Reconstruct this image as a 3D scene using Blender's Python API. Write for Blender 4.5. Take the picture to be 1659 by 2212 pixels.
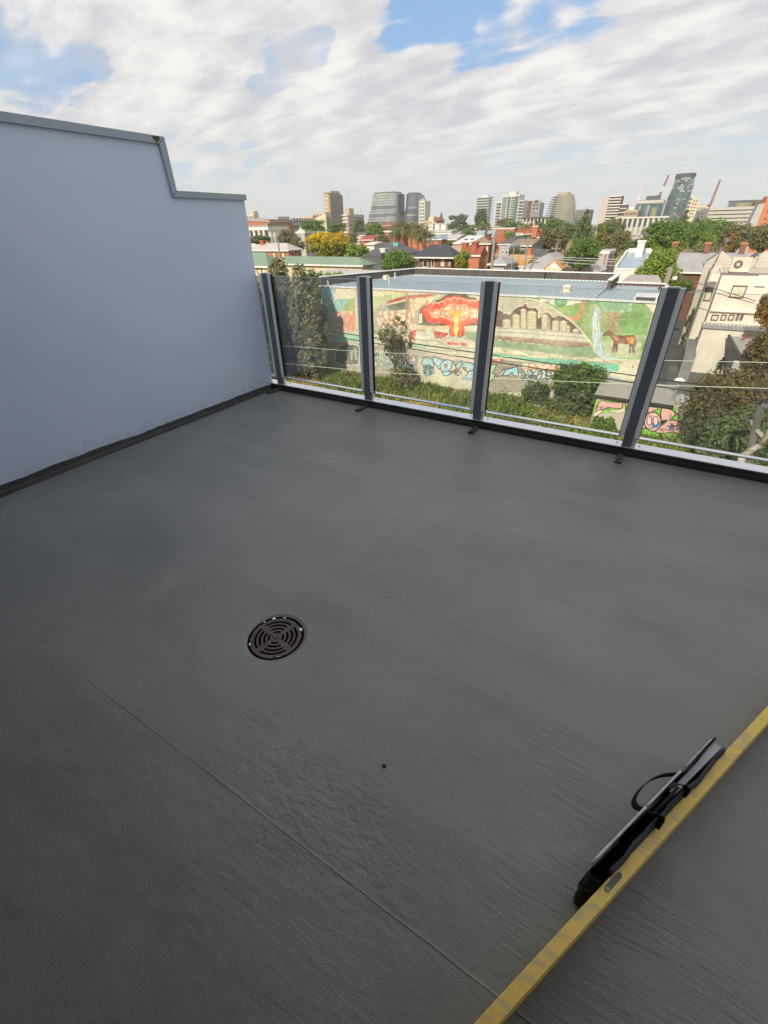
import bpy, bmesh, math, random
import numpy as np
from math import sin, cos, tan, pi, radians, atan2, sqrt, hypot
from mathutils import Vector, Matrix

scene = bpy.context.scene
for o in list(bpy.data.objects):
    bpy.data.objects.remove(o)
COL = scene.collection

# ------------------------------------------------------------------ camera
FPX, CX, CY = 948.0, 829.5, 1106.0          # lens in the units of a 1659 x 2212 frame
PITCH, ROLL, YAW, CAMH = radians(32.88), radians(1.29), radians(31.65), 1.5
fw = np.array([-sin(YAW) * cos(PITCH), cos(YAW) * cos(PITCH), -sin(PITCH)])
_rt = np.array([cos(YAW), sin(YAW), 0.0])
_up = np.cross(_rt, fw)
rt = _rt * cos(-ROLL) + _up * sin(-ROLL)
up = -_rt * sin(-ROLL) + _up * cos(-ROLL)
cam_d = bpy.data.cameras.new('camera')
cam = bpy.data.objects.new('camera', cam_d)
COL.objects.link(cam)
m = Matrix.Identity(4)
for i in range(3):
    m[i][0], m[i][1], m[i][2] = rt[i], up[i], -fw[i]
m[2][3] = CAMH
cam.matrix_world = m
cam_d.sensor_fit = 'VERTICAL'
cam_d.sensor_height = 36.0
cam_d.lens = FPX / 2212.0 * 36.0
cam_d.clip_start, cam_d.clip_end = 0.02, 12000
scene.camera = cam
scene.render.resolution_x, scene.render.resolution_y = 768, 1024

# ------------------------------------------------------------------ sun and sky
SUN_EL, SUN_AZ = radians(32), radians(2)    # light travels towards +Y, a little to +X
sun_d = bpy.data.lights.new('sun', 'SUN')
sun_d.energy, sun_d.angle, sun_d.color = 3.1, radians(0.5), (1.0, 0.88, 0.70)
sun = bpy.data.objects.new('sun', sun_d)
COL.objects.link(sun)
sun.rotation_euler = Vector((sin(SUN_AZ) * cos(SUN_EL), cos(SUN_AZ) * cos(SUN_EL), -sin(SUN_EL))).to_track_quat('-Z', 'Y').to_euler()
scene.view_settings.view_transform = 'Standard'
scene.view_settings.look = 'None'
scene.view_settings.gamma = 1.0
EXPO = 0.6
scene.view_settings.exposure = EXPO
scene.view_settings.use_curve_mapping = False


def ray(x, y):
    return fw + rt * (x - CX) / FPX - up * (y - CY) / FPX


def onZ(x, y, z):
    r = ray(x, y)
    return np.array([0, 0, CAMH]) + r * ((z - CAMH) / r[2])


def onY(x, y, Y):
    r = ray(x, y)
    return np.array([0, 0, CAMH]) + r * (Y / r[1])


def onX(x, y, X):
    r = ray(x, y)
    return np.array([0, 0, CAMH]) + r * (X / r[0])


G = -11.0                                   # street level; the terrace floor is z = 0


def lin(c):
    if isinstance(c, str):
        c = [int(c[i:i + 2], 16) / 255 for i in (1, 3, 5)]
    return tuple((v / 12.92 if v <= 0.04045 else ((v + 0.055) / 1.055) ** 2.4) for v in c)


# ------------------------------------------------------------------ node helpers
class NT:
    def __init__(self, nt):
        self.nt = nt

    def new(self, t, **kw):
        n = self.nt.nodes.new(t)
        for k, v in kw.items():
            setattr(n, k, v)
        return n

    def put(self, sock, v):
        if isinstance(v, bpy.types.NodeSocket):
            self.nt.links.new(v, sock)
        elif v is not None:
            sock.default_value = v

    def math(self, op, a, b=None, c=None, clamp=False):
        n = self.new('ShaderNodeMath', operation=op, use_clamp=clamp)
        self.put(n.inputs[0], a)
        if b is not None:
            self.put(n.inputs[1], b)
        if c is not None:
            self.put(n.inputs[2], c)
        return n.outputs[0]

    def vmath(self, op, a, b=None, out=0):
        n = self.new('ShaderNodeVectorMath', operation=op)
        self.put(n.inputs[0], a)
        if b is not None:
            self.put(n.inputs[1], b)
        return n.outputs['Value'] if op in ('DISTANCE', 'LENGTH', 'DOT_PRODUCT') else n.outputs[0]

    def sstep(self, x, a, b):
        n = self.new('ShaderNodeMapRange', interpolation_type='SMOOTHSTEP')
        self.put(n.inputs[0], x)
        n.inputs[1].default_value, n.inputs[2].default_value = a, b
        n.inputs[3].default_value, n.inputs[4].default_value = 0, 1
        return n.outputs[0]

    def noise(self, vec, scale, detail=4, rough=.55, dist=0):
        n = self.new('ShaderNodeTexNoise')
        self.put(n.inputs['Vector'], vec)
        n.inputs['Scale'].default_value = scale
        n.inputs['Detail'].default_value = detail
        n.inputs['Roughness'].default_value = rough
        n.inputs['Distortion'].default_value = dist
        return n.outputs['Fac']

    def mix(self, f, a, b, mode='MIX'):
        n = self.new('ShaderNodeMix', data_type='RGBA', blend_type=mode)
        self.put(n.inputs[0], f)
        for s, v in ((n.inputs[6], a), (n.inputs[7], b)):
            if not isinstance(v, bpy.types.NodeSocket):
                v = (*v[:3], 1)
            self.put(s, v)
        return n.outputs[2]

    def mapping(self, vec, scale=(1, 1, 1), rot=(0, 0, 0), loc=(0, 0, 0)):
        n = self.new('ShaderNodeMapping')
        self.put(n.inputs[0], vec)
        n.inputs['Location'].default_value = loc
        n.inputs['Rotation'].default_value = rot
        n.inputs['Scale'].default_value = scale
        return n.outputs[0]


# ------------------------------------------------------------------ world
world = bpy.data.worlds.new('World')
scene.world = world
world.use_nodes = True
world.node_tree.nodes.clear()
W = NT(world.node_tree)
sky = W.new('ShaderNodeTexSky', sky_type='NISHITA')
sky.sun_disc = False
sky.sun_elevation = SUN_EL
sky.sun_rotation = radians(180) + SUN_AZ
sky.air_density, sky.dust_density, sky.ozone_density = 1.0, 0.6, 1.5
SKYS = 0.1
tc = W.new('ShaderNodeTexCoord')
D = W.vmath('NORMALIZE', tc.outputs['Generated'])
sx = W.new('ShaderNodeSeparateXYZ')
W.put(sx.inputs[0], D)
el = sx.outputs[2]
den = W.math('ADD', W.math('MAXIMUM', el, 0.0), 0.17)
cb = W.new('ShaderNodeCombineXYZ')
W.put(cb.inputs[0], W.math('DIVIDE', sx.outputs[0], den))
W.put(cb.inputs[1], W.math('DIVIDE', sx.outputs[1], den))
PL = W.mapping(cb.outputs[0], rot=(0, 0, radians(20)), scale=(.72, 1.2, 1))   # cloud deck seen from below
n_big = W.noise(PL, 1.15, 5, .55, .3)
n_mid = W.noise(PL, 3.0, 7, .53, .25)
n_fin = W.noise(PL, 9.5, 6, .62, .2)
cov = W.math('ADD', W.math('MULTIPLY', n_big, .5), W.math('MULTIPLY', n_mid, .42))
cov = W.math('ADD', cov, W.math('MULTIPLY', W.math('SUBTRACT', n_fin, .5), .10))
cov = W.math('ADD', cov, .295)
rag = W.math('MULTIPLY', W.math('SUBTRACT', W.math('ADD', W.math('MULTIPLY', n_mid, .6), W.math('MULTIPLY', n_big, .4)), .5), .36)
LIT = 1.06 / (SKYS * 2 ** EXPO)


def blob(pts, r, amt):
    """a soft ragged patch of more or less cloud round the given directions"""
    global cov
    s = None
    for (x, y, k) in pts:
        d = ray(x, y)
        d = d / np.linalg.norm(d)
        v = W.sstep(W.math('ADD', W.vmath('DISTANCE', D, tuple(d)), rag), r * k, 0.0)
        s = v if s is None else W.math('MAXIMUM', s, v)
    cov = W.math('ADD', cov, W.math('MULTIPLY', s, amt))


blob([(10, 112, 1), (70, 122, 1), (140, 138, .8), (200, 150, .5)], .064, -.42)
blob([(500, 152, .6), (545, 147, .8), (590, 140, .9), (640, 128, .8), (690, 118, .6)], .042, -.30)
blob([(930, 40, .8), (1000, 12, 1), (1080, 25, 1), (1170, 20, 1), (1270, -5, .8), (870, 85, .5), (1010, 60, .7)], .082, -.48)
blob([(400, 372, 1), (470, 350, 1), (540, 358, .8), (620, 372, .5)], .05, -.26)
blob([(860, 262, 1), (940, 278, .8)], .04, -.12)
blob([(1250, 350, 1.3), (1400, 335, 1.3), (1550, 310, 1.2), (1100, 362, 1)], .07, -.13)
blob([(200, 190, 1.1), (420, 205, 1.2), (650, 215, 1.2), (900, 190, 1.2), (1130, 140, 1.1), (1330, 110, 1.2), (1540, 100, 1.4), (60, 205, 1.1)], .10, .21)
blob([(1480, 40, 1), (1600, 20, 1.2), (1659, 60, 1)], .09, .16)
blob([(60, 40, 1), (220, 50, 1), (380, 60, 1), (520, 80, 1), (640, 70, 1), (740, 60, .9)], .07, .16)
blob([(560, 368, .6), (640, 360, .8), (720, 350, 1), (800, 344, .8), (930, 335, .8), (1010, 322, .5), (955, 325, .7)], .026, .20)
mask = W.sstep(cov, .40, .80)
# self-shading of the deck: thick parts seen from below are greyer, their edges bright
n_sh = W.noise(W.vmath('ADD', PL, (-.05, -.09, 0)), 3.0, 7, .53, .25)
relief = W.math('SUBTRACT', n_mid, n_sh)
lum = W.math('ADD', W.math('MULTIPLY', relief, 2.0), W.math('MULTIPLY', W.math('SUBTRACT', n_fin, .5), .28))
lum = W.math('ADD', lum, W.math('MULTIPLY', W.math('SUBTRACT', n_big, .5), .9))
lumf = W.sstep(lum, -.34, .44)
ccol = W.mix(lumf, tuple(v * LIT for v in (.61, .615, .66)), tuple(v * LIT for v in (.92, .90, .86)))
hzf = W.sstep(el, .20, .02)                     # the air near the horizon pales everything
skyc = W.mix(.72, sky.outputs[0], tuple(v * LIT for v in (.27, .46, .74)))
base = W.mix(mask, skyc, ccol)
base = W.mix(W.math('MULTIPLY', hzf, .88), base, tuple(v * LIT for v in (.735, .76, .745)))
bg = W.new('ShaderNodeBackground')
W.put(bg.inputs[0], base)
bg.inputs[1].default_value = SKYS
wo = W.new('ShaderNodeOutputWorld')
W.nt.links.new(bg.outputs[0], wo.inputs[0])

# ------------------------------------------------------------------ materials
MATS = {}


def mat(name, col=None, rough=.75, var=.16, scale=2.0, bump=0.0, bscale=60.0, metal=0.0, spec=.35, stretch=(1, 1, 1), island=0.0, dirt=None):
    """procedural surface: two noises of wear on a base colour, optional fine relief"""
    if name in MATS:
        return MATS[name]
    c = lin(col) if isinstance(col, str) else col
    mt = bpy.data.materials.new(name)
    mt.use_nodes = True
    nt = NT(mt.node_tree)
    b = mt.node_tree.nodes['Principled BSDF']
    t = nt.new('ShaderNodeTexCoord')
    vec = nt.mapping(t.outputs['Object'], scale=stretch)
    n1 = nt.noise(vec, scale, 5, .6)
    n2 = nt.noise(vec, scale * 9, 3, .6)
    f = nt.math('ADD', nt.math('MULTIPLY', n1, .7), nt.math('MULTIPLY', n2, .3))
    f = nt.sstep(f, .3, .7)
    lo = tuple(v * (1 - var) for v in c)
    hi = tuple(min(v * (1 + var), 1) for v in c)
    if dirt:
        lo = lin(dirt) if isinstance(dirt, str) else dirt
    out = nt.mix(f, lo, hi)
    if island:
        g = nt.new('ShaderNodeNewGeometry')
        k = nt.math('ADD', nt.math('MULTIPLY', g.outputs['Random Per Island'], 2 * island), 1 - island)
        h = nt.new('ShaderNodeHueSaturation')
        nt.put(h.inputs['Color'], out)
        nt.put(h.inputs['Value'], k)
        out = h.outputs[0]
    nt.put(b.inputs['Base Color'], out)
    b.inputs['Roughness'].default_value = rough
    b.inputs['Metallic'].default_value = metal
    b.inputs['Specular IOR Level'].default_value = spec
    if bump:
        bn = nt.noise(t.outputs['Object'], bscale, 4, .6)
        bp = nt.new('ShaderNodeBump')
        bp.inputs['Strength'].default_value = bump
        bp.inputs['Distance'].default_value = .02
        nt.put(bp.inputs['Height'], bn)
        nt.put(b.inputs['Normal'], bp.outputs[0])
    MATS[name] = mt
    return mt


def leafmat(name, c1, c2, trans=.25):
    if name in MATS:
        return MATS[name]
    mt = bpy.data.materials.new(name)
    mt.use_nodes = True
    nt = NT(mt.node_tree)
    b = mt.node_tree.nodes['Principled BSDF']
    g = nt.new('ShaderNodeNewGeometry')
    t = nt.new('ShaderNodeTexCoord')
    n = nt.noise(t.outputs['Object'], 2.2, 3, .6)
    f = nt.math('ADD', nt.math('MULTIPLY', g.outputs['Random Per Island'], .5), nt.math('MULTIPLY', nt.sstep(n, .35, .65), .5))
    c = nt.mix(f, c1, c2)
    nt.put(b.inputs['Base Color'], c)
    b.inputs['Roughness'].default_value = .6
    b.inputs['Specular IOR Level'].default_value = .25
    tr = nt.new('ShaderNodeBsdfTranslucent')
    nt.put(tr.inputs[0], c)
    mx = nt.new('ShaderNodeMixShader')
    mx.inputs[0].default_value = trans
    out = mt.node_tree.nodes['Material Output']
    nt.nt.links.new(b.outputs[0], mx.inputs[1])
    nt.nt.links.new(tr.outputs[0], mx.inputs[2])
    nt.nt.links.new(mx.outputs[0], out.inputs[0])
    MATS[name] = mt
    return mt


def paintmat(name, rough=.75):
    """reads the painted colour attribute of a wall"""
    mt = bpy.data.materials.new(name)
    mt.use_nodes = True
    nt = NT(mt.node_tree)
    b = mt.node_tree.nodes['Principled BSDF']
    a = nt.new('ShaderNodeAttribute', attribute_name='paint')
    nt.put(b.inputs['Base Color'], a.outputs['Color'])
    b.inputs['Roughness'].default_value = rough
    b.inputs['Specular IOR Level'].default_value = .2
    return mt


def glassmat(name, tint=(.985, .995, .985), dust=.055):
    mt = bpy.data.materials.new(name)
    mt.use_nodes = True
    nt = NT(mt.node_tree)
    mt.node_tree.nodes.clear()
    tr = nt.new('ShaderNodeBsdfTransparent')
    tr.inputs[0].default_value = (*tint, 1)
    gl = nt.new('ShaderNodeBsdfGlossy')
    gl.inputs['Roughness'].default_value = 0.0
    df = nt.new('ShaderNodeBsdfDiffuse')
    df.inputs[0].default_value = (.75, .76, .74, 1)
    fr = nt.new('ShaderNodeFresnel')
    fr.inputs[0].default_value = 1.45
    t = nt.new('ShaderNodeTexCoord')
    n = nt.noise(nt.mapping(t.outputs['Object'], scale=(1, 1, .25)), 5, 5, .65)
    m1 = nt.new('ShaderNodeMixShader')
    nt.put(m1.inputs[0], nt.math('MULTIPLY', nt.sstep(n, .3, .8), dust * 2))
    nt.nt.links.new(tr.outputs[0], m1.inputs[1])
    nt.nt.links.new(df.outputs[0], m1.inputs[2])
    m2 = nt.new('ShaderNodeMixShader')
    nt.put(m2.inputs[0], nt.math('MULTIPLY', fr.outputs[0], .8))
    nt.nt.links.new(m1.outputs[0], m2.inputs[1])
    nt.nt.links.new(gl.outputs[0], m2.inputs[2])
    o = nt.new('ShaderNodeOutputMaterial')
    nt.nt.links.new(m2.outputs[0], o.inputs[0])
    return mt


# ------------------------------------------------------------------ mesh and object helpers
class MB:
    def __init__(self):
        self.v, self.f, self.mi = [], [], []

    def face(self, pts, mi=0):
        n = len(self.v)
        self.v += [tuple(float(c) for c in p) for p in pts]
        self.f.append(list(range(n, n + len(pts))))
        self.mi.append(mi)
        return self

    def prism(self, poly, z0, z1, mi=0, top=None):
        """poly: CCW (x,y); z0,z1 numbers; top: another polygon for a taper"""
        n = len(self.v)
        k = len(poly)
        top = top or poly
        self.v += [(float(p[0]), float(p[1]), float(z0)) for p in poly] + [(float(p[0]), float(p[1]), float(z1)) for p in top]
        self.f.append([n + i for i in range(k)][::-1])
        self.f.append([n + k + i for i in range(k)])
        for i in range(k):
            j = (i + 1) % k
            self.f.append([n + i, n + j, n + k + j, n + k + i])
        self.mi += [mi] * (k + 2)
        return self

    def box(self, x0, x1, y0, y1, z0, z1, mi=0):
        x0, x1 = min(x0, x1), max(x0, x1)
        y0, y1 = min(y0, y1), max(y0, y1)
        return self.prism([(x0, y0), (x1, y0), (x1, y1), (x0, y1)], min(z0, z1), max(z0, z1), mi)

    def hexa(self, b, t, mi=0):
        """b, t: four bottom and four top points (CCW)"""
        n = len(self.v)
        self.v += [tuple(float(c) for c in p) for p in list(b) + list(t)]
        self.f += [[n + 3, n + 2, n + 1, n], [n + 4, n + 5, n + 6, n + 7]]
        for i in range(4):
            j = (i + 1) % 4
            self.f.append([n + i, n + j, n + 4 + j, n + 4 + i])
        self.mi += [mi] * 6
        return self

    def tube(self, pts, r, n=8, mi=0, cap=True):
        pts = [np.array(p, float) for p in pts]
        rs = r if hasattr(r, '__len__') else [r] * len(pts)
        base = len(self.v)
        ref = None
        for i, p in enumerate(pts):
            a = pts[max(i - 1, 0)]
            b = pts[min(i + 1, len(pts) - 1)]
            d = (b - a) / (np.linalg.norm(b - a) + 1e-9)
            if ref is None:
                ref = np.array([0, 0, 1.0]) if abs(d[2]) < .9 else np.array([1.0, 0, 0])
            u = np.cross(d, ref)
            u /= np.linalg.norm(u) + 1e-9
            w = np.cross(u, d)
            ref = w
            for k in range(n):
                t = 2 * pi * k / n
                self.v.append(tuple(p + rs[i] * (u * cos(t) + w * sin(t))))
        for i in range(len(pts) - 1):
            for k in range(n):
                k2 = (k + 1) % n
                self.f.append([base + i * n + k2, base + i * n + k, base + (i + 1) * n + k, base + (i + 1) * n + k2])
                self.mi.append(mi)
        if cap:
            self.f.append([base + k for k in range(n)])
            self.f.append([base + (len(pts) - 1) * n + k for k in range(n)][::-1])
            self.mi += [mi, mi]
        return self

    def mesh(self, name, mats, org=(0, 0, 0), smooth=False):
        me = bpy.data.meshes.new(name)
        o = np.array(org, float)
        me.from_pydata([tuple(np.array(v) - o) for v in self.v], [], self.f)
        for mm in (mats if isinstance(mats, (list, tuple)) else [mats]):
            me.materials.append(mm)
        if len(me.materials) > 1:
            me.polygons.foreach_set('material_index', self.mi)
        if smooth:
            me.polygons.foreach_set('use_smooth', [True] * len(me.polygons))
        me.update()
        return me

    def build(self, name, mats, parent=None, smooth=False):
        """verts are world coordinates; the object sits at its parent's origin"""
        return obj(name, self.mesh(name, mats, worg(parent), smooth), parent)


def worg(p):
    o = np.zeros(3)
    while p is not None:
        o = o + np.array(p.location)
        p = p.parent
    return o


def obj(name, me, parent=None, loc=None):
    o = bpy.data.objects.new(name, me)
    COL.objects.link(o)
    if parent is not None:
        o.parent = parent
    if loc is not None:
        o.location = [float(c) for c in loc]
    return o


def inst(name, me, parent, wloc):
    """another part sharing a mesh whose verts are relative to wloc (world)"""
    return obj(name, me, parent, np.array(wloc, float) - worg(parent))


def tag(o, label=None, cat=None, group=None, kind=None):
    for k, v in (('label', label), ('category', cat), ('group', group), ('kind', kind)):
        if v:
            o[k] = v
    return o


def thing(name, label, cat, loc=(0, 0, 0), group=None):
    o = bpy.data.objects.new(name, None)
    o.empty_display_size = .3
    COL.objects.link(o)
    o.location = [float(c) for c in loc]
    return tag(o, label, cat, group)


def np_mesh(name, V, Q, mats, smooth=False):
    """fast mesh from arrays: V (n,3), Q (m,k)"""
    me = bpy.data.meshes.new(name)
    V = np.asarray(V, np.float32)
    Q = np.asarray(Q, np.int32)
    me.vertices.add(len(V))
    me.vertices.foreach_set('co', V.ravel())
    me.loops.add(Q.size)
    me.loops.foreach_set('vertex_index', Q.ravel())
    me.polygons.add(len(Q))
    me.polygons.foreach_set('loop_start', np.arange(len(Q), dtype=np.int32) * Q.shape[1])
    if smooth:
        me.polygons.foreach_set('use_smooth', np.ones(len(Q), bool))
    for mm in (mats if isinstance(mats, (list, tuple)) else [mats]):
        me.materials.append(mm)
    me.update(calc_edges=True)
    me.validate()
    return me


def rrect(x0, x1, y0, y1, r, n=5):
    r = min(r, (x1 - x0) / 2 - 1e-3, (y1 - y0) / 2 - 1e-3)
    out = []
    for cx, cy, a in ((x1 - r, y0 + r, -pi / 2), (x1 - r, y1 - r, 0), (x0 + r, y1 - r, pi / 2), (x0 + r, y0 + r, pi)):
        for i in range(n + 1):
            t = a + pi / 2 * i / n
            out.append((cx + r * cos(t), cy + r * sin(t)))
    return out


def ellipse(cx, cy, rx, ry, n=28, rot=0):
    return [(cx + rx * cos(t) * cos(rot) - ry * sin(t) * sin(rot), cy + rx * cos(t) * sin(rot) + ry * sin(t) * cos(rot)) for t in [2 * pi * i / n for i in range(n)]]


def spline(pts, n=8):
    P = [np.array(p, float) for p in pts]
    P = [2 * P[0] - P[1]] + P + [2 * P[-1] - P[-2]]
    out = []
    for i in range(1, len(P) - 2):
        for k in range(n):
            t = k / n
            a, b, c, d = P[i - 1], P[i], P[i + 1], P[i + 2]
            out.append(.5 * (2 * b + (c - a) * t + (2 * a - 5 * b + 4 * c - d) * t * t + (3 * b - a - 3 * c + d) * t ** 3))
    out.append(P[-2])
    return out
# ------------------------------------------------------------------ terrace floor
HL = .13                                     # height of the level's top edge
A0 = onZ(1152, 2072, HL)
A1 = onZ(1659, 1523.5, HL)
dv = (A1 - A0)[:2] / np.linalg.norm((A1 - A0)[:2])
nv = np.array([dv[1], -dv[0]])


def floor_mat():
    mt = bpy.data.materials.new('floor_membrane')
    mt.use_nodes = True
    nt = NT(mt.node_tree)
    b = mt.node_tree.nodes['Principled BSDF']
    t = nt.new('ShaderNodeTexCoord')
    P = t.outputs['Object']
    s = nt.new('ShaderNodeSeparateXYZ')
    nt.put(s.inputs[0], P)
    x, y = s.outputs[0], s.outputs[1]
    warp = nt.noise(P, 1.3, 3, .5)
    # brush strokes of the rolled membrane run along the balustrade
    cx = nt.new('ShaderNodeCombineXYZ')
    nt.put(cx.inputs[0], nt.math('MULTIPLY', x, 7.0))
    nt.put(cx.inputs[1], nt.math('ADD', nt.math('MULTIPLY', y, 64.0), nt.math('MULTIPLY', warp, 9.0)))
    strokes = nt.noise(cx.outputs[0], 1.0, 4, .55, .4)
    amp = nt.math('MULTIPLY', nt.sstep(nt.noise(P, 1.6, 3, .5), .35, .72), nt.math('ADD', .20, nt.math('MULTIPLY', nt.sstep(nt.math('ADD', x, y), -.6, 1.2), .75)))
    # pocked zone
    pock = nt.noise(nt.mapping(P, scale=(30, 50, 30)), 1.0, 3, .5, .6)
    dpk = nt.sstep(nt.vmath('DISTANCE', nt.mapping(P, scale=(1, 2.2, 0)), (-.55, 1.0, 0)), .62, .05)
    grain = nt.noise(P, 330, 2, .5)
    # lap seams
    wob = nt.math('MULTIPLY', nt.math('SUBTRACT', nt.noise(P, 3, 4, .55), .5), .016)

    def seam(y0, x0, x1, w=.004, sl=0.0):
        d = nt.math('SUBTRACT', nt.math('ADD', nt.math('ADD', y, wob), nt.math('MULTIPLY', x, sl)), y0)
        st = nt.sstep(d, -w, w)
        rid = nt.math('MULTIPLY', st, nt.math('SUBTRACT', 1.0, st))
        win = nt.math('MULTIPLY', nt.sstep(x, x0, x0 + .25), nt.sstep(x, x1, x1 - .25))
        return nt.math('MULTIPLY', nt.math('ADD', nt.math('MULTIPLY', st, .6), nt.math('MULTIPLY', rid, 2.6)), win)
    seams = nt.math('ADD', seam(.33, -1.75, 1.3), seam(1.34, -2.0, .1, .005))
    seams = nt.math('ADD', seams, nt.math('MULTIPLY', seam(1.53, -3.6, -2.1, .02), .8))
    # an overlapping coat edge on the left
    dl = nt.math('SUBTRACT', nt.vmath('DISTANCE', nt.mapping(P, scale=(1, .72, 0)), (-3.0, -.05, 0)), nt.math('ADD', .98, nt.math('MULTIPLY', wob, 9.0)))
    coat = nt.sstep(dl, -.012, .012)
    ring = nt.vmath('DISTANCE', nt.mapping(P, scale=(1, 1, 0)), (-1.119, .88, 0))
    dish = nt.math('ADD', nt.sstep(ring, .10, .30), nt.math('MULTIPLY', nt.sstep(ring, .128, .138), .5))
    h = nt.math('MULTIPLY', nt.math('MULTIPLY', strokes, amp), .98)
    h = nt.math('ADD', h, nt.math('MULTIPLY', nt.math('MULTIPLY', pock, dpk), .55))
    h = nt.math('ADD', h, nt.math('MULTIPLY', grain, .13))
    h = nt.math('ADD', h, nt.math('MULTIPLY', seams, .17))
    h = nt.math('ADD', h, nt.math('MULTIPLY', coat, .14))
    h = nt.math('ADD', h, nt.math('MULTIPLY', dish, .9))
    h = nt.math('ADD', h, nt.math('MULTIPLY', nt.noise(P, 4.5, 4, .6), 1.0))
    bp = nt.new('ShaderNodeBump')
    bp.inputs['Strength'].default_value = 1.0
    bp.inputs['Distance'].default_value = .0075
    nt.put(bp.inputs['Height'], h)
    nt.put(b.inputs['Normal'], bp.outputs[0])
    big = nt.sstep(nt.noise(P, 1.1, 5, .62), .32, .68)
    c = nt.mix(big, lin((.476, .482, .472)), lin((.526, .527, .520)))
    spot = nt.sstep(nt.noise(P, 3.4, 4, .65), .62, .74)
    c = nt.mix(nt.math('MULTIPLY', spot, .35), c, lin((.43, .435, .435)))
    # long soft bands of the roller, wet-looking trails and dusty patches
    band = nt.sstep(nt.noise(nt.mapping(P, scale=(.55, 2.6, 1)), 1.4, 4, .55, .3), .40, .64)
    c = nt.mix(nt.math('MULTIPLY', band, .30), c, lin((.385, .398, .378)))
    trail = nt.sstep(nt.noise(nt.mapping(P, scale=(1.6, 4.2, 1), rot=(0, 0, .18), loc=(3, 1, 0)), 1.1, 5, .62, .6), .60, .74)
    c = nt.mix(nt.math('MULTIPLY', trail, .42), c, lin((.355, .362, .350)))
    dust = nt.sstep(nt.noise(nt.mapping(P, loc=(7, 2, 0)), 2.3, 6, .7, .4), .56, .72)
    c = nt.mix(nt.math('MULTIPLY', dust, .22), c, lin((.60, .60, .595)))
    lap = nt.math('SUBTRACT', 1.0, nt.sstep(nt.math('ABSOLUTE', nt.math('SUBTRACT', nt.math('ADD', y, wob), .333)), .0015, .006))
    lap = nt.math('MULTIPLY', lap, nt.math('MULTIPLY', nt.sstep(x, -1.7, -1.0), nt.sstep(nt.noise(P, 2.2, 3, .6), .38, .55)))
    c = nt.mix(nt.math('MULTIPLY', lap, .3), c, lin((.60, .60, .60)))
    scuff = nt.sstep(nt.noise(nt.mapping(P, scale=(3, 11, 1), rot=(0, 0, .5)), 1.2, 5, .7), .66, .74)
    c = nt.mix(nt.math('MULTIPLY', scuff, .22), c, lin((.54, .54, .55)))
    c = nt.mix(nt.math('MULTIPLY', nt.math('SUBTRACT', 1.0, coat), .14), c, lin((.56, .56, .545)))
    nt.put(b.inputs['Base Color'], c)
    nt.put(b.inputs['Roughness'], nt.math('ADD', .34, nt.math('MULTIPLY', nt.noise(P, 5, 4, .6), .2)))
    b.inputs['Specular IOR Level'].default_value = .95
    return mt


FM = floor_mat()
TX0, TX1, TY0, TY1 = -3.66, 3.2, -.62, 3.55
DC, DRR = (-1.119, .88), .124
bm_angles = sorted(set([2 * pi * i / 72 for i in range(72)] + [atan2(cy - DC[1], cx - DC[0]) % (2 * pi) for cx in (TX0, TX1) for cy in (TY0, TY1)]))
fl = MB()
rings = []
for a in bm_angles:
    dx, dy = cos(a), sin(a)
    t = min([(TX1 - DC[0]) / dx if dx > 1e-9 else 1e9, (TX0 - DC[0]) / dx if dx < -1e-9 else 1e9, (TY1 - DC[1]) / dy if dy > 1e-9 else 1e9, (TY0 - DC[1]) / dy if dy < -1e-9 else 1e9])
    rings.append([(DC[0] + dx * r, DC[1] + dy * r, z) for r, z in ((DRR, -.05), (DRR, -.011), (DRR + .006, -.009), (.20, -.006), (.34, 0), (t, 0))])
for i in range(len(rings)):
    a, c = rings[i], rings[(i + 1) % len(rings)]
    for k in range(5):
        fl.face([a[k], a[k + 1], c[k + 1], c[k]])
fo = fl.build('terrace_floor', FM, None)
tag(fo, kind='structure')

# ------------------------------------------------------------------ drain
RUST = mat('rusty_grate', (.13, .115, .118), rough=.34, var=.5, scale=25, bump=.5, bscale=160, metal=.65, spec=.5, dirt=(.14, .085, .075))
STEELPATCH = mat('bare_steel', (.55, .62, .62), rough=.25, var=.3, scale=60, metal=.8)
BLACKPIT = mat('drain_pit', (.006, .006, .006), rough=.9)
dr = thing('floor_drain', 'round rusty slotted floor drain sunk in the grey terrace membrane', 'drain', (DC[0], DC[1], 0))
pit = MB()
pit.prism(ellipse(*DC, .119, .119, 40), -.30, -.045)
pit.build('drain_body', BLACKPIT, dr)
rim = MB()
N = 64
for i in range(N):
    a0, a1 = 2 * pi * i / N, 2 * pi * (i + 1) / N
    q = lambda r, a, z: (DC[0] + r * cos(a), DC[1] + r * sin(a), z)
    wob = lambda a: .1225 + .0012 * sin(9 * a) + .0008 * sin(23 * a)
    rim.face([q(wob(a0), a0, -.013), q(wob(a1), a1, -.013), q(.1195, a1, -.019), q(.1195, a0, -.019)][::-1])
    rim.face([q(.1195, a0, -.019), q(.1195, a1, -.019), q(.1195, a1, -.05), q(.1195, a0, -.05)][::-1])
rim.build('drain_rim', BLACKPIT, dr)
# grate: polar grid with slots left out, then given thickness
radii = [0, .015, .026, .0365, .0455, .0565, .0655, .0765, .0850, .0955, .104, .112]
slots = {3: None, 5: None, 7: None, 9: None}
gb = bmesh.new()
NA = 96
vs = {}


def gv(k, i):
    i %= NA
    key = (k, 0 if k == 0 else i)
    if key not in vs:
        r = radii[k]
        a = 2 * pi * i / NA + radians(-12)
        vs[key] = gb.verts.new((r * cos(a), r * sin(a), 0))
    return vs[key]


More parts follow.
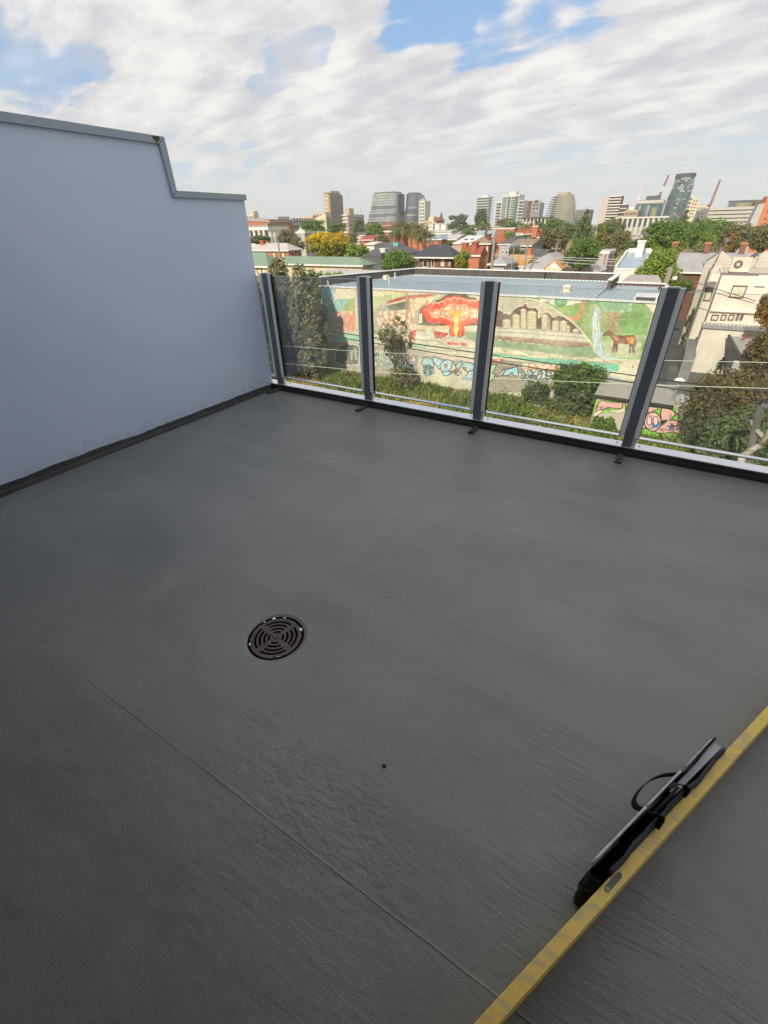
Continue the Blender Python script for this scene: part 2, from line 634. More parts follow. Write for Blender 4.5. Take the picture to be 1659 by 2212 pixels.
slot_rings = {2: .36, 4: .27, 6: .22, 8: .18}
for k in range(len(radii) - 1):
    for i in range(NA):
        if k in slot_rings:
            ph = ((i + .5) / NA * 4) % 1
            if slot_rings[k] / 2 < ph < 1 - slot_rings[k] / 2:
                continue
        q = [gv(k, i), gv(k + 1, i), gv(k + 1, i + 1), gv(k, i + 1)]
        q2 = []
        for v_ in q:
            if v_ not in q2:
                q2.append(v_)
        gb.faces.new(q2)
ex = bmesh.ops.extrude_face_region(gb, geom=list(gb.faces))
for v_ in [e for e in ex['geom'] if isinstance(e, bmesh.types.BMVert)]:
    v_.co.z += .004
bmesh.ops.recalc_face_normals(gb, faces=list(gb.faces))
gme = bpy.data.meshes.new('grate')
gb.to_mesh(gme)
gb.free()
gme.materials.append(RUST)
gr = obj('grate', gme, dr, (0, 0, -.016))
for a, l, w in ((52, .020, .011), (137, .019, .010), (160, .010, .006), (232, .016, .008), (318, .007, .004), (112, .014, .006)):
    p = MB()
    aa = radians(a)
    c0 = np.array([DC[0] + .1125 * cos(aa), DC[1] + .1125 * sin(aa), -.0085])
    tvec, nvec = np.array([-sin(aa), cos(aa), 0]), np.array([cos(aa), sin(aa), 0])
    rr_ = random.Random(a)
    pts = []
    for i in range(7):
        th = 2 * pi * i / 7
        k = .8 + .4 * rr_.random()
        pts.append(c0 + tvec * l / 2 * cos(th) * k + nvec * w / 2 * sin(th) * k)
    p.prism([(q[0], q[1]) for q in pts], -.0115, -.0075)
    p.build('bare_patch', STEELPATCH, dr)
sc_ = MB()
sc_.prism(ellipse(*DC, .008, .008, 10), -.012, -.0075)
sc_.build('screw_head', RUST, dr)

# small dark lump on the floor
lump = onZ(830, 1655, 0)
b_ = bmesh.new()
bmesh.ops.create_icosphere(b_, subdivisions=2, radius=.0065)
for v_ in b_.verts:
    v_.co = (v_.co.x * (1 + .3 * sin(v_.co.y * 900)), v_.co.y, v_.co.z * .55 + .002)
lm = bpy.data.meshes.new('membrane_lump')
b_.to_mesh(lm)
b_.free()
lm.materials.append(mat('lump_black', (.012, .012, .013), rough=.5))
tag(obj('pebble', lm, None, lump), 'tiny black pebble stuck on the bare grey terrace floor', 'pebble')

# ------------------------------------------------------------------ left parapet wall
def render_mat():
    mt = bpy.data.materials.new('wall_render')
    mt.use_nodes = True
    nt = NT(mt.node_tree)
    b = mt.node_tree.nodes['Principled BSDF']
    t = nt.new('ShaderNodeTexCoord')
    P = t.outputs['Object']
    s = nt.new('ShaderNodeSeparateXYZ')
    nt.put(s.inputs[0], P)
    big = nt.sstep(nt.noise(P, .9, 5, .6), .3, .7)
    c = nt.mix(big, lin((.820, .880, .985)), lin((.850, .902, .992)))
    # splash stains just above the upstand
    zz = nt.math('SUBTRACT', .085, s.outputs[2])
    st = nt.math('MULTIPLY', nt.sstep(nt.math('ADD', s.outputs[2], nt.math('MULTIPLY', nt.noise(P, 7, 4, .7), -.16)), .085, .0), nt.sstep(nt.noise(P, 11, 4, .65), .42, .62))
    c = nt.mix(nt.math('MULTIPLY', st, .30), c, lin((.70, .73, .75)))
    speck = nt.sstep(nt.noise(P, 90, 2, .5), .76, .80)
    c = nt.mix(nt.math('MULTIPLY', speck, .25), c, lin((.5, .52, .56)))
    nt.put(b.inputs['Base Color'], c)
    b.inputs['Roughness'].default_value = .88
    b.inputs['Specular IOR Level'].default_value = .2
    bp = nt.new('ShaderNodeBump')
    bp.inputs['Strength'].default_value = .5
    bp.inputs['Distance'].default_value = .0016
    nt.put(bp.inputs['Height'], nt.math('ADD', nt.noise(P, 300, 3, .6), nt.math('MULTIPLY', nt.noise(P, 2.5, 3, .5), 2.5)))
    nt.put(b.inputs['Normal'], bp.outputs[0])
    return mt


RM = render_mat()
COP = mat('coping_metal', (.37, .44, .53), rough=.42, var=.06, scale=1.5, metal=.0, spec=.5)
MEMB = mat('membrane_black', (.022, .023, .024), rough=.36, var=.3, scale=14, bump=.35, bscale=45, spec=.5)
WX, WEND = -3.66, 3.60
wl = thing('parapet_wall', 'tall pale blue rendered parapet wall with a stepped grey metal coping', 'wall', (WX, WEND, 0))
w = MB()
prof = [(WEND, 0), (WEND, 1.757), (2.822, 1.757), (2.806, 2.085), (-.62, 2.085), (-.62, 0)]
t_ = .24
k = len(prof)
fr_ = [(WX, y, z) for y, z in prof]
bk_ = [(WX - t_, y, z) for y, z in prof]
w.face(fr_)
w.face(bk_[::-1])
for i in range(k):
    j = (i + 1) % k
    w.face([fr_[j], fr_[i], bk_[i], bk_[j]])
w.build('wall_face', RM, wl)
XO, XI = WX + .022, WX - t_ - .02


def coping(pts, dep, name):
    """folded cap: outer line pts (y,z) with a drip face dep deep"""
    q = MB()
    (y0, z0, iy0, iz0), (y1, z1, iy1, iz1) = pts
    q.hexa([(XO, y0, z0), (XO, iy0, iz0), (XO, iy1, iz1), (XO, y1, z1)], [(XI, y0, z0), (XI, iy0, iz0), (XI, iy1, iz1), (XI, y1, z1)])
    return q.build(name, COP, wl)


coping(((-.62, 2.112, -.62, 2.066), (2.856, 2.112, 2.803, 2.066)), .05, 'coping')
coping(((2.860, 2.110, 2.805, 2.064), (2.866, 1.785, 2.821, 1.743)), .05, 'coping')
coping(((2.868, 1.783, 2.823, 1.741), (3.612, 1.783, 3.612, 1.741)), .05, 'coping')
r_ = MB()
r_.face([(XO + .002, 2.758, 2.108), (XO + .002, 2.815, 2.108), (XO + .002, 2.79, 2.070), (XO + .002, 2.782, 2.066)][::-1])
r_.prism([(XO - .001, 2.76), (XO + .003, 2.76), (XO + .003, 2.81), (XO - .001, 2.81)], 2.085, 2.106, top=[(XO - .001, 2.752), (XO + .003, 2.752), (XO + .003, 2.818), (XO - .001, 2.818)])
r_.build('sealant_patch', mat('brown_sealant', (.10, .085, .075), rough=.8), wl)
# black membrane turned up against the wall: ragged top edge
u = MB()
ys = np.linspace(-.62, 3.545, 130)
rg = np.random.RandomState(4)
top = .050 + .005 * np.convolve(rg.randn(134), np.ones(5) / 5, 'valid') + .004 * rg.rand(130) + .006 * (ys < 1.8)
foot = .055 + .006 * np.sin(ys * 3.1) + .004 * rg.rand(130)
for i in range(129):
    a = [(WX + .001, ys[i], top[i]), (WX + .005, ys[i], top[i] - .003), (WX + .012, ys[i], .022), (WX + .028, ys[i], .007), (WX + foot[i], ys[i], .0035), (WX + foot[i] + .004, ys[i], 0)]
    b = [(WX + .001, ys[i + 1], top[i + 1]), (WX + .005, ys[i + 1], top[i + 1] - .003), (WX + .012, ys[i + 1], .022), (WX + .028, ys[i + 1], .007), (WX + foot[i + 1], ys[i + 1], .0035), (WX + foot[i + 1] + .004, ys[i + 1], 0)]
    for k in range(5):
        u.face([a[k], a[k + 1], b[k + 1], b[k]][::-1])
u.build('membrane_upturn', mat('membrane_grey', (.050, .052, .053), rough=.5, var=.25, scale=9, bump=.3, bscale=60), wl)
for (px_, py_) in ((220, 748),):
    c0 = onX(px_, py_, WX)
    MB().box(WX, WX + .0015, c0[1] - .004, c0[1] + .004, c0[2] - .003, c0[2] + .003).build('stain_spot', mat('stain_grey', (.30, .33, .40), rough=.9), wl)

# ------------------------------------------------------------------ kerb under the balustrade
SILL = mat('white_flashing', (.88, .89, .94), rough=.32, var=.04, scale=2, spec=.6, metal=.55)
kb = thing('balustrade_kerb', 'low black membrane kerb with white metal flashing under the glass balustrade', 'kerb', (0, 3.55, 0))
kx0, kx1 = WX - .9, 3.2
q = MB()
for i, (xa, xb) in enumerate([(WX + .0, kx1)]):
    prof = [(3.548, 0), (3.548, .012), (3.552, .031), (3.561, .034), (3.563, .058), (3.572, .060), (3.572, -.02)]
    f0 = [(xa, y, z) for y, z in prof]
    f1 = [(xb, y, z) for y, z in prof]
    for k in range(len(prof)):
        j = (k + 1) % len(prof)
        q.face([f0[k], f0[j], f1[j], f1[k]])
q.build('membrane_step', MEMB, kb)
q = MB()
q.box(kx0, kx1, 3.574, 3.690, .028, .062)
q.box(kx0, kx1, 3.6905, 3.698, -.08, .058)
q.build('flashing', SILL, kb)
# ------------------------------------------------------------------ glass balustrade
POST = mat('post_steel', (.16, .185, .21), rough=.42, var=.14, scale=9, bump=.12, bscale=220, spec=.5, metal=.15)
CHAN = mat('channel_aluminium', (.86, .88, .90), rough=.38, var=.06, scale=4, spec=.5)
RUB = mat('black_gasket', (.008, .008, .008), rough=.6)
CAP = mat('post_cap_plastic', (.55, .60, .63), rough=.4)
GLS = glassmat('clear_glass')
EDGEGLINT = mat('edge_glint_metal', (.95, .96, .94), rough=.10, var=.01, metal=.95)  # mirror metal for the added strip that brightens the glass edge
EDGE = mat('glass_edge', (.72, .86, .76), rough=.25, var=.1)
ba = thing('glass_balustrade', 'frameless glass balustrade on dark grey steel posts along the terrace edge', 'balustrade', (0, 3.62, 0))
posts = [-3.535, -2.375, -1.232, -.026, 1.16, 2.34]
PT = 1.150
hw = .033
protos = None
for i, x in enumerate(posts):
    y0 = 3.585
    if i == 0:
        MBs = [('post', POST, MB().box(-hw, hw, 0, .05, .032, PT - .004)),
               ('channel', CHAN, MB().box(-hw - .033, -hw - .001, .003, .048, .145, PT - .002)),
               ('channel', CHAN, MB().box(hw + .001, hw + .033, .003, .048, .145, PT - .002)),
               ('gasket', RUB, MB().box(hw + .0332, hw + .038, .012, .046, .150, PT - .006)),
               ('gasket', RUB, MB().box(-hw - .038, -hw - .0332, .012, .046, .150, PT - .006)),
               ('post_cap', CAP, MB().box(-hw - .002, hw + .002, -.001, .052, PT - .0038, PT + .004)),
               ('fixing_plate', SILL, MB().box(hw + .001, hw + .026, .016, .046, .063, .143)),
               ('bolt', RUB, MB().prism(ellipse(hw + .055, .060, .006, .006, 10), .0625, .066)),
               ('bolt', RUB, MB().prism(ellipse(-hw - .035, .060, .006, .006, 10), .0625, .066))]
        protos = [(n_, b_.mesh(n_, m_)) for n_, m_, b_ in MBs]
    pobj = None
    for n_, me in protos:
        if n_ == 'post':
            pobj = inst('post', me, ba, (x, y0, 0))
        else:
            o = obj(n_, me, pobj)
gy = 3.615
ends = [-4.55] + posts + [3.2]
for i in range(len(ends) - 1):
    a = ends[i] + (.05 if i else 0)
    b = ends[i + 1] - (.05 if i < len(ends) - 2 else 0)
    z0, z1 = .138, 1.128
    g_ = MB()
    g_.box(a, b, gy - .005, gy + .005, z0 + .005, z1 - .002)
    go = g_.build('glass_panel', GLS, ba)
    MB().box(a, b, gy - .030, gy + .012, z0 - .005, z0 + .0048).build('edge_glint_strip', EDGEGLINT, go)  # added reflector strip: catches sky to whiten the glass bottom edge
    MB().box(a, b, gy - .0052, gy + .0052, z1 - .0018, z1 + .0002).build('glass_edge', EDGE, go)
# steel stubs lying on the floor in front of the posts
STUB = mat('stub_steel', (.060, .060, .060), rough=.5, var=.3, scale=40, bump=.2, bscale=90)
stub_names = ['short grey steel stub on the floor before the second post from the wall', 'short grey steel stub on the floor before the middle post', 'short grey steel stub with bare bright end before the big right post', 'short grey steel stub on the floor past the right frame edge']
for i, x in enumerate((-2.375, -1.205, -.046, 1.15)):
    st = thing('steel_stub', stub_names[i], 'bracket', (x, 3.40, 0), 'steel stubs in front of the balustrade posts')
    b_ = MB()
    L0, L1 = 3.395, 3.545
    b_.box(x - .022, x + .022, L0, L1, .016, .0195)
    b_.box(x - .022, x + .022, L0, L1, .0005, .003)
    b_.box(x - .022, x - .0185, L0, L1, .0032, .0158)
    b_.box(x + .0185, x + .022, L0, L1, .0032, .0158)
    b_.build('tube', STUB, st)
    MB().prism(ellipse(x, L0 + .03, .008, .008, 12), .0196, .0202).build('hole_dark_disc', BLACKPIT, st)  # flat black disc laid on the tube for the dark of a hole
    MB().box(x - .022, x + .022, L0 - .0015, L0 - .0002, .0150, .0205).build('cut_edge', STEELPATCH if i == 2 else STUB, st)
ol = thing('steel_stub', 'membrane covered steel stub in the corner by the pale wall', 'bracket', (-3.53, 3.42, 0), 'steel stubs in front of the balustrade posts')
MB().hexa([(-3.585, 3.40, 0), (-3.535, 3.39, 0), (-3.50, 3.545, 0), (-3.56, 3.545, 0)], [(-3.575, 3.405, .02), (-3.54, 3.398, .02), (-3.51, 3.545, .022), (-3.55, 3.545, .022)]).build('tube', mat('membrane_grey'), ol)

# ------------------------------------------------------------------ the block the terrace belongs to (behind and below)
RB = mat('block_render', (.24, .245, .26), rough=.85, var=.08)
bl = thing('apartment_block', 'pale rendered apartment block carrying the roof terrace', 'building', (0, 0, G))
MB().box(-9, 8, -12, -.62, G, 4.0).build('wall', RB, bl)
MB().box(WX - .2, 3.2, -.62, 3.5, G, -.32).build('wall', RB, bl)
MB().box(-9, WX - .27, -.62, 3.55, G, 1.6).build('wall', RB, bl)
MB().box(3.23, 8, -.62, 3.55, G, 2.0).build('wall', RB, bl)
f_ = MB().box(-.95, 1.15, -.615, -.56, .02, 2.25).build('door_frame', mat('door_aluminium', (.05, .055, .06), rough=.4), bl)
MB().box(-.88, 1.08, -.558, -.548, .06, 2.2).build('door_glass', mat('dark_pane', (.03, .035, .04), rough=.08, spec=.6), f_)
MB().box(-3.6, 3.1, -.615, .90, 2.42, 2.60).build('added_shade_slab', mat('shade_slab_metal', (.12, .13, .14), rough=.5), bl)  # unseen slab added overhead to darken the near floor

# ------------------------------------------------------------------ spirit level
YEL = mat('yellow_level_paint', (1.0, .69, .12), rough=.36, var=.05, scale=16, spec=.6, dirt=(.95, .61, .12))


def yellow_worn():
    mt = YEL
    nt = NT(mt.node_tree)
    b = mt.node_tree.nodes['Principled BSDF']
    t = nt.new('ShaderNodeTexCoord')
    n = nt.noise(nt.mapping(t.outputs['Object'], scale=(9, 26, 9)), 1.0, 6, .7, .8)
    n2 = nt.noise(t.outputs['Object'], 4.5, 3, .5)
    f = nt.math('MULTIPLY', nt.sstep(n, .50, .60), nt.sstep(n2, .38, .54))
    old = b.inputs['Base Color'].links[0].from_socket
    nt.put(b.inputs['Base Color'], nt.mix(nt.math('MULTIPLY', f, .65), old, (.62, .47, .26)))
    return mt


yellow_worn()
wid = .0285
lo_ = A0[:2] - dv * .30
L = 1.95
lv = thing('spirit_level', 'long worn yellow spirit level standing on edge on the terrace floor', 'spirit level', (*lo_, 0))


def lp(s, t, z):
    p = lo_ + dv * s + nv * t
    return (p[0], p[1], z)


def lbox(mb, s0, s1, t0, t1, z0, z1):
    mb.hexa([lp(s0, t1, z0), lp(s1, t1, z0), lp(s1, t0, z0), lp(s0, t0, z0)], [lp(s0, t1, z1), lp(s1, t1, z1), lp(s1, t0, z1), lp(s0, t0, z1)])
    return mb


vp = onZ(1327, 1908, HL)
vs_ = float((vp[:2] - lo_) @ dv)
vt_ = float((vp[:2] - lo_) @ nv)
b_ = MB()
lbox(b_, 0, L, 0, wid, HL - .012, HL)
lbox(b_, 0, L, .009, wid - .009, .012, HL - .0122)
lbox(b_, 0, L, 0, wid, 0, .0118)
bo = b_.build('body', YEL, lv)
bv = bo.modifiers.new('bevel', 'BEVEL')
bv.width, bv.segments, bv.limit_method = .0016, 2, 'ANGLE'
MB().prism([lp(vs_ + sx_ * .023 + .010 * cos(a_), .0115 + .0065 * sin(a_), 0)[:2] for sx_, a_ in [(1, -pi / 2 + pi * i / 6) for i in range(7)] + [(-1, pi / 2 + pi * i / 6) for i in range(7)]], HL - .001, HL + .0006).build('vial_seat', mat('vial_grey', (.15, .145, .11), rough=.4), lv)
lbox(MB(), vs_ - .020, vs_ + .010, .0068, .0162, HL + .0006, HL + .0014).build('vial', mat('vial_green', (.05, .11, .035), rough=.2, spec=.6), lv)
lbox(MB(), vs_ - .028, vs_ - .0205, .0068, .0162, HL + .0006, HL + .0016).build('vial_end', mat('vial_cream', (.50, .42, .22), rough=.5), lv)
for s in (1.36,):
    lbox(MB(), s, s + .0016, .006, wid - .012, HL + .0001, HL + .0005).build('scratch', mat('scratch_brown', (.30, .2, .07), rough=.7), lv)

# ------------------------------------------------------------------ tote bag against the level
NAVY = mat('black_fabric', (.022, .024, .030), rough=.8, var=.3, scale=30, bump=.3, bscale=300)
GREYF = mat('grey_fabric', (.085, .09, .10), rough=.8, var=.35, scale=18, bump=.3, bscale=200)
PAPER = mat('white_paper', (.62, .63, .68), rough=.7, var=.05)
TRIM = mat('pale_trim', (.66, .72, .70), rough=.5, var=.3, scale=30)
HB = .165
f0, f1 = onZ(1279, 1869, HB), onZ(1546, 1592, HB)
n0, n1 = onZ(1304, 1905, HB), onZ(1572, 1606, HB)
g0, g1 = onZ(1252, 1945, 0), onZ(1515, 1640, 0)
f0, f1, n0, n1, g0, g1 = [np.array(p) for p in (f0, f1, n0, n1, g0, g1)]
bd = (f1 - f0)[:2] / np.linalg.norm((f1 - f0)[:2])
bn = np.array([bd[1], -bd[0]])
bag = thing('tote_bag', 'open black fabric tote bag with loop handles leaning on the yellow level', 'bag', (*f0[:2], 0))
Lb = float(np.linalg.norm((f1 - f0)[:2]))
rb = np.random.RandomState(3)


def bp_(s, t, z):
    p = f0[:2] + bd * s + bn * t
    return (p[0], p[1], z)


def sheet(name, prof, mt, th=.004, n=26, wav=.003, s0=0, s1=None):
    """a soft panel: prof(s) gives a list of (t,z) from rim to foot"""
    s1 = Lb if s1 is None else s1
    V, Q = [], []
    rows = []
    for i in range(n + 1):
        s = s0 + (s1 - s0) * i / n
        pr = prof(s)
        wv = wav * sin(s * 31) + wav * .6 * sin(s * 73 + 1)
        rows.append([bp_(s, t + wv * (.3 + .7 * (z / HB)), z) for t, z in pr])
    q = MB()
    for i in range(n):
        for k in range(len(rows[0]) - 1):
            q.face([rows[i][k], rows[i + 1][k], rows[i + 1][k + 1], rows[i][k + 1]])
    o = q.build(name, mt, bag, smooth=True)
    bpy.context.view_layer.update()
    wd = o.modifiers.new('weld', 'WELD')
    wd.merge_threshold = .0004
    sd = o.modifiers.new('solid', 'SOLIDIFY')
    sd.thickness = th
    return o


gap = lambda s: .031 + .005 * (s / Lb) + .002 * sin(s * 18)
sheet('far_panel', lambda s: [(0, HB), (-.004, HB * .6), (-.006, .03), (0, .004)], NAVY)
sheet('near_panel', lambda s: [(gap(s) - .007, HB - .014 - .003 * sin(s * 15)), (gap(s) - .001, HB - .022), (gap(s) + .001, HB * .6), (gap(s), .03), (gap(s) - .004, .004)], GREYF, wav=.002, s0=.035)
sheet('bag_base', lambda s: [(0, .006), (gap(s) - .002, .006)], NAVY)
# left end gusset, bulging
q = MB()
for i in range(8):
    a0, a1 = pi * i / 8, pi * (i + 1) / 8
    w_ = gap(0) / 2
    e0 = lambda a, z, k: bp_(-.020 * k * sin(a), w_ - w_ * cos(a), z)
    for z0_, z1_, k0, k1 in ((HB - .02, HB * .5, .6, 1.2), (HB * .5, .004, 1.2, 1.6)):
        q.face([e0(a0, z0_, k0), e0(a0, z1_, k1), e0(a1, z1_, k1), e0(a1, z0_, k0)])
o_ = q.build('end_gusset', NAVY, bag, smooth=True)
sdm = o_.modifiers.new('solid', 'SOLIDIFY')
sdm.thickness = .003
q = MB()
q.tube([bp_(s, -.003, HB + .001 + .001 * sin(s * 40)) for s in np.linspace(.0, Lb * .39, 10)], .0032, 6)
q.build('rim_trim', TRIM, bag, smooth=True)
q = MB()
q.tube([bp_(s, -.003, HB + .001 + .001 * sin(s * 40)) for s in np.linspace(Lb * .40, Lb * .68, 10)], .0028, 6)
q.build('rim_trim', TRIM, bag, smooth=True)
q = MB()
q.tube([bp_(s, -.003, HB) for s in np.linspace(Lb * .72, Lb * .97, 10)], .0018, 6)
q.build('rim_trim', TRIM, bag, smooth=True)
# paper inside the upper half
q = MB()
q.hexa([bp_(Lb * .56, .006, .03), bp_(Lb * .98, .006, .03), bp_(Lb * .98, .024, .03), bp_(Lb * .56, .020, .03)],
       [bp_(Lb * .58, .007, HB - .028), bp_(Lb * .985, .008, HB - .012), bp_(Lb * .985, .025, HB - .014), bp_(Lb * .58, .020, HB - .03)])
po_ = q.build('paper_stack', PAPER, bag)


def strap(name, pts, wv, mt, th=.0022):
    """flat webbing along pts; wv: width vector"""
    pts = spline(pts, 7)
    q = MB()
    for i in range(len(pts) - 1):
        a, b = pts[i], pts[i + 1]
        wa = np.array(wv(i / (len(pts) - 1))) if callable(wv) else np.array(wv)
        wb = np.array(wv((i + 1) / (len(pts) - 1))) if callable(wv) else wa
        q.face([a - wa / 2, b - wb / 2, b + wb / 2, a + wa / 2])
    o = q.build(name, mt, bag, smooth=True)
    w_ = o.modifiers.new('weld', 'WELD')
    w_.merge_threshold = .0003
    s_ = o.modifiers.new('solid', 'SOLIDIFY')
    s_.thickness = th
    return o


hz = HB - .004
lpz = [(1456, 1672, hz), (1428, 1675, hz + .006), (1402, 1686, hz + .006), (1380, 1706, hz), (1369, 1727, hz - .010), (1374, 1743, hz - .016), (1396, 1751, hz - .006)]
strap('handle', [onZ(*p) for p in lpz], lambda t: (.008, .009, .014), NAVY)
nz = HB + .004
strap('handle', [onZ(1440, 1705, nz - .006), onZ(1462, 1694, nz + .004), onZ(1484, 1703, nz + .004), onZ(1474, 1722, nz - .03)], (.012, -.006, .014), NAVY)
strap('handle', [onZ(1398, 1756, nz - .01), onZ(1412, 1757, nz + .004), onZ(1428, 1768, nz + .004), onZ(1416, 1790, nz - .035)], (.014, -.004, .014), NAVY)
strap('handle', [onZ(1412, 1757, nz), onZ(1428, 1740, nz + .006), onZ(1446, 1722, nz + .006), onZ(1464, 1700, nz)], (.010, .006, -.004), NAVY)
q = MB()
q.tube([onZ(1444, 1748, HB - .02), onZ(1458, 1731, HB - .02)], .004, 6)
q.build('toggle', mat('dark_plastic', (.012, .012, .013), rough=.3), bag)
# ------------------------------------------------------------------ ground
def ground_mat():
    mt = bpy.data.materials.new('ground_soil')
    mt.use_nodes = True
    nt = NT(mt.node_tree)
    b = mt.node_tree.nodes['Principled BSDF']
    t = nt.new('ShaderNodeTexCoord')
    P = t.outputs['Object']
    n = nt.sstep(nt.noise(P, .22, 5, .6), .36, .64)
    c = nt.mix(n, (.16, .17, .045), (.34, .25, .09))
    n2 = nt.sstep(nt.noise(P, 1.6, 4, .65), .4, .7)
    c = nt.mix(nt.math('MULTIPLY', n2, .5), c, (.21, .23, .06))
    nt.put(b.inputs['Base Color'], c)
    b.inputs['Roughness'].default_value = .95
    return mt


GM = ground_mat()
gnd = MB()
xs = [-6000, -300, -60, -45, -30, -15, 0, 15, 30, 60, 300, 6000]
ys_ = [-300, 3.6, 10, 16, 22, 28, 34, 40, 50, 80, 300, 8000]
for i in range(len(xs) - 1):
    for j in range(len(ys_) - 1):
        gnd.face([(xs[i], ys_[j], G), (xs[i + 1], ys_[j], G), (xs[i + 1], ys_[j + 1], G), (xs[i], ys_[j + 1], G)])
tag(gnd.build('ground', GM), kind='structure')
ASPH = mat('asphalt', (.085, .085, .088), rough=.9, var=.3, scale=.5, bump=.3, bscale=20)
CONC = mat('pale_concrete', (.22, .215, .20), rough=.9, var=.25, scale=.8)
tag(MB().box(-.1, 3.0, 37.6, 140, G + .002, G + .010).build('lane', ASPH), kind='structure')
tag(MB().box(1.3, 12, 37.0, 55.0, G + .012, G + .02).build('yard_paving', mat('yard_concrete', (.15, .15, .148), rough=.9, var=.3, scale=.6)), kind='structure')
tag(MB().box(-120, 140, 95, 103, G + .004, G + .014).build('road', ASPH), kind='structure')

# ------------------------------------------------------------------ foliage
RNG = np.random.RandomState(11)


def leaf_arrays(C, Nn, size, rs, asp=1.0):
    """one quad leaf per centre"""
    n = len(C)
    Nn = Nn / (np.linalg.norm(Nn, axis=1, keepdims=True) + 1e-9)
    r = rs.randn(n, 3)
    T = np.cross(Nn, r)
    T /= np.linalg.norm(T, axis=1, keepdims=True) + 1e-9
    B = np.cross(Nn, T)
    s = (size * (.6 + .8 * rs.rand(n)))[:, None]
    V = np.empty((n, 4, 3), np.float32)
    V[:, 0] = C - T * s * asp
    V[:, 1] = C - B * s * .55
    V[:, 2] = C + T * s * asp
    V[:, 3] = C + B * s * .55
    return V.reshape(-1, 3), np.arange(n * 4).reshape(n, 4)


def crown_pts(shape, nc, nl, rs, loose=.45):
    """clumps of leaves spread through a unit crown (x,y,z in -1..1)"""
    C, Nn = [], []
    for i in range(nc):
        if shape == 'cone':
            z = 1 - 2 * (rs.rand() ** .62)
            R = .92 * ((1 - z) / 2) ** .8 + .04
            a = rs.rand() * 2 * pi
            rr = R * sqrt(rs.rand()) * .8
            c = np.array([rr * cos(a), rr * sin(a), z * .95])
            cr = np.array([.26, .26, .13]) * (.5 + .6 * (1 - z) / 2) * (.7 + .6 * rs.rand())
        elif shape == 'column':
            z = rs.uniform(-1, 1)
            R = (1 - abs(z) ** 2.2 * .85) * .72
            a = rs.rand() * 2 * pi
            rr = R * sqrt(rs.rand())
            c = np.array([rr * cos(a), rr * sin(a), z * .93])
            cr = np.array([.34, .34, .2]) * (.6 + .6 * rs.rand())
        elif shape == 'spread':
            a = rs.rand() * 2 * pi
            rr = .8 * sqrt(rs.rand())
            z = rs.uniform(-.6, .9) * sqrt(1 - (rr * .9) ** 2)
            c = np.array([rr * cos(a), rr * sin(a), z])
            cr = np.array([.30, .30, .20]) * (.5 + .8 * rs.rand())
        else:
            v = rs.randn(3)
            v /= np.linalg.norm(v)
            c = v * (.25 + .55 * rs.rand() ** .5)
            c[2] = c[2] * .95 + .02
            cr = np.array([.33, .33, .27]) * (.55 + .7 * rs.rand())
        d = rs.randn(nl, 3)
        d /= np.linalg.norm(d, axis=1, keepdims=True)
        rad = (1 - loose * rs.rand(nl))[:, None]
        C.append(c + d * cr * rad)
        Nn.append(d + rs.randn(nl, 3) * .55 + np.array([0, 0, .25]))
    return np.vstack(C), np.vstack(Nn)


CROWNS = {}


def crown_mesh(shape, nc, nl, leaf, seed, mt, asp=1.0, loose=.45, sc=(1, 1, 1)):
    key = (shape, nc, nl, leaf, seed, mt.name, asp, tuple(np.round(sc, 1)))
    if key in CROWNS:
        return CROWNS[key]
    rs = np.random.RandomState(seed)
    C, Nn = crown_pts(shape, nc, nl, rs, loose)
    V, Q = leaf_arrays(C * np.array(sc), Nn, leaf, rs, asp)
    me = np_mesh('crown', V, Q, mt)
    CROWNS[key] = me
    return me


LEAF = {
    'green': leafmat('leaf_green', (0.076, 0.145, 0.031), (0.187, 0.281, 0.054)),
    'bright': leafmat('leaf_bright', (0.119, 0.212, 0.031), (0.289, 0.399, 0.060)),
    'dark': leafmat('leaf_dark', (0.077, 0.119, 0.050), (0.175, 0.224, 0.087)),
    'olive': leafmat('leaf_olive', (0.128, 0.139, 0.060), (0.265, 0.245, 0.106)),
    'cypress': leafmat('leaf_cypress', (0.144, 0.160, 0.083), (0.319, 0.312, 0.163)),
    'yellow': leafmat('leaf_yellow', (.50, .37, .025), (.72, .52, .03), .3),
    'yellowgreen': leafmat('leaf_yellowgreen', (0.161, 0.207, 0.023), (0.368, 0.345, 0.040), .3),
    'rust': leafmat('leaf_rust', (.098, .092, .038), (.215, .165, .062)),
    'orange': leafmat('leaf_orange', (0.230, 0.138, 0.023), (0.391, 0.218, 0.034)),
    'pale': leafmat('leaf_pale', (0.170, 0.212, 0.093), (0.340, 0.374, 0.170)),
    'dead': leafmat('leaf_dead', (0.253, 0.149, 0.057), (0.414, 0.253, 0.103)),
}
BARK = mat('bark', (.11, .085, .065), rough=.95, var=.35, scale=3, stretch=(3, 3, .6))
PALEBARK = mat('pale_bark', (.34, .31, .27), rough=.9, var=.3, scale=4)


def trunk_mb(x, y, z0, z1, r, rs, limbs=4, spread=1.0, H=2.0):
    q = MB()
    lean = rs.randn(2) * .03 * (z1 - z0)
    q.tube([(x, y, z0), (x + lean[0] * .4, y + lean[1] * .4, z0 + (z1 - z0) * .5), (x + lean[0], y + lean[1], z1)], [r * 1.25, r, r * .75], 8)
    for i in range(limbs):
        a = 2 * pi * (i + rs.rand() * .6) / max(limbs, 1)
        p0 = np.array([x + lean[0], y + lean[1], z1 - (z1 - z0) * .06 * i])
        p2 = p0 + np.array([cos(a) * spread, sin(a) * spread, H * (.6 + .5 * rs.rand())])
        pm = (p0 + p2) / 2 + np.array([cos(a) * spread * .12, sin(a) * spread * .12, -.05 * H])
        q.tube([p0, pm, p2], [r * .62, r * .4, r * .12], 6)
    return q


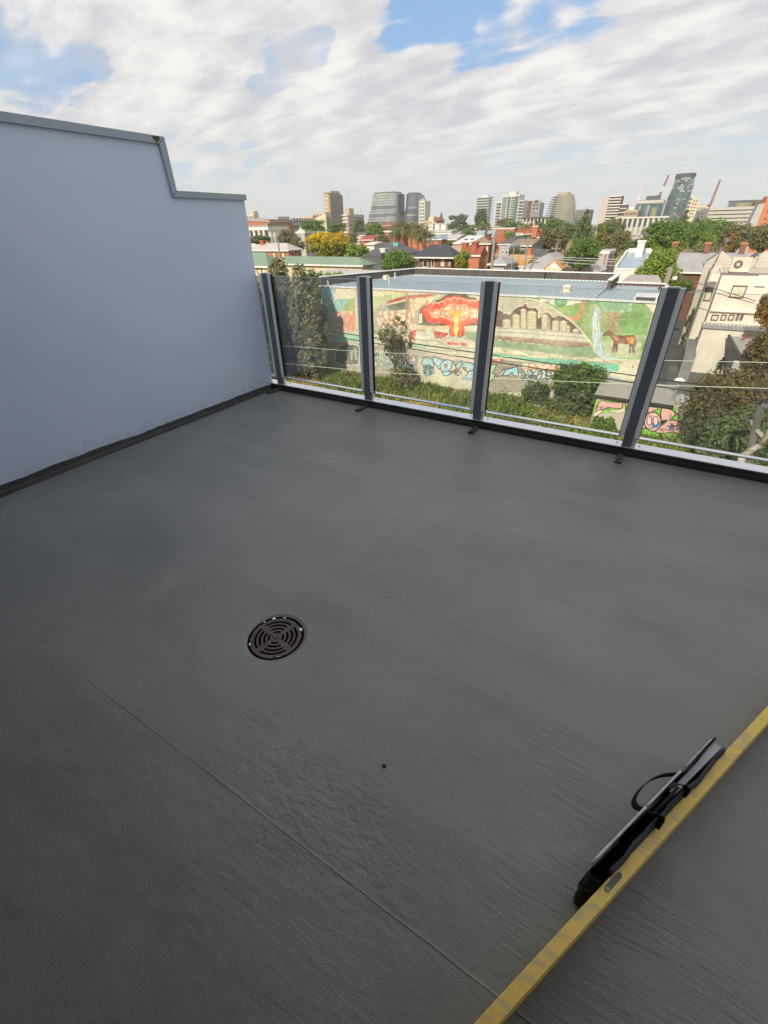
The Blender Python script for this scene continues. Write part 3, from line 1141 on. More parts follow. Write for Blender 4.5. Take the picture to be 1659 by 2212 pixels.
def tree(name, label, xl, xr, yt, yb, Y, leaf='green', shape='round', n=(34, 60), size=.085, cat='tree', group=None, seed=None, zb=None, asp=1.0, bark=None, deep=1.0, loose=.45, tl=4, two=None, zg=None):
    """a tree whose crown spans the frame box xl..xr, yt..yb at distance Y"""
    a, b = onY(xl, (yt + yb) / 2, Y), onY(xr, (yt + yb) / 2, Y)
    zt, zbm = onY((xl + xr) / 2, yt, Y)[2], onY((xl + xr) / 2, yb, Y)[2]
    if zb is not None:
        zbm = zb
    rx, rz = abs(b[0] - a[0]) / 2, (zt - zbm) / 2
    # the crown is seen at an angle across X: its width across the line of sight
    ang = atan2((a[0] + b[0]) / 2, Y)
    rx = rx * cos(ang)
    cx, cz = (a[0] + b[0]) / 2, (zt + zbm) / 2
    zg = G if zg is None else zg
    seed = int(abs(cx * 7 + Y * 3) * 10) % 9973 if seed is None else seed
    rs = np.random.RandomState(seed)
    t = thing(name, label, cat, (cx, Y, zg), group)
    sc = (rx, rx * deep, rz)
    mt = LEAF[leaf]
    zc0 = max(zg + .2, zbm + rz * .35)
    r = max(.05, min(.35, rx * .07))
    trunk_mb(cx, Y, zg, max(zc0, zg + .3), r, rs, tl, rx * .55, rz * .9).build('trunk', bark or BARK, t, smooth=True)
    sz = size * (rx + rz) / 2
    C, Nn = crown_pts(shape, n[0], n[1], rs, loose)
    V, Q = leaf_arrays(C * np.array(sc), Nn, sz, rs, asp)
    if two:
        # sunlit / young part of a different colour: by height
        up_ = (C[:, 2] + rs.randn(len(C)) * .25) > two[1]
        me = np_mesh('crown', V, Q, [mt, LEAF[two[0]]])
        me.polygons.foreach_set('material_index', up_.astype(np.int32))
    else:
        me = np_mesh('crown', V, Q, mt)
    obj('crown', me, t, (0, 0, cz - zg))
    return t


def palm_mesh(rs, nf, L, mt_i=0):
    V, Q, M = [], [], []
    n0 = 0
    for f in range(nf):
        az = rs.rand() * 2 * pi
        e0 = rs.uniform(-.35, 1.25)
        l = L * rs.uniform(.8, 1.1)
        p = np.zeros(3)
        el_ = e0
        d = np.array([cos(az), sin(az), 0])
        pts = [p.copy()]
        K = 7
        for k in range(K):
            p = p + (d * cos(el_) + np.array([0, 0, sin(el_)])) * l / K
            el_ -= (.16 + .16 * k / K) * (1.35 if e0 > .3 else .9)
            pts.append(p.copy())
        side = np.array([-sin(az), cos(az), 0])
        for k in range(K):
            a, b = pts[k], pts[k + 1]
            wl_ = L * .15 * sin(pi * (k + .7) / (K + .7))
            for sgn in (-1, 1):
                for j in range(2):
                    c0 = a + (b - a) * (j / 2)
                    c1 = a + (b - a) * (j / 2 + .34)
                    tip = (c0 + c1) / 2 + sgn * side * wl_ * 1.3 + (b - a) * .6 - np.array([0, 0, wl_ * .55])
                    V += [c0, c1, tip]
                    Q.append([n0, n0 + 1, n0 + 2])
                    n0 += 3
    return np.array(V), np.array(Q)


def palm(label, x, ytop, Y, L, seed, skirt=True):
    rs = np.random.RandomState(seed)
    c = onY(x, ytop, Y)
    t = thing('palm_tree', label, 'palm tree', (c[0], Y, G), 'palms in front of the glass towers')
    zt = c[2] - L * .55
    q = MB()
    q.tube([(c[0], Y, G), (c[0] + rs.randn() * .2, Y, (G + zt) / 2), (c[0], Y, zt)], [.34, .24, .26], 9)
    q.build('trunk', mat('palm_bark', (.27, .15, .075), rough=.95, var=.4, scale=1.2, stretch=(1, 1, 7)), t)
    V, Q = palm_mesh(rs, 46, L)
    obj('frond_crown', np_mesh('frond_crown', V, Q, LEAF['olive' if seed % 2 else 'green']), t, (0, 0, zt - G))
    if skirt:
        n = 90
        a = rs.rand(n) * 2 * pi
        h = rs.rand(n)
        r0 = .34 + .25 * rs.rand(n) + .3 * (1 - h)
        V = []
        for i in range(n):
            b = np.array([cos(a[i]) * r0[i] * .8, sin(a[i]) * r0[i] * .8, -.2 - .9 * h[i]])
            s_ = np.array([-sin(a[i]), cos(a[i]), 0]) * .09
            e = b + np.array([cos(a[i]) * .35, sin(a[i]) * .35, -1.5 * rs.uniform(.6, 1.2)])
            V += [b - s_, b + s_, e]
        obj('dead_fronds', np_mesh('dead_fronds', np.array(V), np.arange(3 * n).reshape(n, 3), LEAF['dead']), t, (0, 0, zt - G))
    return t


# grass and weeds on the vacant strip between the block and the painted wall
def grass(name, n, x0, x1, y0, y1, hmin, hmax, mts, seed, patch=.25, keep=None):
    rs = np.random.RandomState(seed)
    x, y = rs.uniform(x0, x1, n), rs.uniform(y0, y1, n)
    if keep is not None:
        k = keep(x, y)
        x, y = x[k], y[k]
        n = len(x)
    f = .5 + .5 * np.sin(x * patch * 2.1 + 1.3 * np.sin(y * patch * 1.7)) * np.cos(y * patch * 2.6 + .8 * np.sin(x * patch * 1.1))
    h = (hmin + (hmax - hmin) * rs.rand(n)) * (.45 + .75 * f)
    a = rs.rand(n) * 2 * pi
    w = .035 + .05 * rs.rand(n)
    V = np.empty((n, 4, 3), np.float32)
    dx, dy = np.cos(a), np.sin(a)
    lean = h * (.2 + .7 * rs.rand(n))
    b = rs.rand(n) * 2 * pi
    V[:, 0] = np.stack([x - dx * w, y - dy * w, np.full(n, G)], 1)
    V[:, 1] = np.stack([x + dx * w, y + dy * w, np.full(n, G)], 1)
    V[:, 2] = np.stack([x + dx * w * .5 + np.cos(b) * lean * .5, y + dy * w * .5 + np.sin(b) * lean * .5, G + h * .7], 1)
    V[:, 3] = np.stack([x + np.cos(b) * lean, y + np.sin(b) * lean, G + h], 1)
    me = np_mesh(name, V.reshape(-1, 3), np.arange(4 * n).reshape(n, 4), mts)
    if len(mts) > 1:
        g = f + rs.randn(n) * .18
        # dry and straw coloured close to the block on the left, greener towards the wall
        g = g + np.clip((y - 24) / 30, -.3, .3) - np.clip((-x - 14) / 60, 0, .35)
        idx = np.clip((g * len(mts)).astype(np.int32), 0, len(mts) - 1)
        me.polygons.foreach_set('material_index', idx)
    return tag(obj(name, me), 'rough green and straw coloured grass on the vacant strip', 'grass', kind='stuff')


GR = [leafmat('grass_straw', (0.499, 0.352, 0.125), (0.700, 0.568, 0.193), .3), leafmat('grass_dry', (0.341, 0.318, 0.091), (0.522, 0.454, 0.125), .3),
      leafmat('grass_olive', (0.193, 0.227, 0.050), (0.341, 0.362, 0.077), .3), leafmat('grass_green', (0.114, 0.193, 0.041), (0.251, 0.341, 0.068), .3)]
grass('grass', 95000, -45, 11, 5, 38, .14, .75, GR, 5, .22, keep=lambda x, y: (~((x > -3.6) & (x < 12) & (y > 33.4))) & ((y < 36.9) | (x < -29.6)))


# rank weeds and seedlings over the strip, denser and taller against the painted wall
def weeds(n, seed):
    rs = np.random.RandomState(seed)
    C, Nn, idx = [], [], []
    for i in range(n):
        x = rs.uniform(-27, 3.0)
        y = 37.0 - 13.5 * rs.rand() ** 1.5
        if x > -3.7 and y > 32.8:
            continue
        r = rs.uniform(.22, .62) * (1.25 if y > 34.5 else 1.0) * (1.2 if x > -13 else .8)
        k = int(16 + 40 * r)
        d = rs.randn(k, 3)
        d /= np.linalg.norm(d, axis=1, keepdims=True)
        d[:, 2] = np.abs(d[:, 2])
        C.append(np.array([x, min(y, 37.0 - r), G]) + d * np.array([r, r, r * rs.uniform(.8, 1.7)]) * (.4 + .6 * rs.rand(k, 1)))
        Nn.append(d + .6 * rs.randn(k, 3))
        idx.append(np.full(k, rs.choice(3, p=[.45, .35, .2])))
    rs2 = np.random.RandomState(1)
    V, Q = leaf_arrays(np.vstack(C), np.vstack(Nn), .085, rs2, 1.2)
    me = np_mesh('weeds', V, Q, [LEAF['green'], LEAF['olive'], LEAF['pale']])
    me.polygons.foreach_set('material_index', np.concatenate(idx).astype(np.int32))
    return tag(obj('weeds', me), 'low leafy weeds and seedlings in front of the painted wall', 'weeds', kind='stuff')


weeds(900, 17)
# ------------------------------------------------------------------ painter: colours on a fine wall grid
class Paint:
    def __init__(self, x0, x1, z0, z1, nx, nz, col, seed=1):
        self.x = np.linspace(x0, x1, nx)
        self.z = np.linspace(z0, z1, nz)
        self.X, self.Z = np.meshgrid(self.x, self.z)
        self.nx, self.nz = nx, nz
        self.C = np.empty((nz, nx, 3))
        self.C[:] = lin(col)
        self.rs = np.random.RandomState(seed)

    def noise(self, sx, sz, seed):
        rs = np.random.RandomState(seed)
        out = np.zeros((self.nz, self.nx))
        amp = 1
        for o in range(3):
            gx, gz = max(2, int((self.x[-1] - self.x[0]) / sx * 2 ** o)) + 2, max(2, int((self.z[-1] - self.z[0]) / sz * 2 ** o)) + 2
            g = rs.rand(gz, gx)
            fx = np.linspace(0, gx - 1.001, self.nx)
            fz = np.linspace(0, gz - 1.001, self.nz)
            ix, iz = fx.astype(int), fz.astype(int)
            tx, tz = fx - ix, (fz - iz)[:, None]
            tx = tx * tx * (3 - 2 * tx)
            tz = tz * tz * (3 - 2 * tz)
            a = g[iz][:, ix] * (1 - tx) + g[iz][:, ix + 1] * tx
            b = g[iz + 1][:, ix] * (1 - tx) + g[iz + 1][:, ix + 1] * tx
            out += amp * (a * (1 - tz) + b * tz)
            amp *= .5
        return out / 1.75

    def put(self, mask, col, alpha=1.0, var=.0, vs=.4, seed=3):
        c = np.array(lin(col))
        if var:
            n = self.noise(vs, vs, seed)[..., None]
            c = c * (1 + var * 2 * (n - .5))
            c = np.clip(c, 0, 1)[mask]
        a = alpha
        self.C[mask] = self.C[mask] * (1 - a) + c * a

    def inside(self, pts):
        P = np.array(pts)
        m = np.zeros(self.X.shape, bool)
        i0, i1 = np.searchsorted(self.x, [P[:, 0].min(), P[:, 0].max()])
        j0, j1 = np.searchsorted(self.z, [P[:, 1].min(), P[:, 1].max()])
        X, Z = self.X[j0:j1, i0:i1], self.Z[j0:j1, i0:i1]
        s = np.zeros(X.shape, bool)
        for k in range(len(P)):
            (xa, za), (xb, zb) = P[k], P[(k + 1) % len(P)]
            if za == zb:
                continue
            cr = ((za > Z) != (zb > Z)) & (X < (xb - xa) * (Z - za) / (zb - za) + xa)
            s ^= cr
        m[j0:j1, i0:i1] = s
        return m

    def poly(self, pts, col, alpha=1.0, var=.12, vs=.35, seed=3, edge=None, ew=.04):
        self.put(self.inside(pts), col, alpha, var, vs, seed)
        if edge:
            self.stroke(list(pts) + [pts[0]], ew, edge)

    def stroke(self, pts, w, col, alpha=1.0):
        P = np.array(pts, float)
        for k in range(len(P) - 1):
            a, b = P[k], P[k + 1]
            i0, i1 = np.searchsorted(self.x, [min(a[0], b[0]) - w, max(a[0], b[0]) + w])
            j0, j1 = np.searchsorted(self.z, [min(a[1], b[1]) - w, max(a[1], b[1]) + w])
            X, Z = self.X[j0:j1, i0:i1], self.Z[j0:j1, i0:i1]
            if X.size == 0:
                continue
            d = b - a
            L2 = d @ d + 1e-12
            t = np.clip(((X - a[0]) * d[0] + (Z - a[1]) * d[1]) / L2, 0, 1)
            dist = np.hypot(X - a[0] - t * d[0], Z - a[1] - t * d[1])
            mk = np.clip((w / 2 - dist) / (w * .25) + .5, 0, 1)[..., None] * alpha
            self.C[j0:j1, i0:i1] = self.C[j0:j1, i0:i1] * (1 - mk) + np.array(lin(col)) * mk

    def blobs(self, pts, col, r, n, var=.25, alpha=1.0, seed=7, asp=1.0):
        """dabs of a brush scattered inside a polygon"""
        P = np.array(pts)
        rs = np.random.RandomState(seed)
        m = self.inside(pts)
        k = 0
        for _ in range(n * 6):
            if k >= n:
                break
            x = rs.uniform(P[:, 0].min(), P[:, 0].max())
            z = rs.uniform(P[:, 1].min(), P[:, 1].max())
            i = min(np.searchsorted(self.x, x), self.nx - 1)
            j = min(np.searchsorted(self.z, z), self.nz - 1)
            if not m[j, i]:
                continue
            k += 1
            rr = r * rs.uniform(.5, 1.3)
            c = np.array(lin(col)) * rs.uniform(1 - var, 1 + var)
            i0, i1 = np.searchsorted(self.x, [x - rr * asp, x + rr * asp])
            j0, j1 = np.searchsorted(self.z, [z - rr, z + rr])
            X, Z = self.X[j0:j1, i0:i1], self.Z[j0:j1, i0:i1]
            mk = ((((X - x) / asp) ** 2 + (Z - z) ** 2) < rr * rr)[..., None] & m[j0:j1, i0:i1, None]
            self.C[j0:j1, i0:i1] = np.where(mk, self.C[j0:j1, i0:i1] * (1 - alpha) + np.clip(c, 0, 1) * alpha, self.C[j0:j1, i0:i1])

    def build(self, name, Y, parent, mt, weather=.12, fade=.0, busy=.0):
        n = self.noise(1.2, 2.5, 21)
        n2 = self.noise(.15, .15, 22)
        k = 1 + weather * 2 * (n - .5) + weather * (n2 - .5)
        if busy:
            # brush texture, pen work and fading: the picture is dense and chalky from afar
            a, b, c, d = self.noise(.16, .10, 41), self.noise(.45, .30, 42), self.noise(.09, .22, 43), self.noise(2.2, 1.6, 44)
            self.C *= (1 + busy * 1.1 * (a - .5) + busy * .9 * (c - .5))[..., None]
            m = (np.clip((b - .42) * 3.2, 0, 1) * busy * .55)[..., None]
            self.C = self.C * (1 - m) + np.array([.46, .50, .40]) * m
            m = (np.clip((d - .45) * 3, 0, 1) * busy * .35)[..., None]
            self.C = self.C * (1 - m) + np.array([.60, .61, .52]) * m
            e = np.abs(self.noise(.5, .35, 45) - .5) < .009
            self.C[e] = self.C[e] * .84
        C = np.clip((self.C * (1 - fade) + np.array([.60, .58, .50]) * fade) * k[..., None], 0, 1)
        og = worg(parent)
        V = np.stack([self.X.ravel() - og[0], np.full(self.X.size, Y - og[1]), self.Z.ravel() - og[2]], 1)
        ix = np.arange(self.X.size).reshape(self.nz, self.nx)
        Q = np.stack([ix[:-1, :-1], ix[:-1, 1:], ix[1:, 1:], ix[1:, :-1]], -1).reshape(-1, 4)
        me = np_mesh(name, V, Q, mt)
        at = me.color_attributes.new('paint', 'FLOAT_COLOR', 'POINT')
        at.data.foreach_set('color', np.concatenate([C.reshape(-1, 3), np.ones((self.X.size, 1))], 1).astype(np.float32).ravel())
        return obj(name, me, parent)


# ------------------------------------------------------------------ warehouse with the painted wall
WY = 37.2
wx0, wx1 = float(onY(692, 617, WY)[0]), float(onY(1430, 648, WY)[0])
WZ0, WZ1 = G, -3.0
wh = thing('warehouse', 'low warehouse with a long mural painted wall and a blue corrugated roof', 'warehouse', (-15, 43, G))
CREAMW = mat('warehouse_render', (.42, .40, .34), rough=.85)
MB().prism([(wx0, WY + .006), (wx1, WY + .006), (-3.2, 50.2), (-25.6, 49.4)], G, WZ1 - .12).build('wall', CREAMW, wh)


def MP(f):
    def g(*pts):
        out = []
        for p in pts:
            q = onY(*f(*p), WY)
            out.append((float(q[0]), float(q[2])))
        return out
    return g


m1 = MP(lambda x, y: (679.7 + .25 * x, 604.8 + .25 * y))
m2 = MP(lambda x, y: (1036.9 + .243 * x, 604.8 + .243 * y))
gz = MP(lambda x, y: (806.5 + .1736 * x, 691.2 + .1736 * y))        # close view of the blue lettering
pt = Paint(wx0, wx1, WZ0, WZ1, 840, 236, '#c9c6ae', 5)
BLK = '#2b2826'
rs_ = np.random.RandomState(9)


def wobble(pts, k=4, a=.05, seed=1):
    rs = np.random.RandomState(seed)
    P = np.array(spline([(p[0], p[1], 0) for p in pts], k))[:, :2]
    return [tuple(p + rs.randn(2) * a) for p in P]


# left: sky, palm, strange buildings
pt.poly(m1((40, 50), (190, 60), (175, 170), (150, 420), (60, 420)), '#8fb3ba', var=.3, vs=.5)
pt.poly(m1((60, 160), (350, 160), (350, 262), (140, 270)), '#83b3ae', var=.3, vs=.4)
pt.poly(m1((185, 60), (345, 62), (340, 158), (172, 166)), '#dcd6bd', var=.1)
pt.poly(m1((262, 330), (270, 230), (300, 170), (345, 150), (350, 330)), '#a3ac6a', var=.3, vs=.25)
pt.blobs(m1((250, 330), (265, 200), (345, 140), (350, 340)), '#868f4e', .10, 90, alpha=.7, seed=2, asp=.6)
pt.poly(m1((150, 275), (330, 265), (350, 440), (150, 430)), '#cfae96', var=.3, vs=.5)
pt.blobs(m1((290, 300), (350, 290), (350, 450), (280, 440)), '#dc7a55', .16, 40, alpha=.7, seed=4)
pt.blobs(m1((150, 280), (290, 270), (280, 420), (150, 420)), '#c98d7a', .16, 50, alpha=.6, seed=5)
pt.poly(m1((440, 80), (680, 88), (690, 125), (440, 150)), '#e6d7b4', var=.1)
pt.poly(m1((680, 88), (795, 93), (795, 122), (690, 118)), '#e3b671', var=.25, vs=.3)
pt.stroke(wobble(m1((530, 130), (545, 108), (565, 100), (590, 108), (606, 128)), seed=2, a=.01), .07, '#b9b49a')
pt.poly(m1((440, 155), (620, 130), (790, 112), (800, 128), (640, 182), (450, 280)), '#b9c494', var=.3, vs=.3)
pt.poly(m1((440, 285), (560, 225), (640, 185), (800, 130), (1060, 110), (1180, 118), (1030, 205), (915, 245), (880, 390), (820, 470), (440, 470)), '#a9a795', var=.35, vs=.5)
pt.blobs(m1((450, 300), (640, 200), (640, 460), (450, 470)), '#8d9a86', .22, 70, alpha=.6, seed=6, asp=.5)
pt.poly(m1((620, 185), (705, 158), (795, 135), (800, 160), (625, 210)), '#a8362b', var=.3)
pt.poly(m1((620, 220), (800, 175), (880, 200), (870, 240), (700, 265), (640, 255)), '#4f4a46', var=.3)
pt.stroke(m1((630, 212), (790, 175)), .12, '#d4c8ac')
pt.blobs(m1((540, 270), (880, 250), (860, 420), (540, 400)), '#d98a72', .18, 130, alpha=.75, seed=8, asp=.7)
pt.blobs(m1((540, 270), (880, 250), (870, 420), (540, 420)), '#e8ddc6', .15, 120, alpha=.8, seed=9, asp=.6)
pt.blobs(m1((800, 160), (1000, 130), (960, 220), (800, 300)), '#c9734f', .18, 60, alpha=.6, seed=10)
pt.poly(m1((800, 135), (1020, 120), (1010, 150), (810, 165)), '#b84a36', var=.3)
pt.blobs(m1((820, 160), (1100, 130), (900, 240), (840, 300)), '#d8cba6', .16, 70, alpha=.8, seed=11)
# mushroom cloud
pt.poly(wobble(m1((886, 390), (898, 310), (918, 242), (1000, 212), (1060, 175), (1180, 118), (1290, 125), (1380, 160), (1450, 185), (1540, 200), (1610, 255), (1660, 330), (1640, 400), (1560, 408), (1440, 402), (1330, 400), (1290, 480), (1180, 480), (1150, 405), (1010, 392)), 5, .04, 3), '#55403a', var=.3)
pt.poly(m1((905, 300), (925, 285), (930, 370), (895, 380)), '#e4dcc8')
pt.poly(wobble(m1((918, 270), (960, 225), (1040, 200), (1100, 165), (1170, 150), (1270, 143), (1330, 170), (1440, 195), (1540, 225), (1600, 275), (1630, 330), (1600, 370), (1540, 375), (1420, 370), (1330, 378), (1290, 410), (1280, 478), (1165, 478), (1165, 410), (1120, 375), (1000, 372), (945, 320)), 5, .07, 4), '#e03a1c', var=.22, vs=.25)
pt.blobs(m1((930, 270), (1270, 150), (1600, 270), (1580, 370), (940, 330)), '#ee5f36', .13, 130, alpha=.8, seed=12)
for kk in range(12):
    cx_, cy_ = 1000 + kk * 52, 172 + 10 * sin(kk * 1.3) + abs(kk - 5) * 8
    a_ = np.linspace(pi, 2 * pi, 7)
    pt.stroke(m1(*[(cx_ + 26 * cos(t), cy_ + 18 * sin(t)) for t in a_]), .07, '#f3c9a8')
pt.poly(wobble(m1((985, 285), (1035, 262), (1100, 245), (1150, 215), (1205, 205), (1285, 212), (1340, 235), (1430, 255), (1510, 285), (1530, 315), (1480, 330), (1380, 328), (1310, 335), (1270, 355), (1185, 355), (1140, 335), (1040, 325), (1000, 308)), 5, .06, 6), '#e2b48c', var=.3, vs=.22)
pt.blobs(m1((1000, 285), (1200, 212), (1500, 285), (1470, 328), (1020, 318)), '#eedcc0', .11, 110, alpha=.85, seed=13)
pt.blobs(m1((980, 275), (1200, 195), (1540, 275), (1500, 335), (1000, 325)), '#d66a44', .07, 170, alpha=.8, seed=14)
pt.poly(wobble(m1((1180, 270), (1260, 270), (1300, 240), (1250, 345), (1236, 480), (1206, 480), (1200, 345), (1150, 250)), 4, .05, 7), '#edc552', var=.2, vs=.2)
pt.poly(m1((1205, 320), (1240, 320), (1232, 480), (1210, 480)), '#f6df86')
pt.stroke(m1((1180, 350), (1182, 478)), .12, '#e98a2c')
pt.stroke(m1((1262, 350), (1258, 478)), .12, '#e98a2c')
# ground below the blast
pt.poly(m1((830, 400), (1165, 395), (1165, 425), (1000, 420), (840, 440)), '#d9c49c', var=.15)
pt.poly(m1((845, 430), (960, 432), (960, 475), (850, 500)), '#8e7c68', var=.4, vs=.3)
pt.blobs(m1((820, 440), (1160, 430), (1160, 520), (820, 520)), '#d7d4c4', .2, 60, alpha=.7, seed=15, asp=1.8)
pt.poly(m1((1025, 440), (1160, 460), (1120, 505), (1040, 505)), '#b8463a', var=.3)
pt.blobs(m1((820, 440), (880, 430), (870, 520), (820, 520)), '#b4493a', .12, 25, seed=16)
pt.poly(m1((1290, 470), (1300, 440), (1420, 440), (1420, 560), (1350, 540)), '#8ea682', var=.3, vs=.3)
pt.poly(m1((1290, 400), (1420, 395), (1420, 445), (1300, 450)), '#d5cfba', var=.1)
cl = wobble(m1((860, 545), (900, 515), (960, 528), (1020, 520), (1090, 540), (1150, 500), (1230, 485), (1300, 505), (1380, 530), (1440, 545), (1440, 575), (1300, 570), (1100, 560), (900, 560)), 4, .04, 8)
pt.poly(cl, '#d8d3bf', var=.12)
pt.stroke(cl, .06, '#8a8674')
for i in range(26):
    p = m1((1000 + i * 17, 500 + 12 * sin(i * 2.1)), (1008 + i * 17, 530 + 10 * sin(i * 1.7)))
    pt.stroke(p, .05, '#938d7b')
pt.blobs(m1((1140, 535), (1320, 545), (1310, 568), (1150, 562)), '#d2553f', .13, 26, seed=17)
pt.poly(m1((0, 470), (470, 470), (860, 545), (1440, 575), (1440, 640), (860, 600), (470, 525), (0, 510)), '#c9c8b4', var=.15)
for i, c in enumerate(('#b3b0a0', '#d9d6c2', '#a9a696', '#d4d0bc')):
    pt.stroke(m1((850, 566 + i * 15), (1440, 596 + i * 15)), .12, c)
pt.poly(m1((820, 555), (980, 560), (960, 595), (820, 588)), '#97bfa8', var=.15)
pt.poly(m1((0, 485), (360, 470), (500, 540), (0, 520)), '#8cc9b2', var=.2)
pt.poly(m1((1440, 590), (1659, 605), (1659, 670), (1440, 650)), '#84c4ab', var=.15)
# right: grey sky, red city, bridge
pt.poly(m2((60, 145), (380, 150), (560, 200), (780, 330), (920, 470), (920, 560), (60, 500)), '#c0baa6', var=.12)
dr_ = wobble(m2((120, 225), (150, 235), (170, 270), (210, 280), (240, 312), (265, 300), (290, 262), (330, 240), (370, 230), (405, 212), (430, 240), (470, 238), (510, 262), (530, 330), (560, 290), (600, 280), (640, 318), (700, 320), (770, 345), (850, 400), (905, 452), (880, 490), (100, 450), (100, 300)), 3, .05, 10)
pt.poly(dr_, '#6b3b38', var=.35, vs=.4)
pt.blobs(dr_, '#4a4340', .22, 60, alpha=.6, seed=19)
pt.stroke(dr_[:-20], .07, '#e3dcc8')
for (xa, ya, xb, yb, c) in ((200, 345, 272, 425, '#dcd2b4'), (290, 300, 352, 435, '#dad0b2'), (362, 252, 412, 430, '#ded6ba'), (420, 270, 500, 435, '#dcd2b0'), (548, 300, 606, 440, '#e0d7ba'), (600, 345, 622, 450, '#d6ccae'), (640, 355, 700, 455, '#dcd3b6'), (712, 358, 772, 460, '#ddd4b6'), (765, 400, 800, 465, '#d8ceb2'), (825, 430, 880, 475, '#ddd6c0')):
    pt.poly(m2((xa, ya + 12), ((xa + xb) / 2, ya), (xb, ya + 14), (xb, yb), (xa, yb)), c, edge='#8d8370', ew=.06)
    for k in range(3):
        xx = xa + (xb - xa) * (k + .6) / 3.2
        pt.stroke(m2((xx, ya + 25), (xx, yb - 8)), .05, '#a89c82')
    for k in range(5):
        yy = ya + 30 + k * (yb - ya - 36) / 5
        pt.stroke(m2((xa + 6, yy), (xb - 6, yy + 2)), .035, '#b3a88e')
pt.poly(m2((120, 415), (480, 435), (880, 470), (960, 510), (985, 545), (120, 500)), '#d2cfbe', var=.08)
pt.stroke(m2((120, 425), (480, 442), (900, 478)), .06, '#9b9686')
pt.stroke(m2((120, 462), (480, 482), (950, 520)), .05, '#a9a493')
for i in range(30):
    x = 150 + i * 26
    y = 448 + i * 1.9
    pt.poly(m2((x, y), (x + 14, y + 1), (x + 14, y + 12), (x, y + 11)), '#b0a996', var=0)
pt.poly(m2((120, 495), (500, 520), (985, 560), (985, 585), (780, 590), (500, 565), (120, 520)), '#a58670', var=.2)
pt.stroke(wobble(m2((120, 515), (240, 530), (360, 545), (480, 555), (620, 570), (760, 590), (850, 580), (980, 580)), 9, .09, 12), .12, '#8a6a58')
pt.poly(m2((100, 535), (500, 572), (780, 600), (1000, 590), (1060, 670), (1060, 700), (600, 650), (100, 590)), '#8fa883', var=.25, vs=.35)
pt.blobs(m2((100, 535), (500, 572), (780, 600), (1000, 590), (1060, 670), (600, 650), (100, 590)), '#7c9b74', .16, 120, alpha=.6, seed=20, asp=1.8)
zg_ = wobble(m2((100, 595), (190, 600), (210, 635), (300, 620), (400, 640), (500, 665), (610, 655), (630, 700), (720, 670), (800, 690), (860, 672), (900, 715), (980, 690), (1050, 685), (1120, 722), (1240, 725), (1245, 745), (880, 720), (500, 695), (100, 640)), 4, .05, 14)
pt.poly(zg_, '#ded6b4', var=.08)
pt.stroke(zg_, .06, '#8e8468')
pt.poly(m2((100, 650), (500, 690), (900, 720), (1250, 755), (1250, 815), (900, 790), (620, 745), (300, 700), (100, 680)), '#6cbfa4', var=.2, vs=.5)
pt.stroke(m2((400, 715), (1240, 790)), .18, '#64b39c', .6)
# green hill with waterfall, tree and horse
hill = m2((380, 150), (560, 200), (770, 330), (900, 460), (1000, 590), (1060, 680), (1200, 700), (1420, 715), (1600, 420), (1590, 190), (900, 160))
pt.poly(hill, '#a9b98a', var=.2, vs=.6)
pt.blobs(hill, '#8bab66', .30, 230, alpha=.65, seed=22, asp=1.3)
pt.blobs(m2((540, 215), (900, 215), (1000, 400), (1000, 560), (900, 450), (770, 320)), '#86a860', .2, 160, alpha=.8, seed=23)
pt.blobs(m2((1330, 210), (1540, 240), (1480, 480), (1250, 470), (1220, 350)), '#6fa357', .26, 130, alpha=.8, seed=24)
pt.blobs(m2((1090, 550), (1440, 480), (1430, 700), (1120, 680)), '#b5bd9c', .22, 90, alpha=.6, seed=25, asp=1.7)
pt.poly(wobble(m2((520, 160), (940, 175), (930, 200), (800, 225), (640, 205), (560, 195)), 3, .05, 15), '#d5d6c8', var=.15)
pt.poly(wobble(m2((395, 150), (470, 165), (540, 205), (480, 195), (420, 180)), 3, .03, 16), '#6f9a70', var=.2)
for (cx_, cy_, rx_, ry_) in ((720, 195, 52, 38), (1005, 178, 64, 28)):
    e = m2(*[(cx_ + rx_ * cos(t), cy_ + ry_ * sin(t)) for t in np.linspace(0, 2 * pi, 22)])
    pt.poly(e, '#6fae84', var=.35, vs=.25, edge='#4a7c5e', ew=.07)
pt.poly(wobble(m2((1060, 180), (1330, 190), (1340, 270), (1230, 290), (1090, 270)), 4, .08, 17), '#a5c4a0', var=.3, vs=.25)
pt.blobs(m2((1060, 180), (1330, 190), (1340, 270), (1090, 270)), '#7fb48e', .14, 90, alpha=.7, seed=26)
pt.poly(wobble(m2((895, 175), (925, 180), (925, 250), (905, 320), (850, 370), (790, 345), (780, 325), (850, 322), (885, 290), (898, 240)), 4, .03, 18), '#c48e63', var=.2)
fall = wobble(m2((1020, 218), (1050, 235), (1080, 290), (1060, 400), (1085, 500), (1090, 620), (1140, 680), (1250, 700), (1250, 712), (1060, 690), (1020, 600), (1000, 520), (990, 400), (1010, 310)), 4, .04, 19)
pt.poly(fall, '#b3c9cc', var=.2, vs=.3)
for i in range(9):
    o = i * 9
    pt.stroke(wobble(m2((1020 + o * .3, 250 + o), (1005 + o * .8, 400), (1010 + o, 600)), 3, .02, 30 + i), .07, ('#8fb0bd', '#dfe8e4')[i % 2], .8)
tr_ = wobble(m2((1110, 292), (1165, 300), (1240, 288), (1215, 335), (1190, 370), (1200, 430), (1250, 470), (1180, 462), (1110, 465), (1150, 420), (1158, 360), (1140, 325)), 4, .03, 20)
pt.poly(tr_, '#b18a68', var=.25)
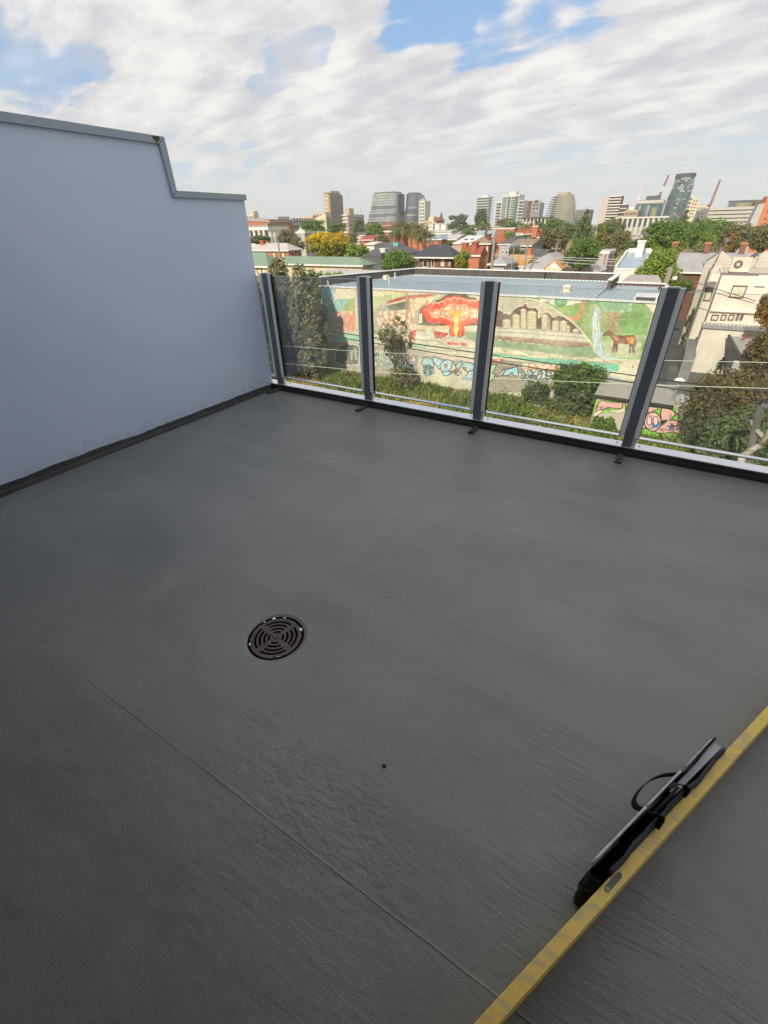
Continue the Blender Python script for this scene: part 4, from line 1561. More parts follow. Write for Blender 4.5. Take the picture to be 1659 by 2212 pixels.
for i in range(22):
    a_ = radians(-160 + i * 16)
    pt.stroke(wobble(m2((1170, 350), (1170 + 60 * cos(a_), 350 + 40 * sin(a_)), (1170 + 125 * cos(a_ + .1), 345 + 85 * sin(a_ + .1))), 3, .03, 40 + i), .06, ('#9a7a5a', '#c3a57f', '#7f9064')[i % 3], .9)
hs = wobble(m2((1097, 494), (1103, 478), (1128, 462), (1148, 450), (1156, 455), (1180, 478), (1208, 492), (1260, 498), (1330, 494), (1366, 500), (1380, 525), (1372, 570), (1368, 600), (1370, 645), (1360, 648), (1352, 600), (1340, 580), (1338, 640), (1326, 645), (1332, 575), (1290, 568), (1230, 562), (1222, 600), (1218, 625), (1206, 622), (1208, 585), (1198, 600), (1192, 625), (1178, 628), (1190, 580), (1192, 550), (1178, 528), (1160, 500), (1140, 488), (1115, 497)), 3, .008, 21)
pt.poly(hs, '#8a4a26', var=.25, vs=.2, edge='#3f2416', ew=.05)
pt.blobs(m2((1190, 495), (1230, 505), (1225, 540), (1195, 535)), '#c58a4f', .1, 16, seed=31)
pt.blobs(m2((1295, 505), (1370, 505), (1368, 570), (1320, 560)), '#c9924f', .1, 22, seed=32)
for x in (1184, 1212, 1332, 1363):
    pt.stroke(m2((x, 600), (x - 3, 640)), .10, '#4a4440')
pt.stroke(wobble(m2((1378, 515), (1388, 550), (1378, 600)), 3, .02, 33), .10, '#85796d')
arch = m2((340, 150), (470, 175), (600, 225), (740, 310), (850, 400), (930, 490), (1000, 580), (1020, 640))
pt.stroke([tuple(p[:2]) for p in spline([(a, b, 0) for a, b in arch], 6)], .10, '#d9d6c4')
pt.poly(m2((1400, 190), (1600, 195), (1600, 330), (1550, 325), (1510, 260), (1460, 220)), '#dcd5c0', var=.06)
pt.stroke(wobble(m2((1400, 192), (1460, 222), (1510, 262), (1552, 328)), 4, .01, 34), .08, '#8d9078')
pt.poly(m2((1240, 745), (1440, 712), (1470, 900), (1240, 900)), '#cfc6ae', var=.1)
pt.poly(m2((1255, 745), (1265, 745), (1270, 820), (1248, 825)), '#b7b8a0')
pt.poly(m2((1352, 760), (1366, 760), (1364, 782), (1354, 780)), '#3a3634')
pt.poly(m2((1110, 850), (1250, 870), (1230, 895), (1110, 885)), '#7fb0c4', var=.3)
# lower strip of graffiti lettering
pt.poly(m1((0, 520), (380, 545), (860, 610), (1390, 690), (1390, 730), (900, 680), (900, 900), (0, 760)), '#a9a292', var=.25, vs=.5)
pt.poly(m2((60, 700), (600, 745), (920, 790), (1150, 850), (1150, 1000), (60, 1000)), '#8f867a', var=.3, vs=.4)
pk = wobble(m1((180, 700), (190, 610), (215, 570), (270, 545), (310, 560), (380, 570), (380, 720), (330, 735), (240, 735)), 3, .05, 35)
pt.poly(pk, '#4b514f', var=.3, edge='#d8d8d0', ew=.10)
for pl in (((270, 575), (300, 585), (280, 610)), ((330, 580), (365, 590), (370, 700), (345, 690)), ((300, 620), (335, 600), (330, 690), (308, 700))):
    pt.poly(m1(*pl), '#a8acab', edge='#25282a', ew=.06)
pt.poly(m1((230, 545), (280, 540), (270, 570), (240, 570)), '#cf7d43', var=.3)
pt.blobs(m1((480, 600), (860, 640), (860, 790), (480, 740)), '#cfdad6', .16, 130, alpha=.9, seed=50, asp=.5)
pt.blobs(m1((480, 600), (860, 640), (860, 790), (480, 740)), '#7fb4c0', .16, 70, alpha=.9, seed=51, asp=.5)
pt.blobs(m1((480, 600), (860, 640), (860, 790), (480, 740)), '#34383a', .10, 110, alpha=.9, seed=52, asp=.6)
pt.blobs(m1((780, 640), (880, 650), (880, 730), (780, 720)), '#d18fa0', .14, 20, alpha=.9, seed=53)
pt.poly(gz((430, 470), (540, 440), (540, 660), (450, 640)), '#8c8f9c', var=.4, vs=.25, edge=BLK, ew=.05)
pt.poly(gz((440, 450), (470, 500), (500, 440), (530, 500), (500, 520), (460, 510)), '#d9dde0', edge='#b34a63', ew=.07)
pink = wobble(gz((570, 660), (560, 560), (590, 470), (640, 440), (740, 450), (840, 465), (960, 490), (1100, 520), (1290, 545), (1290, 500), (1100, 470), (900, 440), (740, 420), (620, 430), (560, 500), (545, 600)), 3, .05, 36)
pt.poly(pink, '#d8c3ba', var=.1)
BL = '#a9d0da'
LET = [((595, 530), (640, 465), (740, 490), (740, 600), (690, 580), (680, 650), (640, 640), (615, 570)),
       ((745, 455), (800, 470), (850, 500), (880, 490), (860, 560), (820, 610), (780, 560), (745, 510)),
       ((830, 560), (880, 510), (950, 500), (985, 520), (970, 600), (900, 660), (850, 640)),
       ((1000, 520), (1030, 560), (1080, 510), (1095, 560), (1060, 620), (1100, 650), (1050, 690), (1000, 640), (1030, 600)),
       ((1085, 510), (1180, 530), (1240, 545), (1250, 600), (1190, 640), (1130, 620), (1110, 560)),
       ((1150, 700), (1200, 640), (1270, 640), (1250, 760), (1180, 740)),
       ((850, 650), (930, 640), (990, 650), (920, 690), (880, 690)), ((640, 650), (720, 600), (760, 640), (700, 690), (640, 690)),
       ((1250, 560), (1290, 545), (1290, 740), (1255, 700), (1270, 630))]
for i, L_ in enumerate(LET):
    P_ = wobble(gz(*L_), 3, .02, 60 + i)
    pt.poly(P_, BL, var=.16, vs=.3, seed=i, edge=BLK, ew=.085)
    pt.blobs(gz(*L_), '#6d9fc6', .10, 5, alpha=.7, seed=70 + i)
pt.blobs(gz((620, 560), (740, 540), (740, 680), (620, 680)), '#40605f', .13, 22, alpha=.8, seed=80)
for cx_, cy_, r in ((900, 568, 22), (1030, 635, 26), (1140, 605, 18)):
    pt.poly(gz(*[(cx_ + r * cos(t), cy_ + r * sin(t)) for t in np.linspace(0, 2 * pi, 12)]), '#c7593f', edge=BLK, ew=.06)
pt.poly(gz((1100, 690), (1250, 720), (1250, 750), (1100, 745)), '#8fa9c4', var=.2)
pt.poly(wobble(gz((1060, 740), (1130, 760), (1250, 765), (1250, 800), (1150, 790), (1070, 775)), 3, .03, 37), '#d6cfc8')
pt.poly(m2((70, 755), (150, 750), (110, 830), (140, 840), (100, 900), (60, 900)), '#a9cf98', var=.12, edge=BLK, ew=.09)
pt.poly(wobble(m2((145, 860), (215, 790), (240, 780), (200, 840)), 3, .02, 38), '#bcb3c2', edge=BLK, ew=.07)
pt.poly(m2((200, 850), (225, 800), (330, 768), (345, 855), (300, 850), (285, 820), (250, 850)), '#93cadb', var=.12, edge=BLK, ew=.10)
pt.poly(m2((95, 705), (205, 700), (215, 725), (110, 725)), '#b3483d', var=.3)
pt.poly(m2((130, 712), (180, 705), (180, 722)), '#e2cfa8')
pt.blobs(m2((370, 740), (920, 770), (920, 810), (380, 790)), '#c88a4e', .12, 90, alpha=.9, seed=54, asp=1.5)
pt.blobs(m2((370, 740), (920, 770), (920, 800), (380, 780)), '#e7d3bf', .10, 60, alpha=.9, seed=55, asp=1.6)
pt.blobs(m2((350, 800), (670, 800), (670, 900), (350, 900)), '#8fc1cf', .15, 90, alpha=.9, seed=56, asp=.6)
pt.blobs(m2((350, 790), (670, 800), (670, 900), (350, 900)), '#d7dcda', .12, 70, alpha=.9, seed=57, asp=.6)
pt.blobs(m2((350, 790), (680, 800), (680, 900), (350, 900)), '#2c3132', .09, 100, alpha=.9, seed=58)
for i in range(7):
    x = 380 + i * 40
    pt.stroke(wobble(m2((x, 800), (x + 14, 850), (x - 6, 890), (x + 20, 900)), 3, .03, 90 + i), .08, BLK)
pt.poly(wobble(m2((700, 810), (730, 785), (780, 790), (800, 815), (780, 825), (740, 805)), 3, .02, 39), '#c3c6cb', edge='#6d7076', ew=.06)
# panel joints of the wall
for X in np.linspace(wx0, wx1, 9)[1:-1]:
    pt.stroke([(X, WZ0), (X, WZ1)], .03, '#8d8879', .55)
pt.build('painted_mural', WY, wh, paintmat('mural_paint', .8), .15, .13, .42)

GUT = mat('white_gutter', (.62, .66, .68), rough=.4)
RIB = mat('roof_blue_metal', (.40, .48, .54), rough=.42, var=.14, scale=.8, metal=.15, spec=.5)
DARKP = mat('parapet_dark', (.085, .078, .070), rough=.85, var=.25, scale=1.2)
WCAP = mat('white_capping', (.72, .73, .72), rough=.5)
rz0, rz1 = -3.06, -2.86
BLx, BLy, BRx, BRy = -25.4, 48.9, -5.0, 47.9
q = MB()
q.face([(wx0 + .05, WY + .1, rz0), (-5.0, WY + .1, rz0), (BRx, BRy, rz1), (BLx, BLy, rz1)])
q.face([(-4.95, WY + .1, rz0), (wx1 - .05, WY + .1, rz0), (wx1 - .9, 47.9, rz1 - .1), (-4.95, 47.9, rz1 - .1)])
q.build('roof_sheet', RIB, wh)
ribm = MB()
ribm.hexa([(-.07, 0, 0), (.07, 0, 0), (.07, 1, 0), (-.07, 1, 0)], [(-.03, 0, .06), (.03, 0, .06), (.03, 1, .06), (-.03, 1, .06)])
ribme = ribm.mesh('roof_rib', RIB)
for i in range(86):
    X = wx0 + .3 + i * .33
    if X > wx1 - .25:
        break
    tx = (X - wx0) / (BRx - wx0)
    y1 = BLy + (BRy - BLy) * max(0, (X - BLx)) / (BRx - BLx)
    if X < BLx:
        y1 = WY + (X - wx0) / (BLx - wx0) * (BLy - WY)
    if X > -5:
        y1 = 47.8
    if y1 - WY < .6:
        continue
    o = inst('roof_rib', ribme, wh, (X, WY + .12, rz0))
    o.scale = (1, y1 - WY - .15, 1)
    o.rotation_euler = (atan2(rz1 - rz0 - (.1 if X > -5 else 0), 10.7), 0, 0)
MB().box(wx0 - .1, wx1 + .1, WY - .10, WY + .12, -3.10, -2.97).build('gutter', GUT, wh)


def wallseg(name, a, b, z0, z1, th, mt, mtc, capn='capping'):
    d = np.array([b[0] - a[0], b[1] - a[1]])
    d = d / np.linalg.norm(d)
    n_ = np.array([-d[1], d[0]]) * th
    P = [(a[0], a[1]), (b[0], b[1]), (b[0] + n_[0], b[1] + n_[1]), (a[0] + n_[0], a[1] + n_[1])]
    o = MB().prism(P, z0, z1).build(name, mt, wh)
    e = n_ * .25
    P2 = [(P[0][0] - e[0], P[0][1] - e[1]), (P[1][0] - e[0], P[1][1] - e[1]), (P[2][0] + e[0], P[2][1] + e[1]), (P[3][0] + e[0], P[3][1] + e[1])]
    MB().prism(P2, z1, z1 + .07).build(capn, mtc, wh)
    return o


zp = float(onY(1100, 590, 48.4)[2])
wallseg('parapet', (BLx - .0, BLy), (BRx, BRy), -3.1, -2.25, .25, DARKP, WCAP)
wallseg('parapet', (wx0, WY + .15), (BLx - .02, BLy - .02), -3.1, -2.30, .25, DARKP, WCAP)
wallseg('parapet', (BRx + .02, BRy - .1), (BRx + .05, BRy - 5.2), -3.1, -2.30, .25, DARKP, WCAP)
MB().box(-25.0, BRx, 48.0 - .25, 48.0, -2.87, -2.80).build('box_gutter', GUT, wh)
MB().box(-11.2, -11.13, 47.95, 48.1, -2.9, -2.26).build('parapet_joint', mat('black_gasket'), wh)
BRW = mat('maroon_fascia', (.13, .06, .05), rough=.7)
MB().box(-4.7, wx1 - .3, 46.2, 46.4, -3.1, -2.78).build('parapet', BRW, wh)
MB().box(-4.75, wx1 - .25, 46.1, 46.5, -2.779, -2.70).build('capping', WCAP, wh)
MB().prism([(-4.3, 46.6), (wx1 - .6, 46.6), (wx1 - 1.2, 52.5), (-4.3, 52.5)], -3.1, -2.62).build('rear_roof', mat('pink_grey_roof', (.40, .36, .34), rough=.7), wh)
MB().box(wx1 - .25, wx1 - .0, WY + .2, 46.5, -3.1, -2.82).build('parapet', GUT, wh)
c0 = onY(1392, 640, WY + 2.2)
MB().box(wx1 - 1.7, wx1 - .3, WY + .4, WY + 2.6, -3.05, -2.78).build('rain_head', WCAP, wh)
MB().box(wx1 - 1.6, wx1 - .4, WY + .36, WY + .398, -2.98, -2.80).build('rain_head_shade_panel', DARKP, wh)  # dark panel on the face stands in for shade inside the box
for (px_, py_, s) in ((1224, 628, 1.0), (834, 604, .8)):
    c = onZ(px_, py_, -2.9)
    v = MB()
    v.box(c[0] - .45 * s, c[0] + .45 * s, c[1] - .3, c[1] + .4, -3.02, -2.95)
    v.box(c[0] - .24 * s, c[0] + .24 * s, c[1] - .2, c[1] + .3, -2.949, -2.70)
    v.box(c[0] - .32 * s, c[0] + .32 * s, c[1] - .28, c[1] + .38, -2.699, -2.63)
    v.box(c[0] - .26 * s, c[0] + .26 * s, c[1] - .22, c[1] + .32, -2.629, -2.50)
    v.build('roof_vent', mat('vent_cream', (.62, .57, .46), rough=.6), wh)
for (px_, py_, h) in ((709, 617, .42), (840, 613, .55), (853, 603, .62)):
    c = onZ(px_, py_, -2.95)
    MB().tube([(c[0], c[1], -3.0), (c[0], c[1], -2.95 + h)], .05, 8).build('vent_pipe', WCAP, wh)
dp = onY(878, 650, WY)
MB().tube([(dp[0], WY - .06, -3.1), (dp[0], WY - .06, -5.5)], .05, 6).build('downpipe', mat('pale_pvc', (.5, .5, .45)), wh)

# ------------------------------------------------------------------ graffiti shed
SY = 34.0
sf = lambda x, y: (1255.8 + .15277 * x, 794.9 + .15277 * y)
sp = MP(lambda x, y: sf(x, y))


def sp(*pts):
    out = []
    for p in pts:
        q = onY(*sf(*p), SY)
        out.append((float(q[0]), float(q[2])))
    return out


sx0, sx1 = sp((170, 600))[0][0], sp((1490, 900))[0][0]
sz1 = sp((1250, 520))[0][1]
shd = thing('graffiti_shed', 'low grey roofed shed with pink and green graffiti lettering on its wall', 'shed', (0, 35, G))
MB().box(sx0, sx1, SY + .004, 37.0, G, sz1 - .05).build('wall', CREAMW, shd)
ps = Paint(sx0, sx1, G, sz1 + .06, 300, 110, '#b9b1a4', 8)
ps.poly(sp((200, 400), (650, 440), (650, 640), (160, 640)), '#8fc25c', var=.2)
ps.poly(sp((880, 500), (1340, 560), (1340, 640), (1480, 960), (1300, 985), (800, 960), (800, 880)), '#7fc04e', var=.2)
ps.poly(sp((200, 390), (660, 430), (660, 462), (400, 450), (240, 460)), '#bfc2b8', var=.2)
PK = '#dfb2ad'
ps.poly(wobble(sp((205, 612), (218, 540), (245, 492), (300, 462), (380, 478), (470, 485), (556, 486), (572, 458), (580, 500), (560, 572), (400, 560), (300, 590), (240, 605)), 3, .006, 2), PK, var=.12, edge=BLK, ew=.05)
ps.poly(wobble(sp((165, 690), (180, 640), (250, 600), (300, 595), (270, 640), (210, 680)), 3, .006, 3), '#e2d3cc', edge=BLK, ew=.04)
ps.poly(wobble(sp((410, 620), (430, 590), (520, 600), (600, 570), (610, 620), (500, 635)), 3, .006, 4), '#e2d0c8', edge='#7a6a66', ew=.03)
ps.poly(sp((620, 470), (900, 500), (880, 560), (780, 640), (640, 620)), PK, var=.12, edge=BLK, ew=.06)
ps.poly(wobble(sp((905, 560), (920, 510), (942, 505), (965, 545), (1070, 560), (1075, 585), (1010, 610), (1000, 640), (920, 610)), 3, .006, 5), PK, var=.12, edge=BLK, ew=.05)
ps.poly(wobble(sp((1120, 640), (1140, 560), (1180, 545), (1335, 640), (1245, 735), (1330, 740), (1450, 800), (1480, 880), (1430, 950), (1290, 905), (1180, 925), (1080, 920), (1045, 890), (1060, 855), (1150, 800), (1215, 740), (1130, 750)), 3, .006, 6), PK, var=.12, vs=.5, edge=BLK, ew=.06)
for cx_, cy_, rx_, ry_ in ((860, 720, 75, 140), (1010, 760, 120, 135)):
    ps.poly(sp(*[(cx_ + rx_ * cos(t), cy_ + ry_ * sin(t)) for t in np.linspace(0, 2 * pi, 28)]), '#dcb9b6', var=.1, edge=BLK, ew=.07)
ps.poly(wobble(sp((985, 800), (1030, 740), (1060, 735), (1070, 760), (1120, 758), (1085, 840), (1010, 850)), 3, .006, 7), '#5f86bb', var=.2)
ps.poly(sp((830, 770), (880, 700), (900, 740), (870, 800)), '#6f90bd', var=.2)
for cx_, cy_ in ((960, 742), (1050, 748), (850, 740)):
    ps.poly(sp(*[(cx_ + 36 * cos(t), cy_ + 66 * sin(t)) for t in np.linspace(0, 2 * pi, 24)]), '#e3c3bf', edge=BLK, ew=.05)
ps.poly(sp((1115, 800), (1130, 752), (1212, 740), (1150, 790)), BLK)
st5 = [(1275 + (62 if k % 2 == 0 else 26) * cos(radians(-90 + 36 * k)), 838 + (58 if k % 2 == 0 else 24) * sin(radians(-90 + 36 * k))) for k in range(10)]
ps.poly(sp(*st5), '#4c66a3', edge='#2f3c66', ew=.03)
st6 = [(1130 + (24 if k % 2 == 0 else 9) * cos(radians(-90 + 36 * k)), 872 + (24 if k % 2 == 0 else 9) * sin(radians(-90 + 36 * k))) for k in range(10)]
ps.poly(sp(*st6), '#3f5288')
for s_ in ([(1060, 855), (1250, 885)], [(1240, 790), (1300, 705)], [(1350, 830), (1362, 760)], [(1250, 905), (1480, 930)], [(1180, 870), (1440, 910)]):
    ps.stroke(sp(*s_), .03, BLK)
# hand-sprayed tags
W1 = .035
for s_ in ([(232, 590), (226, 540), (258, 536)], [(229, 562), (250, 560)], [(268, 572), (295, 562), (288, 548), (270, 554), (268, 580), (296, 586)], [(312, 540), (314, 588), (338, 586)], [(352, 552), (354, 588)], [(366, 550), (398, 590)], [(398, 550), (368, 590)]):
    ps.stroke(sp(*s_), W1, BLK)
for i in range(6):
    x = 270 + i * 36
    ps.stroke(sp((x, 440), (x + 8, 408), (x + 22, 412), (x + 20, 440), (x + 32, 432)), .03, '#3a3a36')
for i in range(7):
    x = 905 + i * 18
    ps.stroke(sp((x, 835), (x + 8, 850), (x + 2, 865), (x + 14, 862)), .025, BLK)
for s_ in ([(1275, 915), (1285, 945), (1310, 940)], [(1318, 915), (1322, 945)], [(1338, 925), (1335, 948), (1355, 945), (1358, 922)], [(1370, 945), (1385, 915), (1400, 945)]):
    ps.stroke(sp(*s_), .03, '#8d2f35')
ps.poly(sp((1260, 450), (1340, 440), (1340, 540), (1250, 530)), '#d8d0bb')
ps.stroke(sp((1285, 470), (1280, 530)), .03, BLK)
ps.build('painted_front', SY, shd, paintmat('shed_paint', .8), .1)
SRF = mat('shed_roof_grey', (.33, .32, .29), rough=.75, var=.15, scale=1.2, stretch=(1, 4, 1))
zb_ = -8.35
MB().hexa([(sx0 - .15, SY - .25, sz1 + .0), (1.75, SY - .25, sz1 + .0), (1.75, 37.05, zb_), (sx0 - .15, 37.05, zb_)],
          [(sx0 - .15, SY - .25, sz1 + .08), (1.75, SY - .25, sz1 + .08), (1.75, 37.05, zb_ + .08), (sx0 - .15, 37.05, zb_ + .08)]).build('roof', SRF, shd)
MB().box(sx0 - .18, 1.78, SY - .30, SY - .255, sz1 - .12, sz1 + .07).build('fascia', mat('dark_timber', (.05, .045, .04), rough=.9), shd)
MB().box(sx1 - .9, sx1 + .05, SY + .3, 36.6, sz1 - .3, sz1 + .05).build('side_bay', mat('bay_sheet', (.42, .45, .48), rough=.5), shd)
vpos = onY(1451, 872, 34.5)
vpp = thing('vent_pole', 'grey vent pole with a white round cap behind the graffiti shed', 'pole', (vpos[0], 34.5, G))
zt_ = float(onY(1449, 822, 34.5)[2])
MB().tube([(vpos[0], 34.5, G), (vpos[0], 34.5, zt_)], .11, 10).build('pipe', mat('galvanised', (.30, .31, .32), rough=.5, metal=.3), vpp)
cp = MB()
cp.tube([(vpos[0], 34.5, zt_ + z) for z in (-.02, .05, .16, .24)], [.24, .33, .27, .06], 14)
cp.build('cap', mat('white_plastic', (.75, .75, .74), rough=.4), vpp, smooth=True)
# slim pale pole in front of the mural
b0 = onZ(1100, 843, G)
pz = float(onY(1122, 668, b0[1])[2])
pp = thing('steel_pole', 'slim pale grey pole standing on the grass before the painted city', 'pole', b0)
MB().tube([b0, (b0[0], b0[1], pz)], [.10, .07], 10).build('shaft', mat('pole_grey', (.46, .46, .42), rough=.6), pp)
MB().box(b0[0] - .16, b0[0] + .16, b0[1] - .16, b0[1] + .16, G, G + .05).build('base_plate', mat('pole_grey'), pp)
# white board lying in the grass
w0, w1 = onZ(1119, 868, G + .3), onZ(1168, 877, G + .3)
bd_ = thing('timber_board', 'weathered white board lying in the grass below the graffiti', 'board', (*w0[:2], G))
MB().hexa([(w0[0], w0[1], G + .18), (w1[0], w1[1] - .1, G + .26), (w1[0], w1[1] + .75, G + .26), (w0[0] + .1, w0[1] + .25, G + .18)],
          [(w0[0], w0[1], G + .22), (w1[0], w1[1] - .1, G + .30), (w1[0], w1[1] + .75, G + .30), (w0[0] + .1, w0[1] + .25, G + .22)]).build('plank', mat('weathered_white', (.45, .43, .40), rough=.9), bd_)
# ------------------------------------------------------------------ buildings
def B(*a):
    return MB().box(*a)


SLG_ = mat('aerial_grey', (.30, .30, .30), rough=.5)
BRICK = {
    'red': mat('brick_red', (.36, .115, .055), var=.22, scale=1.5, bump=.2, bscale=12),
    'orange': mat('brick_orange', (.43, .165, .085), var=.2, scale=1.5, bump=.2, bscale=12),
    'brown': mat('brick_brown', (.20, .095, .06), var=.25, scale=1.5, bump=.2, bscale=12),
    'dark': mat('brick_dark', (.15, .07, .05), var=.25, scale=1.5),
}
CR = mat('cream_render', (.62, .54, .38), var=.08, scale=.6)
WHT = mat('white_render', (.70, .68, .64), var=.08, scale=.6)
GRY = mat('grey_render', (.40, .40, .41), var=.1, scale=.5)
TAN = mat('tan_concrete', (.44, .34, .24), var=.1, scale=.3)
PINK = mat('pinkish_render', (.52, .40, .34), var=.1, scale=.3)
GRNW = mat('green_cladding', (.20, .27, .17), var=.1, scale=.3)
ROOF = {
    'pinkgrey': mat('roof_pinkgrey', (.47, .43, .42), rough=.55, var=.12, scale=.7),
    'green': mat('roof_green', (.19, .27, .20), rough=.6, var=.1, scale=.5),
    'navy': mat('roof_navy_tile', (.055, .058, .072), rough=.7, var=.25, scale=1.5, bump=.4, bscale=9),
    'slate': mat('roof_slate', (.10, .105, .12), rough=.65, var=.2, scale=1.5),
    'grey': mat('roof_grey_metal', (.33, .33, .34), rough=.5, var=.14, scale=.8),
    'bluegrey': mat('roof_bluegrey', (.27, .33, .39), rough=.45, var=.12, scale=.6),
    'blue': mat('roof_pale_blue', (.30, .385, .48), rough=.4, var=.08, scale=.5),
    'terracotta': mat('roof_terracotta', (.27, .085, .045), rough=.8, var=.25, scale=1.2),
    'red': mat('roof_red', (.33, .07, .06), rough=.7, var=.2, scale=1),
    'orange': mat('roof_orange_tile', (.52, .30, .11), rough=.8, var=.2, scale=1.5),
    'brown': mat('roof_brown_tin', (.26, .19, .14), rough=.65, var=.3, scale=1.2),
    'white': mat('roof_white', (.66, .64, .60), rough=.5, var=.08, scale=.6),
    'charcoal': mat('roof_charcoal', (.10, .095, .095), rough=.7, var=.2, scale=1),
}
WIN = mat('window_glass_dark', (.035, .042, .05), rough=.12, spec=.6)
WINL = mat('window_blind', (.60, .58, .46), rough=.5)
FRM = mat('window_frame_white', (.72, .71, .68), rough=.5)
FRD = mat('window_frame_dark', (.05, .04, .04), rough=.6)


def YD(px, py, dist):
    r = ray(px, py)
    return dist * r[1] / hypot(r[0], r[1])


def Yh(px, py, z):
    return float(onZ(px, py, z)[1])


def win(par, axis, c, a0, a1, z0, z1, pane=WIN, frame=FRM, ft=.09, sill=None):
    """window on a wall face: axis 'y' faces -Y at y=c, axis 'x' faces +X at x=c"""
    a0, a1, z0, z1 = min(a0, a1), max(a0, a1), min(z0, z1), max(z0, z1)
    q, p, s = MB(), MB(), MB()
    if axis == 'y':
        bx = lambda m, u0, u1, w0, w1, d0, d1: m.box(u0, u1, c - d1, c - d0, w0, w1)
    else:
        bx = lambda m, u0, u1, w0, w1, d0, d1: m.box(c + d0, c + d1, u0, u1, w0, w1)
    bx(q, a0, a1, z1 - ft, z1, .003, .09)
    bx(q, a0, a1, z0, z0 + ft, .003, .09)
    bx(q, a0, a0 + ft, z0 + ft, z1 - ft, .003, .09)
    bx(q, a1 - ft, a1, z0 + ft, z1 - ft, .003, .09)
    o = q.build('window', frame, par)
    bx(p, a0 + ft * .9, a1 - ft * .9, z0 + ft * .9, z1 - ft * .9, .004, .03)
    p.build('pane', pane, o)
    if sill:
        bx(s, a0 - .1, a1 + .1, z0 - .14, z0 - .003, .003, .16)
        s.build('sill', sill, o)
    return o


def roof_mb(kind, x0, x1, y0, y1, ze, zr, th=.16):
    q = MB()
    e = [(x0, y0), (x1, y0), (x1, y1), (x0, y1)]
    w, d = x1 - x0, y1 - y0
    q.prism(e, ze - th, ze)
    b = [(p[0], p[1], ze + .003) for p in e]
    if kind == 'hip':
        if w >= d:
            a, c = (x0 + d / 2, (y0 + y1) / 2, zr), (x1 - d / 2, (y0 + y1) / 2, zr)
            if w - d < .3:
                a = c = ((x0 + x1) / 2, (y0 + y1) / 2, zr)
            q.face([b[0], b[1], c, a]); q.face([b[1], b[2], c]); q.face([b[2], b[3], a, c]); q.face([b[3], b[0], a])
        else:
            a, c = ((x0 + x1) / 2, y0 + w / 2, zr), ((x0 + x1) / 2, y1 - w / 2, zr)
            q.face([b[0], b[1], a]); q.face([b[1], b[2], c, a]); q.face([b[2], b[3], c]); q.face([b[3], b[0], a, c])
    elif kind == 'gx':
        a, c = (x0, (y0 + y1) / 2, zr), (x1, (y0 + y1) / 2, zr)
        q.face([b[0], b[1], c, a]); q.face([b[2], b[3], a, c]); q.face([b[1], b[2], c]); q.face([b[3], b[0], a])
    elif kind == 'gy':
        a, c = ((x0 + x1) / 2, y0, zr), ((x0 + x1) / 2, y1, zr)
        q.face([b[1], b[2], c, a]); q.face([b[3], b[0], a, c]); q.face([b[0], b[1], a]); q.face([b[2], b[3], c])
    elif kind == 'sk':        # rises to the back
        a, c = (x0, y1, zr), (x1, y1, zr)
        q.face([b[0], b[1], c, a]); q.face([b[1], b[2], c]); q.face([b[3], b[0], a]); q.face([b[2], b[3], a, c])
    return q


def chimney(par, px, yt, Y, w, zb, m, cap=None, pots=0):
    c = onY(px, yt, Y)
    o = B(c[0] - w / 2, c[0] + w / 2, Y - w / 2, Y + w / 2, zb, c[2] - .25).build('chimney', m, par)
    B(c[0] - w * .62, c[0] + w * .62, Y - w * .62, Y + w * .62, c[2] - .248, c[2]).build('chimney_cap', cap or m, o)
    for i in range(pots):
        xx = c[0] + (i - (pots - 1) / 2) * w * .45
        MB().tube([(xx, Y, c[2]), (xx, Y, c[2] + .35)], w * .14, 7).build('chimney_pot', BRICK['orange'], o)
    return o


